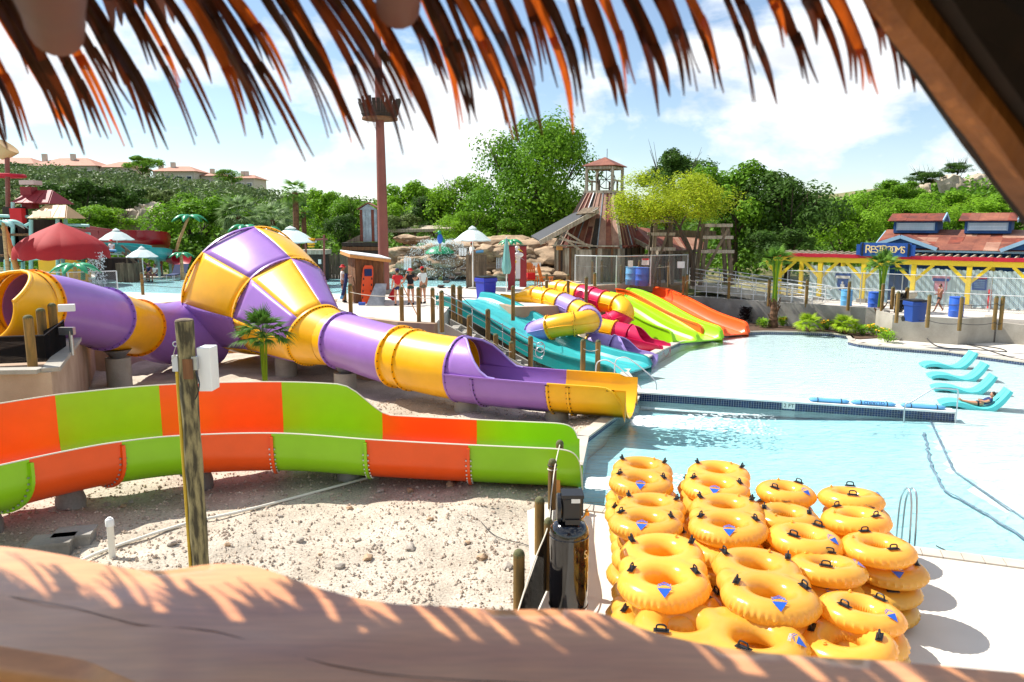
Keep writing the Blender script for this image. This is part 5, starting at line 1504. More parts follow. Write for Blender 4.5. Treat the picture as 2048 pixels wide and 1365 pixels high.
# light pole
lp = G(769, 588, ZD)
po = thing('light_pole', 'tall brown steel pole with a slatted crow nest basket', 'pole', (lp.x, lp.y, ZD))
MB().tube([(lp.x, lp.y, ZD), (lp.x, lp.y, 8), (lp.x - .02, lp.y, 16.1)], [.30, .26, .17], 20).build('shaft', M_polebrown, po, smooth=60)
MB().lathe([(.52, 0), (.5, .22), (.36, .25)], 8, (lp.x, lp.y, ZD)).flat('base', M_concrete_w, po)
bz = D(765, 238, lp.y).z
for k in range(30):
    a_ = 2 * math.pi * k / 30; hh = .95 + .12 * math.sin(k * 3.7)
    p0 = V(lp.x + .86 * math.cos(a_), lp.y + .86 * math.sin(a_), bz); p1 = V(lp.x + 1.12 * math.cos(a_), lp.y + 1.12 * math.sin(a_), bz + hh)
    MB().bar(p0, p1, .19, .03, up=(math.cos(a_), math.sin(a_), .2)).flat('basket_slat', M_darkwood, po)
MB().lathe([(.25, -.1), (.95, -.06), (.95, .04), (.25, .06)], 24, (lp.x, lp.y, bz)).build('basket_floor', M_brownwood, po, smooth=30)
for zz, rr_ in ((.25, .96), (.7, 1.07)): MB().tube([V(lp.x + rr_ * math.cos(k * .2618), lp.y + rr_ * math.sin(k * .2618), bz + zz) for k in range(24)], .03, 5, closed=True).build('basket_hoop', M_darkwood, po)
# shed with the rescue board
sb = G(722, 606, ZD)
sh = thing('storage_shed', 'small wooden shed with white sloping roof beside the brown pole', 'shed', (sb.x, sb.y, ZD))
ax = V(.9, .42, 0).normalized(); ay = V(-.42, .9, 0).normalized()
c0 = V(sb.x + .15, sb.y + .75, ZD)
def quad_wall(base, dirv, L, h0, h1, nrm, n_, mat, parent, name='plank', t_=.04, gap=.01):
    """vertical planks along a wall whose top runs from h0 to h1"""
    for k in range(n_):
        q0, q1 = k / n_, (k + 1) / n_
        a_ = base + dirv * (L * q0 + gap / 2); b_ = base + dirv * (L * q1 - gap / 2)
        off = nrm * (0.006 * ((k * 7) % 3))
        MB().slab([a_ + off, b_ + off, b_ + off + V(0, 0, lerp(h0, h1, q1)), a_ + off + V(0, 0, lerp(h0, h1, q0))], t_, nrm).flat(name, random.Random(k * 7 + int(L * 50)).choice(mat) if isinstance(mat, list) else mat, parent)
W_, Dp = 1.35, 1.45
o_ = c0 - ax * W_ / 2 - ay * Dp / 2
MB().box(c0 + V(0, 0, .95), (W_ - .1, Dp - .1, 1.9), rz=math.atan2(ax.y, ax.x)).flat('core', M_darkwood, sh)
quad_wall(o_, ax, W_, 2.25, 2.05, -ay, 5, M_brownwood, sh)
quad_wall(o_ + ax * W_, ay, Dp, 2.05, 2.05, ax, 7, M_oldwood, sh)
quad_wall(o_, ay, Dp, 2.25, 2.25, -ax, 6, M_brownwood, sh)
rt = [o_ - ax * .35 - ay * .35 + V(0, 0, 2.38), o_ + ax * (W_ + .3) - ay * .35 + V(0, 0, 2.1), o_ + ax * (W_ + .3) + ay * (Dp + .3) + V(0, 0, 2.2), o_ - ax * .35 + ay * (Dp + .3) + V(0, 0, 2.48)]
MB().slab(rt, .05, (0, 0, 1)).flat('roof', M_white, sh)
MB().slab([p - V(0, 0, .16) for p in rt], .15, (0, 0, 1)).flat('roof_frame', M_amber, sh)
bd = o_ + ax * .36 - ay * .22
rb = thing('rescue_board', 'bright orange backboard with dark blue head pad leaning on the shed', 'backboard', bd)
up_ = V(.06, .12, 1).normalized()
prof = [(-.2, 0), (.2, 0), (.26, .5), (.27, 1.4), (.24, 1.75), (.17, 1.84), (-.17, 1.84), (-.24, 1.75), (-.27, 1.4), (-.26, .5)]
M_board = material('rescue_orange', rgb(240, 84, 22), rough=.45)
MB().slab([bd + ax * x + up_ * z - ay * .12 for x, z in prof], .05, -ay).flat('board', M_board, rb)
MB().box(bd - ay * .2 + up_ * 1.5, (.36, .06, .34), rz=math.atan2(ax.y, ax.x)).flat('head_pad', M_navy, rb)
for zz in (.3, .6, .9, 1.2):
    for sx_ in (-.2, .2): MB().box(bd - ay * .185 + ax * sx_ + up_ * zz, (.05, .02, .1), rz=math.atan2(ax.y, ax.x)).flat('hand_slot', M_blackm, rb)
p = G(745, 612, ZD); tag(MB().slab([V(p.x - .3, p.y, ZD), V(p.x + .55, p.y, ZD), V(p.x + .62, p.y + .45, ZD + 1.0), V(p.x + .1, p.y + .45, ZD + 1.0)], .04, (0, -1, .3)).flat('leaning_panel', M_zinc), 'grey sheet panel leaning between shed and brown pole', 'panel')
p = G(724, 611, ZD); tag(MB().box((p.x, p.y, ZD + .07), (.3, .2, .14)).flat('small_box', M_blue_barrel), 'small blue box on the deck at the shed foot', 'box')
p = G(790, 606, ZD)
fl_ = thing('warning_flag', 'folded red cloth flag drooping on a short stand behind the posts', 'flag', p)
MB().tube([p, p + V(0, 0, .9)], .015, 6).build('stand', M_steel, fl_); MB().add([(p.x, p.y, ZD + .85), (p.x - .35, p.y - .05, ZD + .25), (p.x - .05, p.y - .12, ZD + .1), (p.x + .12, p.y, ZD + .35)], [(0, 1, 2, 3)]).flat('cloth', M_red, fl_)
# people
def skinned(name, joints, edges, mat, parent, root=0, sub=2, local=True):
    me = bpy.data.meshes.new(name)
    keys = list(joints.keys()); ix = {k: i for i, k in enumerate(keys)}
    me.from_pydata([joints[k][0] for k in keys], [(ix[a_], ix[b_]) for a_, b_ in edges], [])
    o = bpy.data.objects.new('tmp', me); C.objects.link(o)
    o.modifiers.new('skin', 'SKIN')
    for i, k in enumerate(keys):
        rr_ = joints[k][1]; me.skin_vertices[0].data[i].radius = rr_ if isinstance(rr_, tuple) else (rr_, rr_)
        me.skin_vertices[0].data[i].use_root = (i == root)
    s_ = o.modifiers.new('sub', 'SUBSURF'); s_.levels = sub; s_.render_levels = sub
    dg = bpy.context.evaluated_depsgraph_get(); dg.update()
    m2 = bpy.data.meshes.new_from_object(o.evaluated_get(dg)); m2.name = name
    bpy.data.objects.remove(o); bpy.data.meshes.remove(me)
    m2.materials.clear(); m2.materials.append(mat)
    m2.polygons.foreach_set('use_smooth', [True] * len(m2.polygons))
    q = bpy.data.objects.new(name, m2); C.objects.link(q); q.parent = parent
    return q
def person(label, loc, facing_deg, pose, skin, shirt, shorts, hat=None, hat_mat=None, height=1.72, hair=True, group=None, shirt_on=True, shorts_len=.45, shoes=True):
    t = thing('person', label, 'person', loc, group, (0, 0, R(facing_deg)))
    k = height / 1.72
    J = {'pelvis': (0, 0, .95), 'belly': (0, 0, 1.1), 'chest': (0, .0, 1.30), 'neckb': (0, -.01, 1.45), 'neck': (0, .0, 1.52),
         'shl': (-.17, 0, 1.41), 'shr': (.17, 0, 1.41), 'ell': (-.24, -.02, 1.13), 'elr': (.24, -.02, 1.13), 'wrl': (-.26, .06, .89), 'wrr': (.26, .06, .89), 'hal': (-.26, .09, .80), 'har': (.26, .09, .80),
         'hipl': (-.09, 0, .90), 'hipr': (.09, 0, .90), 'knl': (-.11, .02, .50), 'knr': (.11, .02, .50), 'anl': (-.11, -.02, .09), 'anr': (.11, -.02, .09), 'tol': (-.12, .14, .035), 'tor': (.12, .14, .035)}
    J.update(pose)
    Rr = {'pelvis': (.15, .11), 'belly': (.135, .10), 'chest': (.16, .11), 'neckb': .075, 'neck': .055, 'shl': .068, 'shr': .068, 'ell': .045, 'elr': .045, 'wrl': .032, 'wrr': .032, 'hal': .036, 'har': .036, 'hipl': .10, 'hipr': .10, 'knl': .062, 'knr': .062, 'anl': .042, 'anr': .042, 'tol': .038, 'tor': .038}
    E_ = [('pelvis', 'belly'), ('belly', 'chest'), ('chest', 'neckb'), ('neckb', 'neck'), ('chest', 'shl'), ('shl', 'ell'), ('ell', 'wrl'), ('wrl', 'hal'), ('chest', 'shr'), ('shr', 'elr'), ('elr', 'wrr'), ('wrr', 'har'), ('pelvis', 'hipl'), ('hipl', 'knl'), ('knl', 'anl'), ('anl', 'tol'), ('pelvis', 'hipr'), ('hipr', 'knr'), ('knr', 'anr'), ('anr', 'tor')]
    sc = lambda p: V(*p) * k
    fat = lambda r_, d: tuple((x + d) * k for x in r_) if isinstance(r_, tuple) else (r_ + d) * k
    body = skinned('body', {q: (sc(J[q]), fat(Rr[q], 0)) for q in J if q in Rr}, E_, skin, t)
    hc = sc(J['neck']) + V(0, .02, .115) * k
    hd = MB(); hd.ell(hc, (.075 * k, .092 * k, .115 * k), 14, 10); hd.ell(hc + V(0, .09, -.01) * k, (.014 * k, .02 * k, .022 * k), 6, 5)
    for sx_ in (-1, 1): hd.ell(hc + V(sx_ * .076, 0, -.01) * k, (.012 * k, .022 * k, .032 * k), 6, 5)
    ho_ = bpy.data.objects.new('head', hd.mesh('head', 60)); ho_.data.materials.append(skin); C.objects.link(ho_); ho_.parent = t
    ey = MB()
    for sx_ in (-1, 1): ey.ell(hc + V(sx_ * .03, .082, .012) * k, .010 * k, 6, 5)
    ey.ell(hc + V(0, .083, -.055) * k, (.024 * k, .008 * k, .006 * k), 8, 5)
    e2 = bpy.data.objects.new('face_features', ey.mesh('face', 60)); e2.data.materials.append(M_hair); C.objects.link(e2); e2.parent = ho_
    if hair:
        hm = MB(); hm.ell(hc + V(0, -.025, .03) * k, (.084 * k, .092 * k, .105 * k), 12, 8)
        h2 = bpy.data.objects.new('hair', hm.mesh('hair', 60)); h2.data.materials.append(M_hair); C.objects.link(h2); h2.parent = ho_
    if shirt_on:
        js = {q: (sc(J[q]), fat(Rr[q], .016)) for q in ('pelvis', 'belly', 'chest', 'shl', 'shr')}
        js['neckb'] = (sc(J['neckb']) - V(0, 0, .02) * k, .085 * k)
        for s_ in 'lr':
            js['sl' + s_] = (sc(J['sh' + s_]).lerp(sc(J['el' + s_]), .55), .066 * k)
        skinned('shirt', js, [('pelvis', 'belly'), ('belly', 'chest'), ('chest', 'neckb'), ('chest', 'shl'), ('shl', 'sll'), ('chest', 'shr'), ('shr', 'slr')], shirt, t)
    js = {q: (sc(J[q]), fat(Rr[q], .022)) for q in ('pelvis', 'hipl', 'hipr')}
    js['belly'] = (sc(J['pelvis']).lerp(sc(J['belly']), .5), (.158 * k, .12 * k))
    for s_ in 'lr': js['th' + s_] = (sc(J['hip' + s_]).lerp(sc(J['kn' + s_]), shorts_len), .105 * k);
    skinned('shorts', js, [('pelvis', 'belly'), ('pelvis', 'hipl'), ('hipl', 'thl'), ('pelvis', 'hipr'), ('hipr', 'thr')], shorts, t)
    if shoes:
        for s_ in 'lr':
            a_ = sc(J['an' + s_]); b_ = sc(J['to' + s_]); f = MB(); f.tube([a_ + (a_ - b_) * .2 - V(0, 0, .02 * k), a_.lerp(b_, .5) - V(0, 0, .01 * k), b_ + (b_ - a_) * .1], [.05 * k, .055 * k, .04 * k], 8)
            so = bpy.data.objects.new('shoe', f.mesh('shoe', 50)); so.data.materials.append(M_blackcloth); C.objects.link(so); so.parent = t
    if hat:
        hm = MB()
        if hat == 'cap': hm.lathe([(.096, 0), (.095, .05), (.07, .1), (0, .115)], 14, hc + V(0, 0, .045) * k); hm.add([hc + V(-.08, .06, .055) * k, hc + V(-.06, .18, .045) * k, hc + V(.06, .18, .045) * k, hc + V(.08, .06, .055) * k], [(0, 1, 2, 3)])
        else: hm.lathe([(.175, .015), (.16, .025), (.10, .045), (.095, .1), (.07, .13), (0, .135)], 16, hc + V(0, 0, .02) * k)
        h3 = bpy.data.objects.new('hat', hm.mesh('hat', 40)); h3.data.materials.append(hat_mat); C.objects.link(h3); h3.parent = t
    return t
GRP = 'lifeguards talking on the upper deck'
pA = G(687, 605, ZD)
person('lifeguard in white shirt and red hat holding a long blue tube beside the shed', pA, -75, {'elr': (.24, .06, 1.16), 'wrr': (.1, .24, 1.28), 'har': (.05, .27, 1.34), 'ell': (-.26, .1, 1.15), 'wrl': (-.2, .36, 1.2), 'hal': (-.18, .45, 1.22), 'tol': (-.2, .13, .035), 'anl': (-.17, 0, .09)}, M_skin, M_whitecloth, M_blackcloth, 'bucket', M_red, 1.78, group=GRP)
rt_ = thing('rescue_tube', 'long dark blue rescue tube hanging at the lifeguard beside the shed', 'rescue tube', pA + V(.18, -.25, .4))
MB().tube(bez([pA + V(.22, -.18, 1.42), pA + V(.2, -.3, 1.0), pA + V(.12, -.3, .65), pA + V(.02, -.28, .35)], 5), [.06, .085, .085, .085, .085, .085, .085, .085, .085, .085, .085, .085, .085, .085, .085, .05], 10).build('foam_body', M_navy, rt_, smooth=60)
MB().tube([pA + V(.04, -.28, .4), pA + V(-.06, -.27, .2)], .075, 10).build('foam_end', M_bluefoam, rt_, smooth=60)
pB = G(793 + 0, 615, ZD); pB = G(790 + 3, 613, ZD)
person('lifeguard in red shirt and blue shorts with navy cap, back turned', G(796, 612, ZD), 20, {'elr': (.34, -.04, 1.2), 'wrr': (.2, .08, 1.05), 'har': (.15, .1, 1.02)}, M_skin, M_red, M_navy, 'cap', M_navy, 1.68, group=GRP)
person('lifeguard in black top and green shorts with red hat, hand raised to face', G(822, 610, ZD), 175, {'elr': (.3, .12, 1.2), 'wrr': (.16, .2, 1.45), 'har': (.12, .2, 1.53), 'ell': (-.28, .08, 1.18), 'wrl': (-.2, .25, 1.28), 'hal': (-.18, .27, 1.34)}, M_skin, M_blackcloth, M_dkgreen, 'bucket', M_red, 1.68, group=GRP)
person('lifeguard in white lettered shirt with red cap, half hidden behind a post', G(846, 608, ZD), 40, {'ell': (-.28, .1, 1.18), 'wrl': (-.25, .32, 1.2), 'hal': (-.25, .4, 1.22)}, M_skin, M_whitecloth, M_oldwood, 'cap', M_red, 1.72, group=GRP)
p = G(838, 640, ZD)
tag(MB().tube([p + V(.02, 0, 0), p + V(-.75, .35, 1.5)], .02, 7).build('broom_pole', M_amber), 'long wooden broom handle leaning by the lifeguard in green shorts', 'broom')
person('barefoot boy in black swim shorts walking past the restroom fence', G(1877, 624, 1.15), 100, {'anl': (-.07, .36, .09), 'tol': (-.07, .48, .05), 'knl': (-.08, .2, .5), 'anr': (.07, -.36, .12), 'tor': (.07, -.26, .04), 'knr': (.08, -.06, .48), 'ell': (-.2, .22, 1.15), 'wrl': (-.18, .46, 1.12), 'hal': (-.18, .55, 1.13), 'elr': (.22, -.18, 1.14), 'wrr': (.22, -.16, .9), 'har': (.22, -.12, .82)}, M_skin_d, M_skin_d, M_blackcloth, None, None, 1.42, shirt_on=False, shoes=False)
# loungers
def lounger(label, c, ang, sc=1.0):
    t = thing('pool_lounger', label, 'pool lounger', c, 'teal loungers in the shallow water', (0, 0, ang))
    prof = [(-1.0, .12), (-.85, .19), (-.6, .225), (-.3, .19), (0, .10), (.22, .07), (.42, .12), (.62, .29), (.78, .50), (.9, .70)]
    top = bez([V(x * sc, 0, z * sc) for x, z in prof], 4)
    m_l = material('lounger_teal_plastic', rgb(92, 206, 206), rgb(80, 192, 194), rough=.4, scale=2)
    for w0, w1 in ((-.34, -.012), (.012, .34)):
        mb = MB(); rows = []
        for i, p in enumerate(top):
            tt = (top[min(i + 1, len(top) - 1)] - top[max(i - 1, 0)]).normalized(); nn = V(-tt.z, 0, tt.x)
            th = .10 + .06 * math.sin(math.pi * i / (len(top) - 1)); lo = p - nn * th; lo.z = max(lo.z, -.005)
            rows.append([p + V(0, w0, 0), p + V(0, w1, 0), lo + V(0, w1, 0), lo + V(0, w0, 0)])
        mb.strip(rows, closed=True);
        for rr_, rev in ((rows[0], 1), (rows[-1], 0)):
            b_ = len(mb.v); mb.v.extend([tuple(x) for x in rr_]); f_ = tuple(range(b_, b_ + 4)); mb.f.append(f_ if rev else tuple(reversed(f_)))
        mb.build('lounger_half', m_l, t, smooth=35, local=True)
    mb = MB(); mb.strip([[p + V(0, -.012, -.02), p + V(0, .012, -.02)] for p in top]); mb.build('groove', M_blackm, t, smooth=60, local=True)
    return t
LZ = -.165
lps = [((1850, 735), (1940, 737), 'farthest teal curved lounger, nearest the terrace'), ((1864, 757), (1962, 761), 'teal curved lounger, second from the terrace'), ((1871, 781), (1978, 787), 'teal curved lounger, third from the terrace, empty'), ((1887, 812), (2007, 820), 'nearest teal curved lounger with a person lying on it')]
lz = []
for (a_, b_, lab) in lps:
    A = G(a_[0], a_[1], LZ); Bq = G(b_[0], b_[1], LZ); c = (A + Bq) / 2
    lz.append(lounger(lab, (c.x, c.y, LZ), math.atan2(Bq.y - A.y, Bq.x - A.x), (Bq - A).length / 1.72))
c = lz[3].location
person('small sunbather lying back on the nearest teal lounger', (c.x, c.y, LZ), math.degrees(lz[3].rotation_euler.z) + 90, {'pelvis': (0, -.25, .22), 'belly': (0, -.36, .26), 'chest': (0, -.52, .36), 'neckb': (0, -.64, .45), 'neck': (0, -.69, .50), 'shl': (-.15, -.58, .42), 'shr': (.15, -.58, .42), 'ell': (-.2, -.4, .32), 'elr': (.2, -.4, .32), 'wrl': (-.12, -.22, .36), 'wrr': (.12, -.22, .36), 'hal': (-.06, -.16, .37), 'har': (.06, -.16, .37), 'hipl': (-.08, -.2, .2), 'hipr': (.08, -.2, .2), 'knl': (-.09, .16, .24), 'knr': (.09, .16, .22), 'anl': (-.09, .5, .3), 'anr': (.09, .5, .28), 'tol': (-.1, .54, .4), 'tor': (.1, .54, .38)}, M_skin, M_navy, M_blackcloth, None, None, 1.3, shoes=False)
# bins, barrels, hoses
def cart(label, p, z, w, h, mat, ang=0.0, lid=M_blackm, wheels=True, name='bin_cart'):
    t = thing(name, label, 'bin', (p[0], p[1], z), None, (0, 0, ang))
    mb = MB(); a_, b_ = w * .43, w * .5
    vs = [(-a_, -a_, .04), (a_, -a_, .04), (a_, a_, .04), (-a_, a_, .04), (-b_, -b_, h), (b_, -b_, h), (b_, b_, h), (-b_, b_, h)]
    mb.add(vs, [(0, 3, 2, 1), (4, 5, 6, 7), (0, 1, 5, 4), (1, 2, 6, 5), (2, 3, 7, 6), (3, 0, 4, 7)]); o = mb.build('body', mat, t, smooth=0, local=True)
    bv = o.modifiers.new('b', 'BEVEL'); bv.width = .03; bv.segments = 2
    mb = MB(); mb.box((0, 0, h - .12), (w * 1.08, w * 1.08, .2)); o = mb.build('rim', mat, t, smooth=0, local=True); bv = o.modifiers.new('b', 'BEVEL'); bv.width = .03; bv.segments = 2
    MB().box((0, 0, h + .03), (w * 1.04, w * 1.04, .06)).build('lid', lid, t, smooth=0, local=True)
    MB().tube([(-w * .35, w * .58, h - .03), (w * .35, w * .58, h - .03)], .025, 8).build('handle', mat, t, local=True)
    if wheels:
        for s_ in (-1, 1): MB().lathe([(.13, -.03), (.13, .03)], 16, (s_ * w * .42, w * .48, .13), M=Matrix.Rotation(R(90), 3, 'Y')).build('wheel', M_blackm, t, local=True)
    return t
p = G(972, 601, ZD); cart('bright blue wheeled cart with dark lid on the upper deck', (p.x, p.y), ZD, .78, 1.15, M_blue_bin, -.9)
def barrel(label, p, z, h, mat, r_=.3, lidless=False):
    t = thing('barrel', label, 'barrel', (p[0], p[1], z))
    MB().lathe([(r_ * .94, 0), (r_, .03), (r_, h * .3), (r_ * 1.04, h * .33), (r_, h * .36), (r_, h * .63), (r_ * 1.04, h * .66), (r_, h * .69), (r_, h * .96), (r_ * .93, h)], 20, (0, 0, 0)).build('drum', mat, t, smooth=40, local=True)
    MB().lathe([(r_ * .98, h - .01), (r_ * 1.04, h), (r_ * 1.04, h + .03), (r_ * .9, h + .04), (0, h + .04)], 20, (0, 0, 0)).build('rim', mat, t, smooth=40, local=True)
    return t
p = G(1911, 634, 1.15); barrel('blue plastic barrel in the middle of the terrace near the boy', (p.x, p.y), 1.15, .95, M_blue_barrel, .33)
p = G(1747, 617, 1.15); barrel('blue plastic barrel by the palm in front of the restroom fence', (p.x, p.y), 1.15, .85, M_blue_barrel, .3)
p = G(1692, 612, 1.15); barrel('pale blue barrel beside a post left of the blue barrel', (p.x, p.y), 1.15, .85, material('pale_blue_plastic', rgb(88, 160, 206), rough=.45), .3)
p = G(1828, 645, 1.15); cart('square dark blue bin behind the terrace wall corner', (p.x, p.y), 1.15, .72, 1.0, material('dark_blue_plastic', rgb(28, 66, 140), rough=.4), .1)
M_beige = material('beige_plastic', rgb(198, 190, 168), rough=.5)
p = G(1806, 612, 1.15); cart('beige service cart with lumpy lid under the pergola', (p.x, p.y), 1.15, .9, .75, M_beige, .5, lid=M_white)
p = G(1850, 608, 1.15); cart('tall beige waste bin behind the boy', (p.x, p.y), 1.15, .6, .95, M_beige, .5, lid=M_concrete)
for i_, (u, v, mt, lab) in enumerate(((1272, 572, M_blue_barrel, 'blue recycling barrel inside the mine fence, right one of two'), (1264, 570, M_bluefoam, 'light blue barrel inside the mine fence, left one of two'))):
    p = G(u + 12 * (i_ == 0), v, ZD); barrel(lab, (p.x, p.y), ZD, 1.1, mt, .42)
hz = [G(u, v, .02) for u, v in ((1800, 682), (1815, 675), (1832, 672), (1848, 682), (1868, 690), (1890, 697), (1930, 699), (1980, 702), (2012, 704), (2000, 698), (1960, 692), (1935, 690), (1960, 696), (2010, 712), (2060, 724))]
for i_, q in enumerate(hz): q.z = [.02, .35, .42, .25, .04, .03, .03, .03, .03, .03, .03, .03, .03, .03, .03][i_]
tag(MB().tube(bez(hz, 6), .022, 6).build('hose', M_cable_dark), 'dark hose snaking over the deck below the terrace wall', 'hose')
hz = [G(u, v, .015) for u, v in ((1840, 1100), (1868, 1112), (1900, 1116), (1895, 1104), (1876, 1094), (1873, 1092))]
tag(MB().tube(bez(hz, 6), .012, 6).build('hose', M_cable_dark), 'thin grey hose end on the deck by the ladder rails', 'hose')
# splash pool water on the upper deck
sheet('splash_pool', [(-70, 42.3), (-22, 42.3), (-13, 39.6), (-10.0, 41.2), (-8.3, 41.2), (-6, 46), (2.0, 46), (2.0, 52), (-20, 54), (-70, 56)], ZD + .004, M_floor)
sheet('splash_water', [(-70, 42.3), (-22, 42.3), (-13, 39.6), (-10.0, 41.2), (-8.3, 41.2), (-6, 46), (2.0, 46), (2.0, 52), (-20, 54), (-70, 56)], ZD + .03, M_water)
# umbrellas
def umbrella(label, u, vtop, vrim, Y, wpx, zb, mat=M_umb, n=8, group='white deck umbrellas'):
    top = D(u, vtop, Y); rim_z = D(u, vrim, Y).z; rr_ = wpx / 2 * Y / 1500
    t = thing('umbrella', label, 'umbrella', (top.x, Y, zb), group)
    MB().tube([(top.x, Y, zb), (top.x, Y, top.z - .05)], .035, 8).build('pole', M_white, t, smooth=50)
    MB().lathe([(.3, 0), (.3, .08), (.06, .12)], 14, (top.x, Y, zb)).build('base', M_concrete_w, t, smooth=40)
    mb = MB(); rows = []
    for ri, (q, zz) in enumerate(((.03, 1.0), (.25, .86), (.55, .58), (.85, .16), (1.0, .0), (1.005, -.09))):
        row = []
        for k in range(n * 4):
            a_ = 2 * math.pi * k / (n * 4) + .2; s_ = (k % 4) / 4; sagk = 1 - .055 * math.sin(math.pi * s_) * q
            row.append((top.x + rr_ * q * sagk * math.cos(a_), Y + rr_ * q * sagk * math.sin(a_), rim_z + (top.z - rim_z) * zz - .03 * math.sin(math.pi * s_) * q))
        rows.append(row)
    mb.strip([list(reversed(x)) for x in rows], closed=True); mb.build('canopy', mat, t, smooth=25)
    MB().lathe([(rr_ * .24, 0), (rr_ * .12, .1), (0, .18)], n, (top.x, Y, top.z - .02)).build('vent_cap', mat, t, smooth=20)
    for k in range(n):
        a_ = 2 * math.pi * k / n + .2
        MB().tube([(top.x, Y, rim_z + (top.z - rim_z) * .25), (top.x + rr_ * .55 * math.cos(a_), Y + rr_ * .55 * math.sin(a_), rim_z + (top.z - rim_z) * .52)], .012, 4).build('rib', M_steel, t)
    return t
umbrella('white umbrella behind the top of the big purple cone', 581, 457, 483, 47, 98, ZD)
umbrella('white umbrella over the lifeguard stand by the waterfall', 945, 457, 480, 44.5, 74, ZD)
umbrella('white umbrella beside the maroon canopy over the left lifeguard', 232, 461, 479, 54, 66, ZD)
umbrella('lower white umbrella right of the left lifeguard stand', 283, 497, 513, 50, 60, ZD)
p = G(1013, 585, ZD); zt = D(1013, 478, p.y).z
t = thing('closed_umbrella', 'furled pale teal umbrella standing by the red pillars', 'umbrella', (p.x, p.y, ZD))
MB().tube([(p.x, p.y, ZD), (p.x, p.y, zt + .1)], .03, 8).build('pole', M_white, t)
M_furled = material('pale_teal_canvas', rgb(128, 184, 178), rgb(96, 152, 148), rough=.8, scale=5, stretch=(3, 3, .4))
mb = MB(); zb_ = D(1013, 548, p.y).z; rows = []
for i in range(12):
    q = i / 11; rows.append([(p.x + (.06 + .2 * q - .12 * max(0, q - .85) * 6) * (1 + .22 * math.cos(k * 2.356 * 2)) * math.cos(k * math.pi / 12), p.y + (.06 + .2 * q - .12 * max(0, q - .85) * 6) * (1 + .22 * math.cos(k * 2.356 * 2)) * math.sin(k * math.pi / 12), lerp(zt, zb_, q)) for k in range(24)])
mb.strip(rows, closed=True); mb.build('canopy', M_furled, t, smooth=40)
# fake palms
def fake_palm(label, u, v, Y, zb, span, tilt=0.0, mat=M_fakepalm, nf=7):
    top = D(u, v, Y)
    t = thing('metal_palm', label, 'fake palm', (top.x - tilt * (top.z - zb), Y, zb), 'painted metal palm trees')
    n = 9; pts = [V(top.x - tilt * (top.z - zb) * (1 - (k / n) ** 1.3), Y, lerp(zb, top.z, k / n)) for k in range(n + 1)]
    MB().tube(pts, [.13 - .004 * k for k in range(n + 1)], 12).build('trunk', material('tan_ringed_trunk', rgb(198, 160, 108), rgb(120, 92, 60), rough=.7, scale=6, stretch=(.3, .3, 2.5), sharp=.6), t, smooth=50)
    for k in range(nf):
        a_ = 2 * math.pi * k / nf + .3; dx, dy = math.cos(a_), math.sin(a_); mb = MB(); rows = []
        for i in range(9):
            q = i / 8; rr_ = span * q; z = top.z + .22 * span * math.sin(q * 2.0) - .55 * span * q ** 2.2
            w = .20 * span * math.sin(math.pi * min(1, q * .92 + .08)) ** .8 + .01; c = V(top.x + dx * rr_, Y + dy * rr_, z)
            rows.append([c + V(-dy, dx, 0) * w - V(0, 0, w * .55), c, c - V(-dy, dx, 0) * w - V(0, 0, w * .55)])
        mb.strip(rows); o = mb.build('frond', mat, t, smooth=60); sm = o.modifiers.new('s', 'SOLIDIFY'); sm.thickness = .02
    return t
fake_palm('green metal palm leaning in front of the dark trees', 378, 432, 58, ZD, 1.35, .38)
fake_palm('green metal palm just behind the top of the purple cone', 488, 452, 55, ZD, 1.25)
fake_palm('small green metal palm right of the one behind the cone top', 538, 456, 56, ZD, .95)
fake_palm('green metal palm by the red pillars and furled umbrella', 1022, 481, 48, ZD, .85)
fake_palm('green metal palm by the distant sunbeds left of the cone', 362, 507, 52, ZD, .85)
fake_palm('low green metal palm behind the chain link fence, over the purple tube', 149, 530, 41, ZD, 1.3)
fake_palm('pale metal palm at the far left edge by the bamboo trunk', 6, 443, 45, ZD, 1.3, mat=M_tealpost)
# maroon canopy
c = D(119, 449, 47); rim = D(119, 505, 47).z; rr_ = 83 * 47 / 1500
t = thing('shade_canopy', 'large scalloped maroon mushroom canopy in the splash pool', 'canopy', (c.x, 47, ZD))
MB().tube([(c.x, 47, ZD), (c.x, 47, c.z - .1)], .12, 12).build('column', M_tealpost, t)
M_umbS = M_umb_r
for k in range(12):
    mb = MB(); rows = []
    for (q, zz) in ((.0, 1.0), (.2, .86), (.45, .68), (.7, .47), (.88, .26), (.97, .09), (1.0, -.1), (1.0, -.24)):
        row = []
        for j in range(7):
            s_ = j / 6; a_ = 2 * math.pi * (k + s_) / 12; kk = 1 + .035 * math.sin(math.pi * s_) * q
            drop = -.12 * math.sin(math.pi * s_) if zz < -.2 else 0
            row.append((c.x + rr_ * q * kk * math.cos(a_), 47 + rr_ * q * kk * math.sin(a_), rim + (c.z - rim) * zz + drop + .12))
        rows.append(row)
    mb.strip([list(reversed(x)) for x in rows]); mb.build('canopy_gore', M_umb_r, t, smooth=40)
sp_ = MB(); r = random.Random(3)
for i in range(500):
    a_ = r.random() * 6.28; q = r.random(); k = .02 + .02 * r.random(); x = c.x + rr_ * .92 + r.uniform(-.5, .5); y = 46.4 + r.uniform(-.3, .3); z = lerp(rim, ZD, q)
    sp_.add([(x, y, z), (x + k, y, z + k), (x, y, z + 3 * k), (x - k, y, z + k)], [(0, 1, 2, 3)])
sp_.build('falling_water', M_foam, t, smooth=0, kind='stuff')
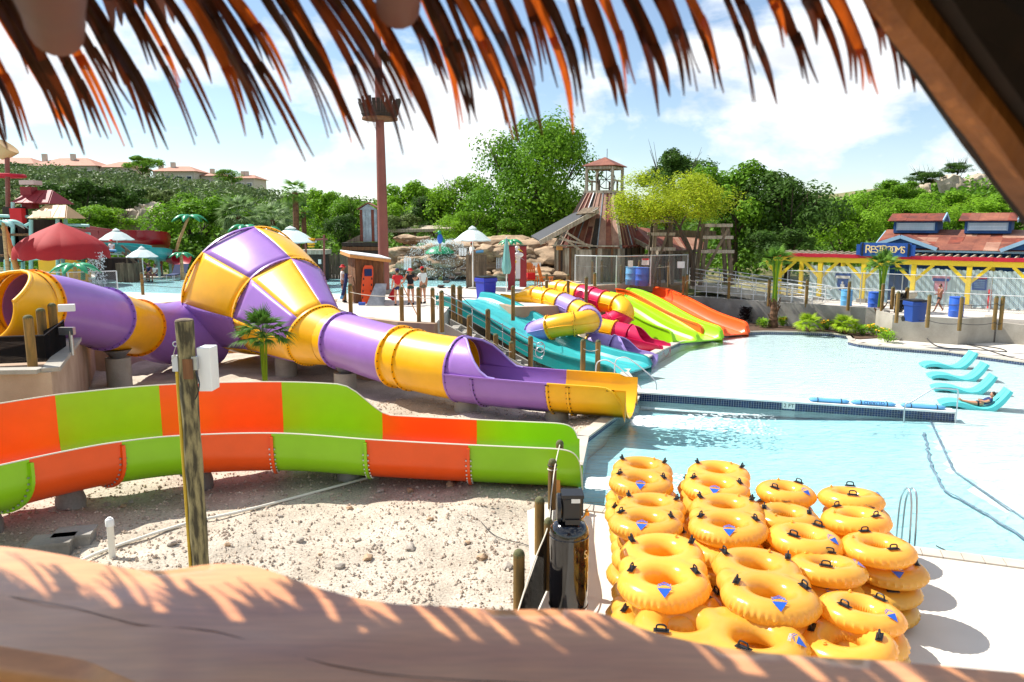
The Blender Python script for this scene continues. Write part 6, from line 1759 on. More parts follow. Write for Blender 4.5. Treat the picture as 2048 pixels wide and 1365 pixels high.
# play tower at the far left
pt = thing('play_tower', 'far left water play tower with maroon and tan roofed huts on aqua posts', 'play structure', (-32, 52, ZD))
def P2(u, v, Y=52): return D(u, v, Y)
def post2(u, v0, v1, Y=52, r_=.13, m=M_tealpost, name='post'):
    a_ = P2(u, v0, Y); b_ = P2(u, v1, Y); MB().tube([a_, b_], r_, 10).build(name, m, pt, smooth=50)
for u, v0, v1, Y in ((26, 405, 560, 52), (46, 410, 560, 54), (62, 440, 565, 51), (82, 440, 560, 53), (115, 438, 560, 51.5), (131, 438, 470, 53), (12, 520, 590, 50), (86, 505, 560, 50), (116, 505, 570, 49.5)):
    post2(u, v0, v1, Y)
for u0, v0, u1, v1, Y in ((0, 432, 60, 434, 52), (20, 520, 118, 516, 50), (50, 452, 62, 446, 51), (132, 450, 178, 452, 52), (60, 470, 180, 468, 53)):
    MB().tube([P2(u0, v0, Y), P2(u1, v1, Y)], .1, 8).build('cross_pipe', M_tealpost, pt, smooth=50)
def gable(u0, u1, v_e, v_r, Y, dep, mat, gmat, skew=14, name='hut_roof'):
    """gabled roof seen from the front-left; ridge runs across the view"""
    a_ = D(u0, v_e, Y); b_ = D(u1, v_e, Y); zr = D(u0, v_r, Y).z
    ra = V(a_.x + .55, Y + dep / 2, zr); rb_ = V(b_.x - .55, Y + dep / 2, zr); c_ = V(a_.x, Y + dep, a_.z); d_ = V(b_.x, Y + dep, b_.z)
    n_ = max(3, int((b_ - a_).length / .4))
    for k in range(n_):
        q0, q1 = k / n_, (k + 1) / n_ - .012
        MB().slab([a_.lerp(b_, q0), a_.lerp(b_, q1), ra.lerp(rb_, q1), ra.lerp(rb_, q0)], .04 + .015 * (k % 2), (0, -.5, 1)).flat('roof_strip', mat, pt)
    MB().slab([d_, c_, ra, rb_], .04, (0, .5, 1)).flat(name, mat, pt)
    MB().slab([b_, d_, rb_], .05, (1, 0, 0)).flat('gable_end', gmat, pt); MB().slab([c_, a_, ra], .05, (-1, 0, 0)).flat('gable_end', gmat, pt)
M_maroonroof = material('maroon_boards', rgb(146, 34, 40), rgb(112, 22, 30), rough=.6, scale=2)
M_tanroof = material('tan_ribbed_roof', rgb(214, 172, 122), rgb(190, 146, 98), rough=.6, scale=2)
gable(20, 97, 407, 380, 52, 3.0, M_maroonroof, M_maroonroof); gable(55, 131, 437, 411, 51, 2.4, M_tanroof, M_tanroof)
a_ = D(45, 396, 53); MB().box(a_ + V(.3, .3, 0), (.75, .75, 1.5)).flat('cupola', M_maroonroof, pt)
MB().box(D(56, 367, 53) + V(0, .3, .05), (1.0, 1.0, .3)).flat('cupola_roof', material('pale_maroon', rgb(206, 178, 168), rough=.6), pt)
sgn = MB().slab([D(66, 434, 50.4), D(102, 434, 50.4), D(102, 423, 50.75), D(66, 423, 50.75)], .05, (0, -1, .3)).flat('sign_board', material('tan_sign', rgb(200, 168, 128), rough=.6), pt)
MB().box(D(34, 458, 53), (1.6, .3, 3.0)).flat('netting_panel', M_darkwood, pt)
MB().box(D(10, 490, 53), (2.2, .3, 2.4)).flat('netting_panel', M_darkwood, pt)
MB().box(D(90, 462, 53), (2.4, .3, 1.6)).flat('netting_panel', M_darkwood, pt)
for v in (470, 512): MB().box(D(60, v, 52) + V(0, 1, 0), (5.0, 2.4, .15)).flat('platform', M_brownwood, pt)
MB().box(D(36, 432, 51.8), (.8, .5, 1.0)).flat('red_panel', M_red, pt)
MB().box(D(130, 545, 50), (3.2, .4, 1.6)).flat('back_panel', M_yellow, pt)
MB().tube(bez([D(138, 505, 49), D(148, 512, 49), D(160, 520, 49), D(166, 505, 49), D(166, 560, 49)], 6), .14, 10).build('green_pipe', M_fakepalm, pt, smooth=60)
for u in (178, 198): MB().tube([D(u, 500, 49), D(u, 545, 49)], .1, 8).build('brown_post', M_polebrown, pt, smooth=50)
MB().tube([D(14, 300, 54), D(17, 450, 54)], .16, 10).build('mast', M_polebrown, pt, smooth=50)
MB().lathe([(.2, -.5), (.55, 0), (.75, .5), (.72, .55), (0, .5)], 18, D(8, 305, 54), M=Matrix.Rotation(R(40), 3, 'Y')).build('tipping_bucket', material('tan_bucket', rgb(206, 168, 116), rough=.6), pt, smooth=40)
MB().tube([V(D(10, 352, 54).x + 1.2 * math.cos(k * .314), 54 + 1.2 * math.sin(k * .314), D(10, 352, 54).z) for k in range(20)], .12, 8, closed=True).build('ring_rail', M_redtrim, pt, smooth=50)
tag(MB().tube([D(8, 455, 46) + (D(40, 560, 46) - D(8, 455, 46)) * (k / 24) for k in range(25)], [.16 + .025 * (k % 3 == 0) for k in range(25)], 10).build('bamboo_trunk', M_amber, smooth=40), 'leaning segmented bamboo trunk at the far left', 'trunk')
def far_flume(label, pts, r_, mat):
    P = bez([D(*p) for p in pts], 8); t_ = thing('far_slide', label, 'water slide', (P[0].x, P[0].y, ZD)); fr_ = frames(P); n_ = len(fr_)
    q = n_ // 3
    for k in range(3):
        i0, i1 = k * q, min(n_ - 1, (k + 1) * q); mb = MB(); sweep_flume(mb, fr_[i0:i1 + 1], lambda i: u_section(r_, r_ * 1.0, r_ * 1.0, rim=.08, th=.04)); mb.build('flume_segment', mat, t_, smooth=40)
    for k in (2, n_ // 2, n_ - 4):
        p = fr_[k][0]; MB().tube([(p.x, p.y, ZD), (p.x, p.y, p.z)], .1, 8).build('support', M_tealpost, t_)
    return t_
far_flume('long crimson flume behind the maroon canopy', [(150, 478, 60), (200, 486, 59), (260, 489, 58), (300, 490, 57.5), (312, 500, 59)], 1.05, M_crimson)
far_flume('teal flume curving behind the left lifeguard stand', [(190, 508, 55), (250, 510, 54.5), (300, 517, 54), (322, 522, 55.5)], .8, M_teal)
far_flume('crimson flume end right of the teal flume', [(318, 515, 58), (340, 524, 56.5), (366, 534, 55)], .7, M_crimson)
# lifeguard stands
def stand(label, u, v, z, w, h, Y=None, mat=M_oldwood):
    p = G(u, v, z); t_ = thing('guard_stand', label, 'lifeguard stand', (p.x, p.y, z)); n_ = 9
    MB().box((p.x, p.y + w / 2, z + h / 2), (w - .1, w - .1, h)).flat('core', M_darkwood, t_)
    quad_wall(V(p.x - w / 2, p.y, z), V(1, 0, 0), w, h + .45, h + .45, V(0, -1, 0), n_, mat, t_)
    quad_wall(V(p.x + w / 2, p.y, z), V(0, 1, 0), w, h + .45, h + .45, V(1, 0, 0), n_, mat, t_)
    quad_wall(V(p.x - w / 2, p.y, z), V(0, 1, 0), w, h + .45, h + .45, V(-1, 0, 0), n_, mat, t_)
    return t_, p
t_, p = stand('tall grey plank lifeguard stand beside the waterfall', 952, 577, ZD, 1.1, 1.55)
for k in range(5): MB().box((p.x - .75 - .35 * k, p.y + .5, ZD + 1.1 - .25 * k), (.36, .9, .08)).flat('step', M_darkwood, t_)
person('lifeguard in white shirt and red cap sitting up on the waterfall stand', (p.x - .25, p.y + .5, ZD + 1.0), -60, {'elr': (.24, .1, 1.16), 'wrr': (.12, .26, 1.1), 'har': (.1, .3, 1.1)}, M_skin, M_whitecloth, M_navy, 'cap', M_red, 1.7)
MBt = MB().tube([(p.x + .0, p.y + .15, ZD + 2.15), (p.x + .45, p.y + .2, ZD + 2.2)], .09, 10).build('rescue_tube', M_bluefoam, smooth=60); tag(MBt, 'short pale blue rescue tube held by the lifeguard on the waterfall stand', 'rescue tube')
t_, p = stand('grey plank box stand below the left lifeguard', 252, 565, ZD, 1.15, .8)
t2 = thing('guard_stairs', 'grey wooden lifeguard platform with sloping stair rails on both sides', 'stairs', (p.x, p.y + 3, ZD))
q = D(235, 552, p.y + 3)
MB().box((q.x, q.y, ZD + .75), (2.2, 1.6, 1.5)).flat('platform', M_darkwood, t2)
for sg in (-1, 1):
    for dz in (.0, .45): MB().bar((q.x + sg * .9, q.y - .9, ZD + 2.35 - dz), (q.x + sg * 2.9, q.y - .9, ZD + .75 - dz), .08, .14).flat('stair_rail', M_oldwood, t2)
    for k in range(4): MB().box((q.x + sg * (1.2 + .45 * k), q.y - .9, ZD + 1.05 - .36 * k + .35), (.1, .1, 1.3)).flat('rail_post', M_oldwood, t2)
sit = {'pelvis': (0, 0, .5), 'belly': (0, .01, .66), 'chest': (0, 0, .86), 'neckb': (0, -.01, 1.0), 'neck': (0, .01, 1.07), 'shl': (-.17, 0, .96), 'shr': (.17, 0, .96), 'ell': (-.24, .06, .72), 'elr': (.24, .06, .72), 'wrl': (-.16, .28, .62), 'wrr': (.16, .28, .62), 'hal': (-.1, .34, .62), 'har': (.1, .34, .62), 'hipl': (-.09, .02, .48), 'hipr': (.09, .02, .48), 'knl': (-.14, .44, .48), 'knr': (.14, .44, .48), 'anl': (-.13, .44, .09), 'anr': (.13, .44, .09), 'tol': (-.14, .58, .04), 'tor': (.14, .58, .04)}
person('lifeguard in white shirt and red hat seated on the left platform', (q.x, q.y - .45, ZD + 1.45), 170, sit, M_skin, M_whitecloth, M_navy, 'bucket', M_red, 1.72)
tb_ = MB().tube([(q.x - .5, q.y - .95, ZD + 2.05), (q.x + .55, q.y - .95, ZD + 2.0)], .09, 10).build('rescue_tube', M_bluefoam, smooth=60); tag(tb_, 'blue rescue tube across the lap of the left seated lifeguard', 'rescue tube')
for (u, v, mt, lab) in ((312, 560, M_whitecloth, 'seated visitor in white shirt on the distant pool edge'), (300, 558, M_navy, 'seated visitor in dark shirt on the distant pool edge'), (322, 548, M_skin_d, 'standing bare chested visitor by the distant sunbeds')):
    p_ = G(u, v + 4, ZD)
    person(lab, p_, 160, sit if 'seated' in lab else {}, M_skin_d, mt, M_navy, None, None, 1.6, group='visitors by the splash pool', shirt_on='bare' not in lab)
for k, (u, v) in enumerate(((340, 562), (352, 560))):
    p_ = G(u, v, ZD); t_ = thing('sunbed', ['blue folding sunbed left of the metal palm', 'blue folding sunbed right under the metal palm'][k], 'sunbed', p_, 'blue sunbeds')
    MB().slab([p_ + V(-.3, 0, .35), p_ + V(.3, 0, .35), p_ + V(.3, 1.1, .4), p_ + V(-.3, 1.1, .4)], .05, (0, 0, 1)).flat('seat', M_navy, t_); MB().slab([p_ + V(-.3, 1.1, .4), p_ + V(.3, 1.1, .4), p_ + V(.3, 1.6, 1.0), p_ + V(-.3, 1.6, 1.0)], .05, (0, -1, .6)).flat('backrest', M_navy, t_)
    for sx_ in (-.27, .27):
        for sy_ in (.1, 1.1): MB().tube([p_ + V(sx_, sy_, 0), p_ + V(sx_, sy_, .38)], .02, 6).build('leg', M_steel, t_)
cf = thing('chain_link_fence', 'low chain link fence panel behind the purple entrance tube', 'fence', (-22, 38.5, ZD))
a_, b_ = G(140, 590, ZD), G(236, 586, ZD)
zt_ = D(150, 545, a_.y).z
net_panel('mesh', a_, b_, ZD, zt_, chain, cf, diag=True); MB().tube([V(a_.x - 8, a_.y, zt_), V(a_.x, a_.y, zt_), V(b_.x, b_.y, zt_)], .03, 6).build('top_rail', M_steel_p, cf)
for q in (a_, b_): MB().tube([V(q.x, q.y, ZD), V(q.x, q.y, zt_)], .035, 6).build('fence_post', M_steel_p, cf)
# mushroom fountain
fb_ = G(881, 560, ZD); t = thing('mushroom_fountain', 'green mushroom fountain on bamboo stem spraying water', 'fountain', fb_)
zt_ = D(881, 500, fb_.y).z
MB().tube([fb_ + V(0, 0, 3.4 * 0), V(fb_.x, fb_.y, zt_)], .16, 12).build('stem', material('bamboo_stem', rgb(186, 190, 90), rgb(140, 150, 70), rough=.6, scale=4, stretch=(.3, .3, 2)), t)
MB().lathe([(1.02, 0), (.98, .12), (.6, .4), (.2, .52), (0, .54)], 24, (fb_.x, fb_.y, zt_ - .25)).build('cap', M_fakepalm, t, smooth=50)
sp_ = MB(); r = random.Random(9); zc = zt_ + .35
for i in range(5200):
    a_ = r.random() * 6.283; far = r.random() < .7; tq = r.random()
    if far: v0 = r.uniform(2.6, 3.4); vz = r.uniform(1.6, 2.6); T_ = (vz + math.sqrt(vz * vz + 2 * 9.8 * (zc - ZD))) / 9.8; tt = tq * T_; rr2 = .2 + v0 * tt; z = zc + vz * tt - 4.9 * tt * tt
    else: rr2 = 1.02 + .05 * r.random(); z = lerp(zt_ - .2, ZD, tq)
    rr2 += r.gauss(0, .07); z += r.gauss(0, .05); k = r.uniform(.006, .02)
    x, y = fb_.x + rr2 * math.cos(a_), fb_.y + rr2 * math.sin(a_)
    sp_.add([(x - k, y, z), (x + k, y + k, z), (x, y, z + k * 2.4), (x, y - k, z - k * 1.5)], [(0, 1, 2), (0, 2, 3), (1, 3, 2), (0, 3, 1)])
sp_.build('water_spray', M_foam, t, smooth=0, kind='stuff')
hl = thing('macaw_figure', 'blue and green parrot figure perched above the fountain rocks', 'figure', D(880, 485, 50))
c = D(880, 478, 50); MB().ell(c, (.18, .16, .34), 10, 8).build('body', M_blue_barrel, hl); MB().ell(c + V(-.04, 0, .4), .14, 10, 8).build('head', M_fakepalm, hl); MB().lathe([(.08, 0), (0, .25)], 8, c + V(-.14, -.05, .38), M=Matrix.Rotation(R(-110), 3, 'Y')).build('beak', M_blackm, hl); MB().slab([c + V(.1, 0, .2), c + V(.36, 0, -.1), c + V(.32, 0, -.3), c + V(.1, 0, -.2)], .06).flat('wing', M_fakepalm, hl)
MB().box(c + V(0, 0, -.6), (.14, .14, .5)).flat('perch', M_rock, hl)
# rock waterfall
def boulder(mb_unused, c, s, seed, parent, mat=M_rock, name='boulder'):
    me = rock_mesh(name, seed, 1, 1, .8, 3, .3); me.materials.append(mat)
    o = bpy.data.objects.new(name, me); C.objects.link(o); o.parent = parent; o.location = Vector(c) - WL[parent.name]; o.scale = s; o.rotation_euler = (0, 0, seed * 1.7); return o
wf = thing('rock_waterfall', 'stepped sandstone waterfall with pools behind the fountain', 'waterfall', (0, 51, ZD))
r = random.Random(17)
for (u0, u1, v0, v1, Y, n_, sz) in ((790, 930, 515, 545, 53, 10, 1.1), (800, 930, 488, 510, 54.5, 9, .95), (800, 860, 478, 486, 56, 4, .7), (955, 1010, 500, 520, 53, 5, 1.1), (960, 1110, 540, 566, 51.5, 9, .9), (990, 1110, 495, 540, 54.5, 12, 1.6), (960, 1100, 482, 495, 56, 8, 1.2)):
    for k in range(n_):
        u = lerp(u0, u1, (k + .5) / n_) + r.uniform(-5, 5); v = r.uniform(v0, v1); c = D(u, v, Y + r.uniform(-.3, .5))
        s_ = sz * r.uniform(.55, .95); boulder(None, c, (s_ * 1.7, s_, s_ * .62), k + int(u0) % 13 + v0 % 7, wf)
for (u0, u1, v, Y) in ((795, 935, 496, 53.2), (795, 935, 515, 52.2), (955, 1075, 492, 53.5), (955, 1070, 512, 52.6)):
    a_ = D(u0, v, Y); b_ = D(u1, v, Y); mb = MB(); n_ = 20; top = []
    for k in range(n_ + 1):
        q = k / n_; p = a_.lerp(b_, q); top.append(p + V(0, fbm(q * 9, v, 0, 1) * .35, fbm(q * 7, v, 4, 1) * .12))
    rows = [[p + V(0, 1.6, .05) for p in top], top, [p + V(0, -.06, -.12) for p in top], [p + V(0, .25, -.2) for p in top], [p + V(0, .3, -.9) for p in top]]
    mb.strip(rows); mb.build('ledge', M_rock, wf, smooth=40)
for (u, v0, v1, Y) in ((880, 497, 514, 52.9), (815, 516, 540, 51.9), (925, 497, 512, 52.9), (1000, 513, 545, 52.2), (1015, 512, 540, 52.2), (985, 493, 511, 53.2), (1040, 495, 530, 52.9)):
    for k in range(5):
        uu = u + (k - 2) * 3.2; mb = MB(); mb.strip([[D(uu - 1, lerp(v0, v1, q / 4), Y - .1 * q), D(uu + 1, lerp(v0, v1, q / 4), Y - .1 * q)] for q in range(5)]); mb.build('water_strand', M_foam, wf, smooth=60)
mb = MB(); mb.prism([(-9.5, 54), (6, 54), (6, 60), (-9.5, 60)], 1.6, 3.6); mb.flat('rock_core', M_rock, wf)
for k, (u, v) in enumerate(((655, 540), (672, 545), (690, 543), (708, 545), (640, 546), (725, 548), (870, 545), (905, 548), (925, 543), (1085, 560))):
    p_ = G(u, v + 3, ZD); me = shapes[k % 5]; o = bpy.data.objects.new('boulder', rock_mesh('boulder', k + 40, 1, 1, .7, 2)); o.data.materials.append(M_limestone if k < 6 else M_rock); C.objects.link(o); o.location = (p_.x, p_.y, ZD + .25); o.scale = (.75, .55, .5)
    o.parent = updeck if k < 6 else wf
    if k >= 6: o.location -= WL[wf.name]
for k, (u, lab) in enumerate(((1023, 'left maroon pillar behind the furled umbrella'), (1046, 'right maroon pillar beside the pelican board'))):
    p_ = G(u, 580 - 6 * k, ZD); zt_ = D(u, 493, p_.y).z; t_ = thing('pillar', lab, 'pillar', p_, 'maroon pillars')
    MB().box((p_.x, p_.y, (ZD + zt_) / 2), (.42, .42, zt_ - ZD)).flat('shaft', M_maroonroof, t_); MB().box((p_.x, p_.y, zt_ + .03), (.48, .48, .06)).flat('cap', M_darkwood, t_)
p_ = G(1035, 577, ZD); t_ = thing('pelican_board', 'tall white pelican cut-out board between the maroon pillars', 'board', p_)
zz = D(1035, 515, p_.y).z
MB().slab([V(p_.x - .12, p_.y - .3, ZD + .6), V(p_.x + .16, p_.y - .3, ZD + .6), V(p_.x + .16, p_.y - .3, zz), V(p_.x - .12, p_.y - .3, zz)], .06, (0, -1, 0)).flat('panel', M_white, t_)
MB().ell(V(p_.x + .05, p_.y - .4, zz + .15), (.3, .1, .16), 10, 6).build('bird_body', M_white, t_); MB().ell(V(p_.x - .05, p_.y - .4, zz + .55), (.12, .1, .14), 10, 6).build('bird_head', M_white, t_); MB().lathe([(.06, 0), (0, .4)], 8, V(p_.x, p_.y - .42, zz + .52), M=Matrix.Rotation(R(120), 3, 'Y')).build('bill', M_sunyellow, t_); MB().slab([V(p_.x, p_.y - .36, zz + .2), V(p_.x + .45, p_.y - .36, zz - .2), V(p_.x + .1, p_.y - .36, zz)], .06).flat('wing', M_zinc, t_); MB().box(V(p_.x - .2, p_.y - .4, zz - .25), (.25, .06, .12)).flat('feet', M_sunyellow, t_)
for k, (u, v, a_, lab) in enumerate(((1061, 572, .2, 'orange Adirondack chair with red cushion by the pillars'), (1092, 574, 1.3, 'orange Adirondack chair turned sideways near the mine fence'))):
    p_ = G(u, v, ZD); t_ = thing('deck_chair', lab.replace('Adirondack', 'fan back'), 'chair', p_, 'orange deck chairs', (0, 0, a_)); M_oc = material('orange_painted_wood', rgb(230, 124, 34), rough=.6)
    for j in range(6):
        x = -.3 + j * .12; h = 1.0 + .28 * math.sin(math.pi * (j + .5) / 6); MB().bar((x, .25, .35), (x * 1.15, .5, h + .15), .11, .025, up=(0, -1, .3)).build('back_slat', M_oc, t_, smooth=0, local=True)
    for j in range(5): MB().box((0, -.3 + j * .12, .38 - j * .015), (.62, .11, .03)).build('seat_slat', M_oc, t_, smooth=0, local=True)
    for sx_ in (-.36, .36):
        MB().box((sx_, 0, .58), (.12, .75, .03)).build('armrest', M_oc, t_, smooth=0, local=True)
        for sy_ in (-.3, .3): MB().box((sx_, sy_, .28), (.07, .05, .58)).build('leg', M_oc, t_, smooth=0, local=True)
    if k == 0: MB().box((0, -.05, .6), (.5, .4, .42)).build('cushion', M_red, t_, smooth=0, local=True)
p_ = G(1073, 560, ZD); tag(MB().box((p_.x, p_.y, ZD + 1.0), (.6, .04, .35)).flat('notice', M_white), 'small white notice hung on the post rope by the orange chairs', 'notice')
# mine building
mn = thing('mine_building', 'rusty sheet roofed mine building with open bell tower behind the fence', 'building', (6, 51, ZD))
A = V(2.9, 51.5, 0); K = V(7.1, 49.5, 0); Bk = V(9.4, 53.6, 0); Ck = V(5.2, 55.6, 0); ze = 4.28
tc = V(6.5, 52.6, 7.75); th_ = 1.05; dA = (A - K).normalized(); dB = (Bk - K).normalized()
tK = tc - dA * -th_ * 0 + (dA * -1 + dB * -1) * th_ * .72; tA = tK + dA * th_ * 1.9; tB = tK + dB * th_ * 1.9; tC = tA + dB * th_ * 1.9
def lift(p, z): return V(p.x, p.y, z)
def plank_wall(a_, b_, z0, z1, n_, mat, parent, nrm):
    quad_wall(lift(a_, z0), (b_ - a_).normalized(), (b_ - a_).length, z1 - z0, z1 - z0, nrm, n_, mat, parent)
nA = V(dA.y, -dA.x, 0); nA = nA if nA.y < 0 else -nA
nB = V(dB.y, -dB.x, 0); nB = nB if nB.x > 0 else -nB
mb = MB(); mb.prism([(p.x, p.y) for p in (A - nA * .1, K, Bk, Ck)], ZD, ze - .05); mb.flat('inner_wall', M_darkwood, mn)
OW = [M_oldwood, M_oldwood, M_oldwood_p, M_darkwood, M_brownwood]
plank_wall(K, A, ZD, ze, 30, OW, mn, nA); plank_wall(K, Bk, ZD, ze, 20, OW, mn, nB)
def roof_face(b0, b1, t0, t1, n_, mats, nrm, seed=0, over=.25):
    rr2 = random.Random(seed); b0 = b0 + (b0 - t0).normalized() * over; b1 = b1 + (b1 - t1).normalized() * over
    for k in range(n_):
        q0, q1 = k / n_, (k + 1) / n_
        cuts_ = [0, rr2.uniform(.38, .62), 1] if rr2.random() < .7 else [0, 1]
        for c0_, c1_ in zip(cuts_, cuts_[1:]):
            p = [b0.lerp(b1, q0).lerp(t0.lerp(t1, q0), c0_), b0.lerp(b1, q1).lerp(t0.lerp(t1, q1), c0_), b0.lerp(b1, q1).lerp(t0.lerp(t1, q1), c1_), b0.lerp(b1, q0).lerp(t0.lerp(t1, q0), c1_)]
            off = nrm * rr2.uniform(0, .03)
            MB().slab([x + off for x in p], .03, nrm).flat('roof_sheet', rr2.choice(mats), mn)
        MB().bar(b0.lerp(b1, q0) + nrm * .06, t0.lerp(t1, q0) + nrm * .06, .07, .05).flat('batten', M_rust3 if k % 3 else M_zinc, mn)
fA = (lift(A, ze) - lift(K, ze)).cross(tK - lift(K, ze)).normalized(); fA = fA if fA.y < 0 else -fA
fB = (lift(Bk, ze) - lift(K, ze)).cross(tK - lift(K, ze)).normalized(); fB = fB if fB.x > 0 else -fB
roof_face(lift(K, ze), lift(A, ze), tK, tA, 9, [M_rust, M_rust, M_rust2, M_rust2, M_rust3, M_darkwood], fA, 3)
roof_face(lift(K, ze), lift(Bk, ze), tK, tB, 7, [M_rust, M_rust], fB, 4)
MB().slab([lift(A, ze), lift(Ck, ze), tC, tA], .05, V(-1, .3, .3).normalized()).flat('roof_back', M_rust, mn); MB().slab([lift(Ck, ze), lift(Bk, ze), tB, tC], .05, V(.3, 1, .3).normalized()).flat('roof_back', M_rust, mn)
MB().bar(lift(K, ze) + (fA + fB) * .05, tK + (fA + fB) * .05, .16, .1).flat('corner_board', M_oldwood_p, mn)
MB().bar(lift(K, ze - .05) + nA * .3, lift(A, ze - .05) + nA * .3, .3, .08).flat('eave_board', M_oldwood_p, mn)
MB().bar(lift(K, ze - .05) + nB * .3, lift(Bk, ze - .05) + nB * .3, .3, .08).flat('eave_board', M_rust, mn)
cs = [tK, tA, tC, tB]; ctr = sum(cs, V(0, 0, 0)) / 4
ang_t = math.atan2(dB.y, dB.x)
MB().box(ctr + V(0, 0, .08), (2.15, 2.15, .2), rz=ang_t).flat('tower_floor', M_oldwood_p, mn); MB().box(ctr + V(0, 0, -.12), (2.05, 2.05, .2), rz=ang_t).flat('tower_sill', M_oldwood, mn)
for p in cs:
    q = ctr + (p - ctr) * .92; MB().box(q + V(0, 0, .95), (.17, .17, 1.6), rz=ang_t).flat('tower_post', M_oldwood_p, mn)
for i_ in range(4):
    a_, b_ = ctr + (cs[i_] - ctr) * .92, ctr + (cs[(i_ + 1) % 4] - ctr) * .92
    MB().bar(a_ + V(0, 0, 1.7), b_ + V(0, 0, 1.7), .14, .18).flat('tower_beam', M_oldwood_p, mn)
    if i_ % 2: MB().bar(a_ + V(0, 0, .85), b_ + V(0, 0, .85), .08, .12).flat('tower_rail', M_oldwood_p, mn)
    m_ = a_.lerp(b_, .5); MB().box(m_ + V(0, 0, .5), (.1, .1, .75), rz=ang_t).flat('tower_stud', M_oldwood, mn)
ap = ctr + V(0, 0, 2.42)
for i_ in range(4):
    a_, b_ = ctr + (cs[i_] - ctr) * 1.16 + V(0, 0, 1.8), ctr + (cs[(i_ + 1) % 4] - ctr) * 1.16 + V(0, 0, 1.8); nn = (b_ - a_).cross(ap - a_).normalized(); nn = nn if nn.z > 0 else -nn
    MB().slab([a_, b_, ap], .05, nn).flat('tower_roof', M_rust2, mn)
wc = ctr + V(.1, -.1, .95)
MB().tube([wc + V(.62 * math.cos(k * .2618), .1 * math.cos(k * .2618), .62 * math.sin(k * .2618)) for k in range(24)], .035, 6, closed=True).build('sheave_wheel', M_darkwood, mn)
for k in range(4): MB().bar(wc + V(.6 * math.cos(k * .785), 0, .6 * math.sin(k * .785)), wc - V(.6 * math.cos(k * .785), 0, .6 * math.sin(k * .785)), .04).flat('wheel_spoke', M_darkwood, mn)
MB().tube([tc + V(0, 0, 2.2), tc + V(0, 0, 3.0)], .02, 5).build('finial', M_darkwood, mn)
a_, b_ = D(1197, 420, 50.4), D(1080, 484, 48.6)
po_ = [a_, b_, b_ + V(-.5, 2.2, .25), a_ + V(-.5, 2.2, .25)]
MB().slab(po_, .1, V(-.3, 0, 1).normalized()).flat('porch_roof', material('tar_sheet', rgb(58, 60, 66), rgb(40, 42, 48), rough=.6, scale=2), mn)
MB().bar(a_ + V(0, -.03, -.05), b_ + V(0, -.03, -.05), .1, .3).flat('barge_board', M_oldwood_p, mn)
MB().slab([D(1152, 431, 50), D(1190, 428, 50), D(1199, 416, 51), D(1166, 419, 51)], .08, (0, 0, 1)).flat('awning', M_oldwood, mn)
for (u0, v0, u1, v1) in ((1120, 472, 1160, 500), (1132, 465, 1180, 495), (1118, 478, 1185, 492), (1110, 490, 1125, 465)): MB().bar(D(u0, v0, 49.2), D(u1, v1, 49.8), .1, .12).flat('porch_brace', M_oldwood_p, mn)
MB().box(D(1119, 497, 50.9), (.4, .3, .25)).flat('lamp_box', M_amber, mn)
MB().slab([lift(K.lerp(A, .42), ZD) + nA * .06, lift(K.lerp(A, .62), ZD) + nA * .06, lift(K.lerp(A, .62), ze - .3) + nA * .06, lift(K.lerp(A, .42), ze - .3) + nA * .06], .03, nA).flat('door', M_oldwood_p, mn)
wa, wb, wc_, wd = D(1318, 507, 49.6), D(1412, 501, 52.4), D(1402, 470, 56), D(1270, 455, 53.5)
n_ = 12; rr2 = random.Random(2)
for k in range(n_):
    q0, q1 = k / n_, (k + 1) / n_ - .006
    p = [wa.lerp(wb, q0), wa.lerp(wb, q1), wd.lerp(wc_, q1), wd.lerp(wc_, q0)]
    nn = (p[1] - p[0]).cross(p[3] - p[0]).normalized(); nn = nn if nn.z > 0 else -nn
    MB().slab([x + nn * rr2.uniform(0, .03) for x in p], .03, nn).flat('wing_roof_sheet', rr2.choice([M_rust2, M_rust2, M_rust, M_rust3]), mn)
wl_ = D(1262, 477, 52.5)
MB().slab([wl_, wa, wd], .05, V(-.2, -.4, 1).normalized()).flat('wing_hip', M_rust, mn); MB().bar(wl_, wa, .1, .28).flat('wing_barge', M_oldwood_p, mn); MB().bar(wa, wb, .1, .2).flat('wing_eave', M_oldwood, mn)
plank_wall(V(8.2, 51.2, 0), V(wb.x - .3, wb.y + .4, 0), ZD, wa.z - .1, 26, OW, mn, V(0, -1, 0))
def trestle(label, u, Y, v0, w, h_lean=.35):
    p = G(u, 1, ZD) if False else V((u - CXP) / FPX * Y, Y, ZD); zt = D(u, v0, Y).z; t_ = thing('timber_trestle', label, 'trestle', p, 'timber trestles')
    tops = []
    for sx_ in (-1, 1):
        for sy_ in (-1, 1):
            b_ = p + V(sx_ * (w / 2 + h_lean), sy_ * .7, 0); t0 = V(p.x + sx_ * w / 2, p.y + sy_ * .55, zt); tops.append(t0); MB().bar(b_, t0, .22).flat('leg', M_oldwood, t_)
    for zz in (zt - .1, lerp(ZD, zt, .55), lerp(ZD, zt, .78)):
        k = (zz - ZD) / (zt - ZD); hw = w / 2 + h_lean * (1 - k)
        for sy_ in (-.7, .7): MB().box((p.x, p.y + sy_ * 1.1, zz), (2 * hw + .5, .14, .2)).flat('cross_beam', M_oldwood_p, t_)
    MB().bar((p.x - w / 2 - h_lean, p.y - .8, ZD + .4), (p.x + w / 2, p.y - .8, zt - .3), .1, .16).flat('brace', M_oldwood, t_)
    return t_
trestle('grey timber trestle under the lime coloured tree, left of two', 1319, 48.8, 440, .9, .2); trestle('taller grey timber trestle right of the lime coloured tree', 1426, 48, 448, 1.2, .4)
tag(MB().bar(D(1300, 466, 49.5), D(1432, 470, 48.5), .3, .45).flat('trough_beam', M_oldwood), 'heavy horizontal timber spanning the two trestles', 'beam')
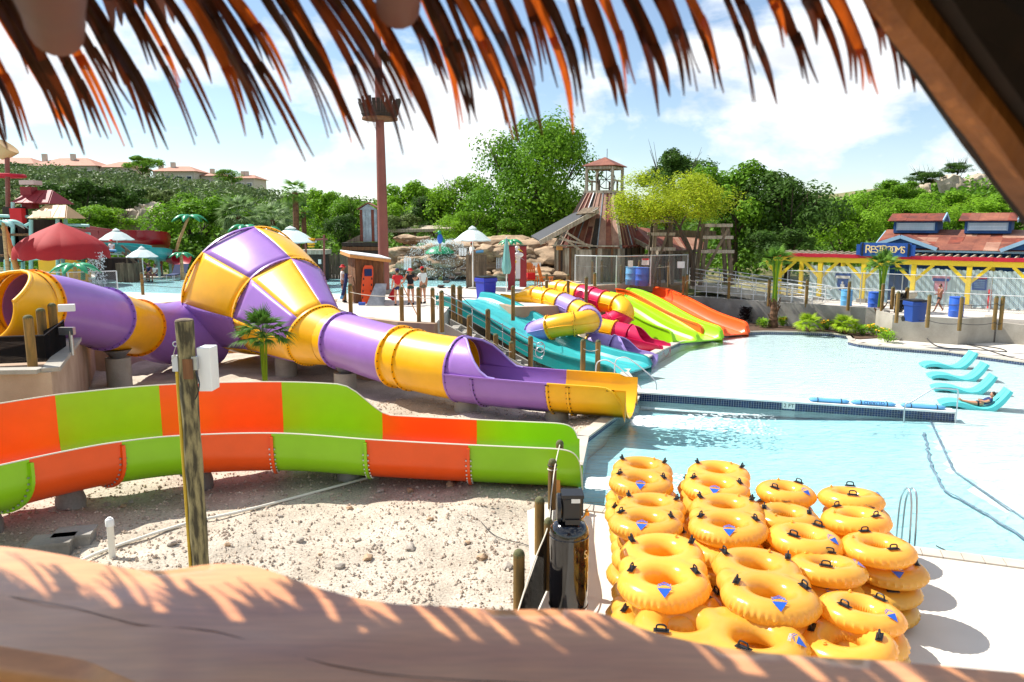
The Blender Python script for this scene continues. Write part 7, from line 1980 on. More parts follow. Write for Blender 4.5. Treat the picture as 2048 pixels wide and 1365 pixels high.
cf = thing('chain_link_fence', 'tall chain link fence in front of the mine building', 'fence', (6, 48, ZD))
P_ = [G(u, v, ZD) for u, v in ((1150, 573), (1192, 575), (1232, 576), (1300, 573), (1374, 570))]; zt_ = D(1232, 513, P_[2].y).z
for a_, b_ in zip(P_, P_[1:]): net_panel('mesh', a_, b_, ZD, zt_, chain, cf, diag=True); MB().tube([lift(a_, zt_), lift(b_, zt_)], .035, 6).build('top_rail', M_steel_p, cf)
for a_ in P_: MB().tube([a_, lift(a_, zt_ + .05)], .04, 6).build('fence_post', M_steel_p, cf)
for (u, v, m_) in ((1261, 528, M_white), (1291, 524, M_white), (1362, 530, M_white)): MB().box(D(u, v, P_[3].y - .1), (.3 if u < 1280 else .45, .03, .4), rz=0).flat('notice', m_, cf)
MB().box(D(1291, 519, P_[3].y - .13), (.4, .03, .1)).flat('notice_band', M_red, cf)
def pipe_rail(t_, a_, b_, h, n_lines, posts_, r_=.025, loop=False):
    for k in range(n_lines):
        zz = V(0, 0, h * (1 - k / n_lines)); e = (b_ - a_).normalized()
        pts = [a_ + zz, b_ + zz] + ([b_ + zz + e * .3, b_ + zz + e * .38 - V(0, 0, .12), b_ + zz + e * .25 - V(0, 0, .24)] if loop and k in (0, 2) else [])
        MB().tube(pts, r_ if k == 0 else r_ * .8, 6).build('rail', M_steel_p, t_, smooth=60)
    for k in range(posts_ + 1): p = a_.lerp(b_, k / posts_); MB().tube([p, p + V(0, 0, h)], r_, 6).build('rail_post', M_steel_p, t_, smooth=60)
rp = thing('access_ramp', 'concrete ramp with pale pipe railings descending from the mine to the terrace', 'ramp', (14, 45, 1.15))
r0, r1 = V(11.9, 48.4, 1.9), V(17.4, 42.4, 1.18)
rdir = (r1 - r0).normalized(); rs_ = V(-rdir.y, rdir.x, 0).normalized() * .8
MB().slab([r0 - rs_, r1 - rs_, r1 + rs_, r0 + rs_], .3, (0, 0, -1)).flat('ramp_slab', M_concrete, rp)
pipe_rail(rp, r0 - rs_, r1 - rs_, 1.0, 4, 7, loop=True); pipe_rail(rp, r0 + rs_, r1 + rs_, 1.0, 4, 7, loop=True)
wr = thing('wall_railing', 'pale pipe railing with square panels along the retaining wall top', 'railing', (12, 44.5, 1.3)); pipe_rail(wr, V(11.1, 45.4, 1.3), V(16.2, 41.4, 1.3), 1.0, 3, 9)
# restrooms
ZT = 1.15
F0 = G(1617, 596, ZT); F1 = G(2075, 622, ZT); fd = (F1 - F0); FL = fd.length; fd.normalize(); fn = V(fd.y, -fd.x, 0); fn = fn if fn.y < 0 else -fn
frot = math.atan2(fd.y, fd.x)
def s_at(u, base, zz=ZT):          # distance along the fence direction that falls on photo column u
    k = (u - CXP) / FPX
    return (k * (base.y * COSP - (zz - CAMH) * SINP) - base.x) / (fd.x - k * fd.y * COSP)
pb_ = thing('plank_fence', 'pale blue vertical board fence below the restroom pergola', 'fence', F0)
n_ = int(FL / .21); rr2 = random.Random(8); gap0, gap1 = s_at(1768, F0), s_at(1818, F0)
for k in range(n_):
    s0_ = FL * k / n_
    if gap0 < s0_ < gap1: continue
    h = 2.0 + rr2.uniform(-.03, .04); a_ = F0 + fd * (s0_ + .006); b_ = F0 + fd * (s0_ + FL / n_ - .006); off = fn * rr2.uniform(0, .015)
    MB().slab([a_ + off, b_ + off, b_ + off + V(0, 0, h), a_.lerp(b_, .5) + off + V(0, 0, h + .03), a_ + off + V(0, 0, h)], .03, fn).flat('board', M_paleblue, pb_)
for s_ in (gap0 + .08, gap1 - .05): MB().box(F0 + fd * s_ + fn * .03 + V(0, 0, 1.25), (.14, .1, 2.5), rz=frot).flat('gate_post', M_lightblue, pb_)
rsb = thing('restroom_building', 'dark blue restroom building with rusty patchwork roof and two cupolas', 'building', F0 - fn * 4)
B0 = F0 - fn * 1.5; BL = FL + 6; sL = s_at(1742, B0)
ze, zr = 4.2, 5.3
mb = MB(); mb.box(B0 + fd * ((sL + BL) / 2 + .6) - fn * 3.0 + V(0, 0, (ze - ZT) / 2), (BL - sL - 1.2, 5.8, ze - ZT), rz=frot); mb.flat('inner_wall', M_paintblue, rsb)
k = 0; s_ = sL + .6
while s_ < BL - .4: a_ = B0 + fd * (s_ + .01); b_ = B0 + fd * (s_ + .29); MB().slab([a_, b_, b_ + V(0, 0, ze - ZT), a_ + V(0, 0, ze - ZT)], .03, fn).flat('wall_board', M_paintblue, rsb); s_ += .3
rr2 = random.Random(31)
e0, e1 = B0 + fn * .7 + fd * sL + V(0, 0, ze - ZT), B0 + fn * .7 + fd * BL + V(0, 0, ze - ZT); g0, g1 = e0 - fn * 3.7 + V(0, 0, zr - ze), e1 - fn * 3.7 + V(0, 0, zr - ze)
nr = (e1 - e0).cross(g0 - e0).normalized(); nr = nr if nr.z > 0 else -nr
nc = int((BL - sL) / .62)
for k in range(nc):
    q0, q1 = k / nc, (k + 1) / nc + .004; cuts_ = [0, rr2.uniform(.25, .4), rr2.uniform(.55, .75), 1]
    for c0_, c1_ in zip(cuts_, cuts_[1:]):
        p = [e0.lerp(e1, q0).lerp(g0.lerp(g1, q0), c0_ - .02), e0.lerp(e1, q1).lerp(g0.lerp(g1, q1), c0_ - .02), e0.lerp(e1, q1).lerp(g0.lerp(g1, q1), c1_), e0.lerp(e1, q0).lerp(g0.lerp(g1, q0), c1_)]
        off = nr * (rr2.uniform(0, .02) - c0_ * .02)
        MB().slab([x + off for x in p], .025, nr).flat('roof_sheet', rr2.choice([M_rust, M_rust2, M_rust2, M_rust, M_rust3]), rsb)
h0, h1 = g0 - fn * 3.7 - V(0, 0, zr - ze), g1 - fn * 3.7 - V(0, 0, zr - ze)
MB().slab([g0, g1, h1, h0], .03, (0, 0, 1)).flat('roof_back', M_rust, rsb)
MB().slab([e0 + V(0, 0, -.05), g0 + V(0, 0, -.05), h0 + V(0, 0, -.05)], .1, -fd).flat('gable_board', M_lightblue, rsb)
MB().bar(e0 - V(0, 0, .06), e1 - V(0, 0, .06), .06, .14).flat('eave_board', M_lightblue, rsb)
def cross_gable(uc, half, zc_, zb_, out):
    c = B0 + fd * s_at(uc, B0) + fn * out; a_ = c - fd * half + V(0, 0, zb_ - ZT); b_ = c + fd * half + V(0, 0, zb_ - ZT); t0 = c + V(0, 0, zc_ - ZT); bk_ = t0 - fn * (out + 2.6)
    for k, (x0, x1) in enumerate(((a_, t0), (t0, b_))):
        for j in range(4):
            p = [x0.lerp(x1, j / 4), x0.lerp(x1, (j + 1) / 4)]; q = [y - fn * (out + 2.2) for y in p]; nn = V(0, 0, 1)
            MB().slab([p[0], p[1], q[1], q[0]], .04, nn).flat('gable_sheet', rr2.choice([M_rust2, M_rust, M_rust3]), rsb)
        MB().bar(x0 + fn * .03 - V(0, 0, .06), x1 + fn * .03 - V(0, 0, .06), .06, .2).flat('barge_board', M_lightblue, rsb)
    MB().slab([a_ - fn * .2 - V(0, 0, .02), b_ - fn * .2 - V(0, 0, .02), t0 - fn * .2 - V(0, 0, .02)], .04, fn).flat('gable_wall', M_paintblue, rsb)
cross_gable(1798, 1.9, 5.0, 4.3, 1.0); cross_gable(2068, 1.7, 5.1, 4.3, 1.3)
def cupola(u0, u1, lab):
    gm = g0; sa, sb_ = s_at(u0, V(gm.x, gm.y, 0) - fd * 0, 5.5), s_at(u1, V(gm.x, gm.y, 0), 5.5)
    c = V(gm.x, gm.y, 0) + fd * (sa + sb_) / 2; w = (sb_ - sa) - .5; z0 = zr - .15
    t_ = thing('roof_cupola', lab, 'cupola', lift(c, z0), 'roof cupolas');
    MB().box(lift(c, z0 + .32), (w, 1.9, .7), rz=frot).flat('body', M_paintblue, t_)
    f = c + fn * .96
    MB().box(lift(f, z0 + .36), (w - .3, .03, .46), rz=frot).flat('louver_frame', M_lightblue, t_)
    for j in range(5): MB().box(lift(f + fn * .025, z0 + .2 + j * .08), (w - .45, .03, .045), rz=frot).flat('louver', M_paleblue, t_)
    a_, b_ = c - fd * (w / 2 + .3), c + fd * (w / 2 + .3)
    for sg in (1, -1):
        p = [lift(a_ + fn * sg * 1.25, z0 + .68), lift(b_ + fn * sg * 1.25, z0 + .68), lift(b_, z0 + 1.12), lift(a_, z0 + 1.12)]; n2 = 6
        for j in range(n2): MB().slab([p[0].lerp(p[1], j / n2), p[0].lerp(p[1], (j + 1) / n2), p[3].lerp(p[2], (j + 1) / n2), p[3].lerp(p[2], j / n2)], .035 + .01 * (j % 2), (0, 0, 1)).flat('roof_sheet', rr2.choice([M_rust, M_rust2, M_rust]), t_)
        MB().bar(p[1], p[2], .06, .16).flat('barge_board', M_lightblue, t_)
    MB().slab([lift(b_ + fn * 1.0, z0 + .66), lift(b_ - fn * 1.0, z0 + .66), lift(b_, z0 + 1.08)], .05, fd * -1).flat('gable_end', M_paintblue, t_)
cupola(1785, 1890, 'blue louvred roof cupola behind the restroom sign'); cupola(1924, 2036, 'blue louvred roof cupola at the right end of the restroom roof')
pg = thing('pergola', 'yellow timber pergola with red fascia in front of the restrooms', 'pergola', F0 + fn)
Q0 = F0 + fn * .95; zb_ = 3.55
sA, sB = s_at(1548, Q0, zb_), s_at(2075, Q0, zb_)
MB().box(Q0 + fd * (sA + sB) / 2 + V(0, 0, zb_ - ZT), (sB - sA, .2, .28), rz=frot).flat('front_beam', M_sunyellow, pg)
for k in range(14): MB().box(Q0 + fn * .06 + fd * lerp(sA, sB, (k + .5) / 14) + V(0, 0, zb_ + .25 - ZT + .012 * (k % 2)), ((sB - sA) / 14 - .01, .26, .2), rz=frot).flat('fascia_board', M_redtrim, pg)
for k in range(34): a_ = Q0 + fd * lerp(sA, sB, (k + .5) / 34) + V(0, 0, zb_ + .3 - ZT); MB().bar(a_ + fn * .1, a_ - fn * 2.6 + V(0, 0, .1), .07, .14).flat('rafter', M_oldwood_p, pg)
MB().box(Q0 - fn * 2.3 + fd * (sA + sB) / 2 + V(0, 0, zb_ - ZT), (sB - sA, .18, .25), rz=frot).flat('rear_beam', M_sunyellow, pg)
for u in (1556, 1637, 1723, 1822, 1932, 2062):
    p = Q0 + fd * s_at(u, Q0); MB().box(p + V(0, 0, (zb_ - ZT) / 2 - .05), (.24, .24, zb_ - ZT - .2), rz=frot).flat('post', M_sunyellow, pg)
    MB().box(p + V(0, 0, .1), (.5, .5, .24), rz=frot).flat('footing', M_concrete, pg)
    for sg in (-1, 1): MB().bar(p + V(0, 0, zb_ - ZT - 1.0) + fd * sg * .08, p + V(0, 0, zb_ - ZT - .12) + fd * sg * .95, .14, .16).flat('brace', M_sunyellow, pg)
for u in (1600, 1682, 1978): p = Q0 - fn * 2.3 + fd * s_at(u, Q0 - fn * 2.3); MB().box(p + V(0, 0, (zb_ - ZT) / 2), (.22, .22, zb_ - ZT), rz=frot).flat('rear_post', M_sunyellow, pg)
sg_ = thing('restroom_sign', 'blue board sign reading RESTROOMS in cream letters above the pergola', 'sign', Q0 + V(0, 0, 2.8))
s0_, s1_ = s_at(1716, Q0, 4.2), s_at(1831, Q0, 4.2); zc_ = 4.22; sw = s1_ - s0_; cc = Q0 + fn * .22 + fd * (s0_ + s1_) / 2
MB().box(lift(cc, zc_), (sw - .35, .08, .76), rz=frot).flat('board', M_signblue, sg_)
for sg in (-1, 1):
    MB().box(lift(cc + fd * sg * (sw / 2 - .12), zc_ - .02), (.3, .08, .6), rz=frot).flat('end_board', M_signblue, sg_)
    MB().box(lift(cc + fd * sg * (sw / 2 - .3) + fn * .05, zc_), (.09, .05, .72), rz=frot).flat('strap', M_blackm, sg_)
adv = [.40, .30, .29, .30, .38, .33, .33, .40, .30]; tot = sum(adv); x = -tot / 2; ks = (sw - .95) / tot
for ch, ad in zip('RESTROOMS', adv):
    big = ch == 'R'; off = {'S': -.02, 'T': .02}.get(ch, 0)
    text(ch, 'letter', M_cream, sg_, lift(cc + fd * ((x + ad / 2) * ks) + fn * .05, zc_ + off), facing(fd, (0, 0, 1)), .66 if big else .54, .012); x += ad
def shield(u, v, label, main, extra):
    s_ = s_at(u, F0 + fn * .06, 2.4); c = F0 + fd * s_ + fn * .06; z = D(u, v, c.y).z; t_ = thing('restroom_plaque', label, 'sign', lift(c, z), 'restroom plaques')
    prof = [(-.42, .5), (.42, .5), (.46, .3), (.3, .15), (.32, -.2), (.2, -.48), (0, -.6), (-.2, -.48), (-.32, -.2), (-.3, .15), (-.46, .3)]
    MB().slab([lift(c, z) + fd * x + V(0, 0, y) for x, y in prof], .03, fn).flat('plate', main, t_)
    f = c + fn * .04; MB().slab([lift(f, z) + fd * x + V(0, 0, y) for x, y in ((-.4, .2), (.4, .2), (.4, .36), (-.4, .36))], .012, fn).flat('banner', extra, t_)
    MB().ell(lift(f, z - .05), (.07, .04, .08), 8, 6).build('figure_head', M_white, t_); MB().slab([lift(f, z) + fd * x + V(0, 0, y) for x, y in ((-.1, -.14), (-.12, -.3), (-.05, -.34), (-.05, -.52), (.05, -.52), (.05, -.34), (.12, -.3), (.1, -.14))], .015, fn).flat('figure', M_white, t_)
shield(1686, 564, 'blue shield plaque with white figure on the left fence', M_signblue, M_white); shield(1882, 570, 'pink and blue shield plaque with white figure behind the boy', material('pink_paint', rgb(214, 150, 168), rough=.6), M_signblue)
s_ = s_at(1959, F0 + fn * .06, 2.4); c = F0 + fd * s_ + fn * .06; z = D(1959, 567, c.y).z; t_ = thing('rules_sign', 'red and blue rules notice on the right part of the fence', 'sign', lift(c, z))
MB().box(lift(c, z), (.68, .04, .74), rz=frot).flat('plate', M_signblue, t_); MB().box(lift(c + fn * .025, z + .3), (.64, .02, .12), rz=frot).flat('header', M_redtrim, t_)
for j in range(5): MB().box(lift(c + fn * .025, z + .16 - j * .1), (.5 - .06 * (j % 2), .02, .022), rz=frot).flat('text_line', M_lightblue, t_)
cf = thing('chain_link_fence', 'long chain link fence crossing the terrace in front of the pergola', 'fence', F0 + fn * 2)
H0 = F0 + fn * 2.3; hs0, hs1 = s_at(1575, H0, 2.4), s_at(2080, H0, 2.4)
for k in range(6):
    a_ = H0 + fd * lerp(hs0, hs1, k / 6); b_ = H0 + fd * lerp(hs0, hs1, (k + 1) / 6)
    net_panel('mesh', a_, b_, ZT, ZT + 1.75, chain, cf, diag=True); MB().tube([lift(a_, ZT), lift(a_, ZT + 1.8)], .03, 6).build('fence_post', M_steel, cf)
    for zz in (.9, 1.78): MB().tube([lift(a_, ZT + zz), lift(b_, ZT + zz)], .022, 6).build('fence_rail', M_steel_p, cf)
p = G(1977, 617, ZT); tag(MB().box((p.x, p.y, ZT + .5), (.12, .12, 1.0)).flat('red_marker', M_red), 'thin red marker stake by the fence on the right', 'marker')
nt = thing('terrace_net', 'dark net strung between the terrace posts beside the blue bin', 'net', (19.8, 37.6, 1.2)); net_panel('net', V(19.5, 37.3, 0), V(20.9, 39.6, 0), 1.3, 2.2, netm, nt); net_panel('net', V(19.5, 37.3, 0), V(18.9, 36.9, 0), 1.3, 2.25, netm, nt)
for x, y in ((20.9, 39.6), (20.3, 39.9)): post(None, x, y, 1.15, 1.2, .1, nt)
# outhouse, pickets, gallows, far walkway
oh = thing('zinc_shack', 'tall narrow zinc and rust shack on a timber base beside the brown pole', 'shack', D(735, 500, 55))
c = D(737, 452, 55); wd, hh = 1.25, 2.3
MB().box(c + V(0, .6, 0), (wd, 1.1, hh)).flat('core', M_zinc, oh)
for k, m_ in enumerate((M_rust, M_zinc, M_zinc, M_zinc, M_rust, M_zinc)): MB().box(c + V(-wd / 2 + (k + .5) * wd / 6, .03, 0), (wd / 6 - .01, .05 + .02 * (k % 2), hh)).flat('sheet', m_, oh)
for k, m_ in enumerate((M_darkwood, M_zinc, M_rust)): MB().box(c + V(wd / 2 + .03, .2 + .36 * k, 0), (.05, .34, hh)).flat('side_sheet', m_, oh)
MB().slab([c + V(-.8, -.1, hh / 2), c + V(0, -.1, hh / 2 + .45), c + V(0, 1.3, hh / 2 + .45), c + V(-.8, 1.3, hh / 2)], .05, (-.5, 0, 1)).flat('roof', M_rust2, oh); MB().slab([c + V(.85, -.1, hh / 2), c + V(0, -.1, hh / 2 + .45), c + V(0, 1.3, hh / 2 + .45), c + V(.85, 1.3, hh / 2)], .05, (.5, 0, 1)).flat('roof', M_rust2, oh)
MB().slab([c + V(-.65, .02, hh / 2), c + V(.65, .02, hh / 2), c + V(0, .02, hh / 2 + .4)], .04, (0, -1, 0)).flat('gable', M_zinc, oh)
b_ = D(722, 500, 54.8)
for j in range(5): MB().box((b_.x, b_.y + .4, c.z - hh / 2 - .18 - .3 * j), (2.6, 1.6, .26)).flat('log', M_brownwood if j % 2 else M_darkwood, oh)
MB().slab([c + V(-.65, 0, -hh / 2 + .5), c + V(-1.7, 0, -hh / 2), c + V(-.65, 0, -hh / 2)], .8, (0, 1, 0)).flat('lean_to', M_oldwood, oh)
pk = thing('picket_fence', 'weathered grey picket fence behind the pale boulders', 'fence', D(680, 540, 53))
for k in range(34):
    u = 622 + k * 3.3; p = D(u, 540, 53); hh = 1.75 + .25 * math.sin(k * 2.3) * .5; MB().box((p.x, p.y + .03 * (k % 2), ZD + hh / 2), (.105, .04, hh)).flat('picket', M_oldwood, pk)
gw = thing('gallows_frame', 'rust red post and crossbar with a yellow hanging bucket', 'frame', D(648, 550, 47))
a_, b_ = D(648, 555, 47), D(648, 470, 47); MB().tube([lift(a_, ZD), b_], .07, 8).build('post', M_polebrown, gw); MB().tube([D(610, 481, 47), D(655, 479, 47)], .06, 8).build('crossbar', M_polebrown, gw); MB().tube([D(611, 478, 47), lift(D(611, 500, 47), ZD)], .06, 8).build('post', M_polebrown, gw)
q = D(622, 486, 47); MB().lathe([(.2, -.28), (.27, .28)], 14, q).build('bucket', M_yellow, gw, smooth=40)
for zz in (-.15, .12): MB().tube([V(q.x + .26 * math.cos(k * .5236), q.y + .26 * math.sin(k * .5236), q.z + zz) for k in range(12)], .02, 5, closed=True).build('bucket_hoop', M_darkwood, gw)
ks_ = thing('dark_kiosk', 'dark timber kiosk with pale roof below the crossbar', 'kiosk', D(630, 545, 51)); q = D(628, 525, 51)
MB().box((q.x, q.y + .6, ZD + .9), (1.4, 1.2, 1.8)).flat('body', M_darkwood, ks_); MB().box((q.x, q.y + .5, ZD + 1.95), (1.8, 1.6, .3)).flat('roof', M_oldwood_p, ks_); MB().box((q.x - .3, q.y - .03, ZD + 1.2), (.3, .04, .3)).flat('red_disc', M_red, ks_); MB().box((q.x + .4, q.y - .03, ZD + 1.3), (.2, .04, .3)).flat('notice', M_white, ks_)
fw = thing('covered_walkway', 'distant flat pale walkway roof beyond the fountain', 'walkway', D(830, 480, 66)); a_, b_ = D(755, 466, 66), D(915, 463, 66)
MB().slab([a_, b_, b_ + V(0, 3, .3), a_ + V(0, 3, .3)], .25, (0, 0, 1)).flat('roof', M_oldwood_p, fw)
for k in range(5): p = a_.lerp(b_, (k + .3) / 5); MB().box((p.x, p.y + .5, (p.z + 1.7) / 2), (.2, .2, p.z - 1.7)).flat('post', M_oldwood, fw)
# houses on the ridge
M_stucco = material('cream_stucco', rgb(206, 198, 182), rgb(188, 178, 160), rough=.85, scale=.3); M_tileroof = material('terracotta_roof', rgb(180, 130, 108), rgb(154, 104, 84), rough=.8, scale=.6, fine=.15, fscale=2); M_glass = material('dark_window_glass', rgb(52, 66, 84), rough=.15)
def house(label, u0, u1, ve, vr, vb, Y, nw, chim=()):
    a_, b_ = D(u0, ve, Y), D(u1, ve, Y); zr_ = D(u0, vr, Y).z; zb2 = D(u0, vb, Y).z - 4; dp = 11.0; t_ = thing('ridge_house', label, 'house', (a_.x, Y, zb2), 'houses on the ridge'); W = b_.x - a_.x
    MB().box((a_.x + W / 2, Y + dp / 2, (a_.z + zb2) / 2), (W, dp, a_.z - zb2)).flat('wall', M_stucco, t_)
    ins = min(W * .3, 5.0); o = .8; e = [V(a_.x - o, Y - o, a_.z), V(b_.x + o, Y - o, a_.z), V(b_.x + o, Y + dp + o, a_.z), V(a_.x - o, Y + dp + o, a_.z)]; r0, r1 = V(a_.x + ins, Y + dp / 2, zr_), V(b_.x - ins, Y + dp / 2, zr_)
    mb = MB(); mb.add([e[0], e[1], r1, r0, e[2], e[3]], [(0, 1, 2, 3), (1, 4, 2), (4, 5, 3, 2), (5, 0, 3), (0, 5, 4, 1)]); mb.flat('roof', M_tileroof, t_)
    for k in range(nw):
        x = a_.x + W * (k + .5) / nw; ww = 1.6 if k % 2 else 2.4; w_ = MB().box((x, Y - .02, a_.z - 2.2), (ww, .12, 1.9)).flat('window', M_white, t_); MB().box((x, Y - .06, a_.z - 2.2), (ww - .35, .12, 1.55)).flat('pane', M_glass, w_)
    for q in chim: p = D(q, vr + 4, Y); MB().box((p.x, Y + 4, zr_ - .2), (1.1, 1.1, 2.4)).flat('chimney', M_stucco, t_)
house('long two tone house with pink tiled roof, leftmost on the ridge', 62, 190, 332, 313, 345, 212, 6, (72, 130)); house('house end with low hipped roof at the far left edge of the ridge', -30, 66, 328, 312, 340, 222, 4)
house('smaller ridge house with hipped roof, left of the tall ridge tree', 200, 262, 335, 321, 345, 214, 3); house('ridge house with two chimneys right of the tall ridge tree', 305, 388, 343, 330, 352, 216, 4, (309, 334)); house('small ridge house roof among trees', 402, 442, 352, 343, 362, 220, 2, (414,)); house('rightmost ridge house roof with white chimneys', 470, 508, 357, 348, 366, 224, 2, (477, 484))
# trees
def crown_mesh(name, seed, n_leaf, lobes, leaf, hgt=1.0, shell=.55, droop=0.0):
    """unit crown: many small bent leaves spread over overlapping lobes, thinner inside, gaps between lobes"""
    rr = random.Random(seed); L_ = []
    for i in range(lobes):
        a_ = rr.random() * 6.283; q = rr.random() ** .55 * .8; z = rr.uniform(-.55, .78) * hgt
        s_ = rr.uniform(.2, .4) * (1.05 - .35 * abs(z / hgt)); k = math.sqrt(max(.05, 1 - (z / hgt) ** 2))
        L_.append((V(q * k * math.cos(a_), q * k * math.sin(a_), z), s_))
    vs = []; fs = []
    for i in range(n_leaf):
        c, s_ = L_[i % lobes]
        d = V(rr.gauss(0, 1), rr.gauss(0, 1), rr.gauss(0, .8) + .15).normalized()
        rad = s_ * (shell + (1 - shell) * rr.random() ** .5) * (1 + .35 * mnoise.noise(d * 2.2 + c * 5))
        p = c + d * rad
        n = (d * 1.2 + V(rr.gauss(0, .5), rr.gauss(0, .5), rr.gauss(.25, .5))).normalized()
        t = n.cross(V(rr.gauss(0, 1), rr.gauss(0, 1), rr.gauss(0, 1))).normalized(); b = n.cross(t)
        k = leaf * rr.uniform(.6, 1.3); t = t * k; b = b * k * .55; bi = len(vs)
        vs += [p - t, p - b + n * k * .18, p + t, p + b + n * k * .18]; fs.append((bi, bi + 1, bi + 2, bi + 3))
    me = bpy.data.meshes.new(name); me.from_pydata([tuple(v) for v in vs], [], fs); me.update()
    me.materials.append(None); return me
def trunk_mesh(name, seed, n_limb=7, r0=.05, low=-1.9):
    rr = random.Random(seed); mb = MB()
    top = V(rr.uniform(-.1, .1), rr.uniform(-.1, .1), .2); pts = bez([V(0, 0, low), V(rr.uniform(-.06, .06), 0, low * .5), top], 5)
    mb.tube(pts, [lerp(r0 * 1.25, r0 * .6, k / (len(pts) - 1)) for k in range(len(pts))], 8)
    for k in range(n_limb):
        s = pts[int(lerp(4, len(pts) - 2, k / n_limb))]; a_ = k * 2.4 + rr.random(); e = V(math.cos(a_) * rr.uniform(.4, .75), math.sin(a_) * rr.uniform(.4, .75), s.z * .0 + rr.uniform(-.1, .7))
        q = bez([s, s.lerp(e, .5) + V(0, 0, -.08), e], 4); mb.tube(q, [lerp(r0 * .5, r0 * .1, j / (len(q) - 1)) for j in range(len(q))], 6)
        for j in range(2): e2 = e + V(rr.uniform(-.3, .3), rr.uniform(-.3, .3), rr.uniform(0, .3)); mb.tube([q[5], q[5].lerp(e2, .5), e2], [r0 * .22, r0 * .15, r0 * .05], 5)
    me = mb.mesh(name, 50); me.materials.append(L_bark); return me
CROWNS = [crown_mesh('crown', s, n, l, lf, 1.0, sh) for s, n, l, lf, sh in ((1, 9000, 26, .042, .5), (2, 9000, 34, .040, .55), (3, 8000, 22, .046, .5), (4, 9000, 40, .038, .5))]
CROWN_BIG = crown_mesh('crown', 11, 26000, 64, .026, 1.0, .45)
CROWN_FINE = crown_mesh('crown', 12, 24000, 46, .021, .8, .35)
TRUNKS = [trunk_mesh('trunk', s) for s in (1, 2, 3)]
def tree(label, uc, vt, vb, wpx, Y, mat, crown=None, zb=None, group='trees round the park', name='tree', cat='tree', rz=0.0, trunk=True, lowfrac=.16):
    top = D(uc, vt, Y); bot = D(uc, vb, Y); zb = (1.6 if Y < 75 else hillz(top.x, Y)) if zb is None else zb
    w = wpx / 2 * Y / 1500 * 1.22; zc0 = max(zb + (top.z - zb) * lowfrac, bot.z); hc = (top.z - zc0) / 2 * 1.08
    t_ = thing(name, label, cat, (top.x, Y, zb), group)
    o = bpy.data.objects.new('crown', crown or CROWNS[int(uc) % 4]); C.objects.link(o); o.parent = t_; o.location = (0, 0, zc0 + hc * .93 - zb); o.scale = (w, w, hc); o.rotation_euler = (0, 0, rz + uc * .7)
    o.material_slots[0].link = 'OBJECT'; o.material_slots[0].material = mat
    if trunk:
        k = bpy.data.objects.new('trunk', TRUNKS[int(uc) % 3]); C.objects.link(k); k.parent = t_; zz = zc0 + hc - zb; k.location = (0, 0, zz); k.scale = (w * .95, w * .95, zz / 1.9); k.rotation_euler = (0, 0, uc)
    return t_
TR = [('dark bushy tree behind the maroon roofed hut', 150, 362, 470, 130, 95, L_dark), ('dark tree right of the maroon hut, above bright shrubs', 240, 372, 470, 120, 98, L_dark),
      ('bright green shrubby tree behind the tan roof', 205, 412, 475, 130, 82, L_fresh), ('bright shrub beside the limestone ledge', 155, 425, 475, 90, 78, L_fresh), ('dark tree left of the leaning metal palm', 320, 378, 440, 100, 105, L_olive),
      ('broad mid green tree behind the leaning metal palm', 378, 390, 570, 150, 68, L_mid), ('olive shrub at the limestone ledge', 325, 455, 510, 70, 72, L_olive), ('bright tree behind the silvery fan palms', 440, 395, 500, 110, 82, L_fresh), ('dark low tree under the silvery fan palms', 505, 440, 510, 110, 72, L_dark),
      ('bright tree right of the tall slim palm', 660, 382, 500, 110, 76, L_fresh), ('dense green tree behind the zinc shack', 705, 395, 500, 100, 72, L_mid), ('dark shrub by the zinc shack', 690, 430, 500, 70, 66, L_dark),
      ('green tree just right of the brown pole', 822, 366, 480, 120, 78, L_fresh), ('dark rounded tree behind the fountain', 868, 392, 480, 90, 72, L_dark), ('olive shrub right of the pole above the walkway', 806, 430, 490, 90, 68, L_olive), ('bright leafy tree left of the big central tree', 925, 350, 480, 120, 70, L_fresh), ('bright shrub over the waterfall rocks', 935, 425, 500, 110, 61, L_fresh), ('leafy shrub at the foot of the big central tree', 1010, 440, 510, 100, 60, L_mid), ('pale green shrub behind the mine porch roof', 1110, 425, 490, 70, 60, L_fresh),
      ('dark feathery tree peeking over the lime coloured tree', 1350, 303, 420, 130, 80, L_dark), ('tall olive green tree right of the lime coloured tree', 1478, 328, 560, 180, 58, L_mid), ('dark dense tree above the ramp railings', 1585, 345, 570, 180, 56, L_dark), ('bright shrubby tree left of the restroom roof', 1690, 405, 540, 120, 60, L_fresh), ('dark undergrowth tree behind the pergola end', 1560, 460, 570, 130, 53, L_dark),
      ('bright slope tree behind the first cupola', 1745, 388, 490, 120, 80, L_fresh), ('grey green slope tree behind the restroom sign', 1700, 415, 500, 90, 74, L_olive), ('bright slope tree between the cupolas', 1835, 400, 480, 130, 78, L_fresh), ('bright slope tree below the right cliff', 1900, 385, 470, 120, 88, L_fresh), ('bright slope tree by the beam above the right cupola', 1985, 388, 470, 140, 82, L_fresh), ('mid green tree left of the limestone cliff', 1800, 362, 430, 110, 105, L_mid), ('green slope tree at the right edge below the beam', 2060, 395, 480, 120, 80, L_mid),
      ('dark juniper on top of the right cliff, left one', 1850, 343, 372, 60, 120, L_dark), ('dark juniper crowning the right cliff', 1915, 326, 350, 60, 124, L_dark), ('tall dark tree standing among the ridge houses', 282, 313, 350, 66, 200, L_mid), ('round tree between the ridge roofs, right of the chimneys', 455, 340, 372, 46, 205, L_mid), ('tree hiding the left ridge house', 35, 328, 352, 70, 200, L_dark)]
for (lab, uc, vt, vb, w, Y, m_) in TR: tree(lab, uc, vt, vb, w, Y, m_)
tree('big leafy central tree rising into the thatch fringe', 1075, 246, 500, 235, 62, L_mid, CROWN_BIG, lowfrac=.12)
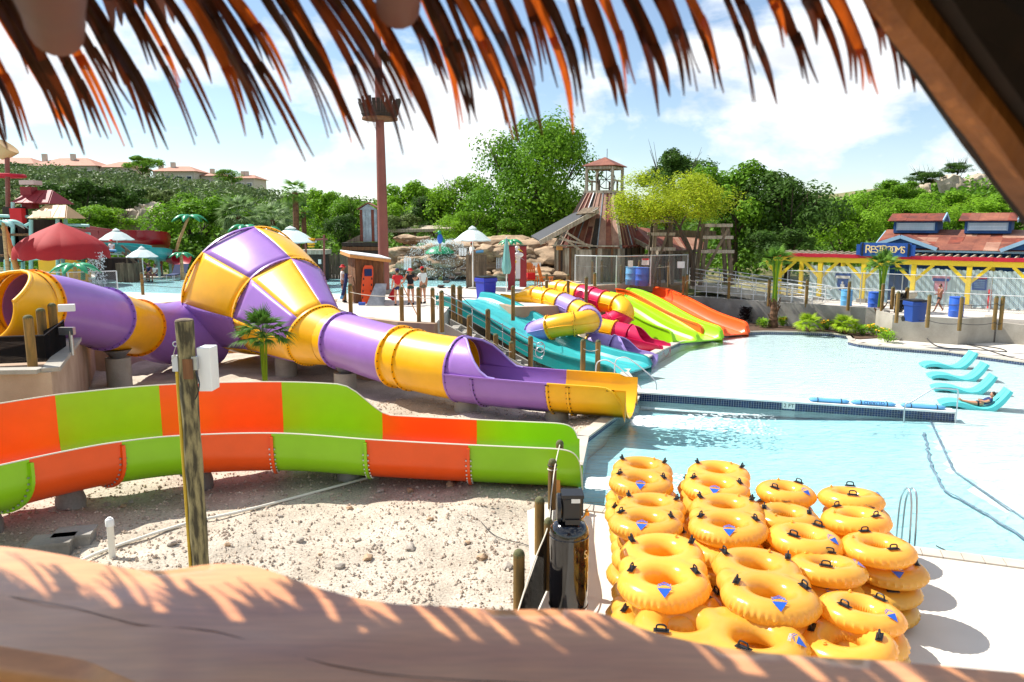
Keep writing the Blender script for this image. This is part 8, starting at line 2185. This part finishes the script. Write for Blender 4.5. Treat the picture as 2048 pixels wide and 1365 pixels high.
lt = tree('lime yellow feathery tree with forked trunk before the mine wing', 1342, 334, 478, 215, 47.5, L_lime, CROWN_FINE, zb=ZD, trunk=False)
lb = V((1385 - CXP) / FPX * 47.5, 47.5, ZD); mb = MB()
for pts in ([(1385, 572), (1385, 520), (1372, 480), (1345, 435), (1320, 400)], [(1386, 530), (1392, 480), (1402, 430), (1400, 390)], [(1378, 500), (1360, 460), (1375, 420), (1360, 380)], [(1345, 440), (1300, 425), (1275, 410)]):
    P = bez([D(u, v, 47.5) for u, v in pts], 5); mb.tube(P, [lerp(.17 if len(pts) > 4 else .1, .03, k / (len(P) - 1)) for k in range(len(P))], 8)
mb.build('trunk', L_bark, lt, smooth=60)
def cliff(label, pts_top, dv, Y, mat=M_limestone):
    mb = MB(); rows = [[], [], [], []]
    for i, (u, v) in enumerate(pts_top):
        for r_, (dd, dy) in enumerate(((-.0, 3.0), (0, 0), (.5, -.6), (1.0, -.9))): p = D(u, v + dv * dd, Y); rows[r_].append(p + V(0, dy + fbm(u * .05, r_ * 2, 1) * 1.4, fbm(u * .07, r_, 3) * .5))
    mb.strip([list(reversed(x)) for x in rows]); o = mb.build('cliff', mat, smooth=20); tag(o, label, 'cliff');
    sd_ = o.modifiers.new('sub', 'SUBSURF'); sd_.subdivision_type = 'SIMPLE'; sd_.levels = sd_.render_levels = 3
    tx = bpy.data.textures.new('cl', 'CLOUDS'); tx.noise_scale = 1.6; dm = o.modifiers.new('d', 'DISPLACE'); dm.texture = tx; dm.strength = 1.2; return o
cliff('pale limestone cliff top at the right under the beam', [(1870 + k * 12, 352 + 6 * math.sin(k * 1.3) + abs(k - 7) * .8) for k in range(14)], 34, 118)
cliff('smaller limestone outcrop left of the right cliff', [(1808 + k * 8, 372 + 5 * math.sin(k * 1.7)) for k in range(8)], 26, 112)
cliff('grey limestone ledge above the splash pool on the left slope', [(232 + k * 10, 422 + 3 * math.sin(k * 1.1)) for k in range(10)], 52, 84)
cliff('small pale ledge higher on the left slope', [(276 + k * 9, 408 + 2 * math.sin(k)) for k in range(5)], 12, 96)
def woods(name, label, box, n, leaf, mats_, seed, hscale=(2.0, 4.5)):
    rr = random.Random(seed); mb_v = []; mb_f = []; x0, x1, y0, y1 = box
    for i in range(n):
        x = rr.uniform(x0, x1); y = rr.uniform(y0, y1)
        if abs(x) > y * .80 + 6: continue
        h = rr.uniform(*hscale); z0 = hillz(x, y); w = h * rr.uniform(.5, .75)
        for j in range(58):
            d = V(rr.gauss(0, 1), rr.gauss(0, 1), rr.gauss(0, .9)).normalized(); p = V(x, y, z0 + h * .45) + V(d.x * w, d.y * w, d.z * h * .52) * (.75 + .3 * rr.random())
            nn = (d + V(rr.gauss(0, .5), rr.gauss(0, .5), rr.gauss(.2, .5))).normalized(); t = nn.cross(V(rr.gauss(0, 1), rr.gauss(0, 1), 1)).normalized(); b = nn.cross(t); k = leaf * rr.uniform(.6, 1.3); bi = len(mb_v)
            mb_v += [tuple(p - t * k), tuple(p - b * k * .6 + nn * k * .2), tuple(p + t * k), tuple(p + b * k * .6 + nn * k * .2)]; mb_f.append((bi, bi + 1, bi + 2, bi + 3))
    me = bpy.data.meshes.new(name); me.from_pydata(mb_v, [], mb_f); o = link_mesh(name, me, mats_, None, kind='stuff'); tag(o, label, 'woods'); return o
woods('hillside_woods', 'dusky green scrub woods covering the slope below the ridge houses', (-190, -20, 105, 212), 1500, .42, leaf_mat('leaf_dusky_scrub', rgb(112, 132, 78), rgb(66, 90, 50), trans=.25, isl=.4, scale=.08), 1)
woods('valley_woods', 'band of mixed green woods behind the park centre', (-60, 45, 84, 150), 700, .36, leaf_mat('leaf_mixed_woods', rgb(104, 138, 46), rgb(62, 96, 32), trans=.3, isl=.4, scale=.1), 2, (2.5, 4.5))
woods('slope_woods', 'bright green brush over the right hand slope', (36, 130, 66, 150), 900, .36, leaf_mat('leaf_bright_brush', rgb(118, 160, 44), rgb(76, 122, 32), trans=.35, isl=.4, scale=.12), 3, (2.0, 4.0))
woods('lower_brush', 'low green brush along the back of the park', (-55, 34, 58, 84), 330, .24, leaf_mat('leaf_low_brush', rgb(112, 150, 44), rgb(64, 104, 32), trans=.35, isl=.4, scale=.2), 4, (2.0, 4.0))
# fan palms
def fan_leaf(seed, n=15, spread=2.5, droop=.35, width=.085):
    rr = random.Random(seed); mb = MB()
    mb.tube([(0, 0, 0), (0, .35, .03), (0, .62, .03)], [.014, .010, .007], 5)
    for k in range(n):
        a_ = (k / (n - 1) - .5) * spread; L = .62 * (1 - .18 * abs(a_ / spread * 2)) * rr.uniform(.9, 1.05); d = V(math.sin(a_), math.cos(a_), 0); s = V(d.y, -d.x, 0); rows = []
        for i in range(5):
            q = i / 4; c = V(0, .60, .03) + d * (L * q) + V(0, 0, -droop * q ** 2.2 * L * (1 + rr.uniform(-.2, .4))); w = width * (math.sin(math.pi * min(1, q * .8 + .18)) ** .8) * (1 - q * .55) * .5 + .001
            rows.append([c - s * w + V(0, 0, .012 * (1 - q)), c, c + s * w + V(0, 0, .012 * (1 - q))])
        mb.strip(rows)
    me = mb.mesh('leaf', 60); me.materials.append(None); return me
FANS = [fan_leaf(1), fan_leaf(2, 13, 2.2, .6), fan_leaf(3, 17, 2.8, .25)]
def fan_palm(label, base, h, size, mat, n, el=(-.5, 1.3), trunk_r=.12, group=None, tmat=L_palmtrunk, seed=1, stem=0.0, name='fan_palm'):
    """trunk plus fan leaves; el: range of leaf elevation angles"""
    rr = random.Random(seed); t_ = thing(name, label, 'palm', base, group)
    if h > 0:
        m = 9; MB().tube([(.02 * math.sin(k), 0, h * k / m) for k in range(m + 1)], [trunk_r * (1.15 - .25 * k / m + .06 * (k % 2)) for k in range(m + 1)], 12).build('trunk', tmat, t_, smooth=30, local=True)
    for k in range(n):
        az = k * 2.399 + rr.uniform(-.2, .2); e = lerp(el[1], el[0], (k / max(1, n - 1)) ** .8) + rr.uniform(-.08, .08)
        o = bpy.data.objects.new('leaf', FANS[k % 3]); C.objects.link(o); o.parent = t_; o.location = (0, 0, h); s = size * rr.uniform(.85, 1.1); o.scale = (s, s, s)
        o.rotation_euler = (Matrix.Rotation(az, 3, 'Z') @ Matrix.Rotation(e, 3, 'X') @ Matrix.Rotation(rr.uniform(-.4, .4), 3, 'Y')).to_euler(); o.material_slots[0].link = 'OBJECT'; o.material_slots[0].material = mat
    return t_
def at_px(u, vb, vt, Y, zb): return V((u - CXP) / FPX * (Y * COSP - (zb - CAMH) * SINP), Y, zb), D(u, vt, Y).z - zb
b_, h = at_px(482, 500, 430, 64, 1.6); fan_palm('silvery fan palm behind the cone, the left one', b_, h, 1.75, L_palm_s, 34, (-.9, 1.3), .2, 'silvery fan palms', seed=2)
b_, h = at_px(550, 500, 440, 63, 1.6); fan_palm('silvery fan palm behind the cone, the right one', b_, h, 1.6, L_palm_s, 32, (-.9, 1.3), .2, 'silvery fan palms', seed=3)
b_, h = at_px(597, 480, 385, 60, 1.6); fan_palm('tall slim palm with dark trunk rising right of the silvery palms', b_, h, 1.05, L_palm, 24, (-.8, 1.3), .24, seed=4)
b_, h = at_px(612, 480, 425, 61, 1.6); fan_palm('shorter dark palm beside the tall slim palm', b_, h, .8, L_palm_d, 18, (-.8, 1.2), .2, seed=5)
p = V(D(527, 700, 20.6).x, 20.6, gravel_z(-6.8, 20.6)); hh = D(530, 672, 20.6).z - p.z
yp = thing('young_palm', 'young palm with spiky fan crown standing before the purple cone', 'palm', p); r = random.Random(4)
for k in range(14):
    a_ = k * 2.4; tp = V(.10 * math.cos(a_), .10 * math.sin(a_), hh + r.uniform(-.15, .1)); MB().tube(bez([V(.03 * math.cos(a_), .03 * math.sin(a_), 0), V(.05 * math.cos(a_), .05 * math.sin(a_), hh * .5), tp], 4), [.028, .026, .024, .022, .02, .018, .016, .014, .012], 6).build('stalk', L_lemon if k % 3 else L_palm, yp, smooth=60, local=True)
for k in range(40):
    az = k * 2.399; e = lerp(1.5, -.2, (k / 39) ** .9) + r.uniform(-.1, .1); o = bpy.data.objects.new('leaf', FANS[k % 3]); C.objects.link(o); o.parent = yp; o.location = (0, 0, hh - .05); s = .78 * r.uniform(.85, 1.1); o.scale = (s * .6, s, s); o.rotation_euler = (Matrix.Rotation(az, 3, 'Z') @ Matrix.Rotation(e, 3, 'X')).to_euler(); o.material_slots[0].link = 'OBJECT'; o.material_slots[0].material = L_palm_d
for (u, vb, seed, lab) in ((1546, 655, 6, 'tied up palm with brown trunk in the planting bed, left one'), (1757, 665, 7, 'tied up palm with shaggy trunk in the planting bed, beside the terrace')):
    p = G(u, vb, .03); pxm = p.y / 1500; t_ = thing('bed_palm', lab, 'palm', p, 'tied up palms in the bed'); r = random.Random(seed); ht = 55 * pxm
    n = 10; MB().tube([(0, 0, ht * k / n) for k in range(n + 1)], [.26 + .03 * (k % 2) - .015 * k for k in range(n + 1)], 12).build('trunk', L_palmtrunk, t_, smooth=20, local=True)
    for k in range(16): a_ = k * 2.4; zz = ht * r.uniform(.3, 1.05); MB().bar((.2 * math.cos(a_), .2 * math.sin(a_), zz), (.34 * math.cos(a_), .34 * math.sin(a_), zz + .3), .09, .03).build('leaf_boot', L_palmtrunk, t_, smooth=0, local=True)
    hs = 128 * pxm * .62
    for k in range(16): a_ = k * 2.4; MB().tube(bez([V(.12 * math.cos(a_), .12 * math.sin(a_), ht - .1), V(.10 * math.cos(a_), .10 * math.sin(a_), ht + hs * .5), V(.22 * math.cos(a_), .22 * math.sin(a_), ht + hs)], 4), .028, 5).build('stalk', L_lemon if k % 2 else L_palm, t_, smooth=60, local=True)
    for k in range(24):
        az = k * 2.4; e = lerp(1.45, .1, (k / 23)) + r.uniform(-.15, .15); o = bpy.data.objects.new('leaf', FANS[k % 3]); C.objects.link(o); o.parent = t_; o.location = (.12 * math.cos(az), .12 * math.sin(az), ht + hs * .88); s = 1.0 * r.uniform(.8, 1.15); o.scale = (s * .7, s, s); o.rotation_euler = (Matrix.Rotation(az, 3, 'Z') @ Matrix.Rotation(e, 3, 'X')).to_euler(); o.material_slots[0].link = 'OBJECT'; o.material_slots[0].material = L_palm if k % 3 else L_palm_d
for (u, v, seed, lab) in ((1617, 664, 8, 'low lemon green fan palm in the bed below the ramp'), (1690, 668, 9, 'low lemon green fan palm in the bed beside the shaggy palm')):
    p = G(u, v, .03); fan_palm(lab, p, .35, .68, L_lemon, 30, (-.1, 1.35), .07, 'low fan palms', seed=seed)
def shrub(label, u, v, w, h, mat, n, leaf, name, cat, flowers=None, seed=0, group=None):
    rr = random.Random(seed + int(u)); p = G(u, v, .03); t_ = thing(name, label, cat, p, group); mb = MB()
    for i in range(n):
        a_ = rr.random() * 6.28; q = rr.random() ** .6; z = rr.random() ** .8 * h; c = V(math.cos(a_) * q * w * (1 - .3 * z / h), math.sin(a_) * q * w, z); d = V(math.cos(a_), math.sin(a_), rr.uniform(.2, 1.2)).normalized(); s = d.cross(V(0, 0, 1)).normalized() * leaf * .35; k = leaf * rr.uniform(.6, 1.2)
        mb.add([c, c + d * k * .5 + s, c + d * k, c + d * k * .5 - s], [(0, 1, 2, 3)])
    mb.build('foliage', mat, t_, smooth=0, local=True)
    st_ = MB()
    for k in range(7): a_ = k * .9; st_.tube([(0, 0, -.02), (math.cos(a_) * w * .5, math.sin(a_) * w * .5, h * .8)], .012, 5)
    st_.build('stems', L_bark, t_, local=True)
    if flowers:
        for i in range(14):
            a_ = rr.random() * 6.28; q = rr.random() ** .5 * w; MB().ell((math.cos(a_) * q, math.sin(a_) * q, h * rr.uniform(.7, 1.1)), (.06, .06, .035), 8, 5).build('flower', flowers, t_, local=True)
M_petal = material('marigold_petals', rgb(244, 190, 30), rgb(236, 160, 20), rough=.7)
for k, (u, v, h) in enumerate(((1418, 636, .75), (1445, 637, 1.05), (1470, 640, 1.0), (1490, 645, .85))): shrub(['dark purple shrub nearest the orange slide', 'tallest dark purple shrub by the retaining wall', 'dark purple shrub third from the orange slide', 'dark purple shrub left of the brown trunked palm'][k], u, v, .35, h, L_purple, 260, .2, 'purple_shrub', 'shrub', seed=k, group='dark purple shrubs')
for k, (u, v, w, fl_, lab) in enumerate(((1525, 655, .4, None, 'low light green plant left of the brown trunked palm'), (1565, 652, .25, M_petal, 'small marigold plant right of the brown trunked palm'), (1580, 648, .25, M_petal, 'upright marigold plant between palm and lemon fan palm'), (1655, 659, .45, M_petal, 'marigold clump between the two lemon fan palms'), (1680, 664, .3, None, 'low green plant under the right lemon fan palm'), (1722, 670, .4, None, 'light green plant left of the shaggy palm'), (1745, 668, .4, M_petal, 'marigold plant at the shaggy palm trunk'), (1765, 676, .5, M_petal, 'marigold clump in front of the shaggy palm'), (1775, 684, .45, None, 'bright low plant at the terrace wall corner'))):
    shrub(lab, u, v, w, .45, L_fresh, 220, .14, 'bed_plant', 'plant', fl_, seed=k)
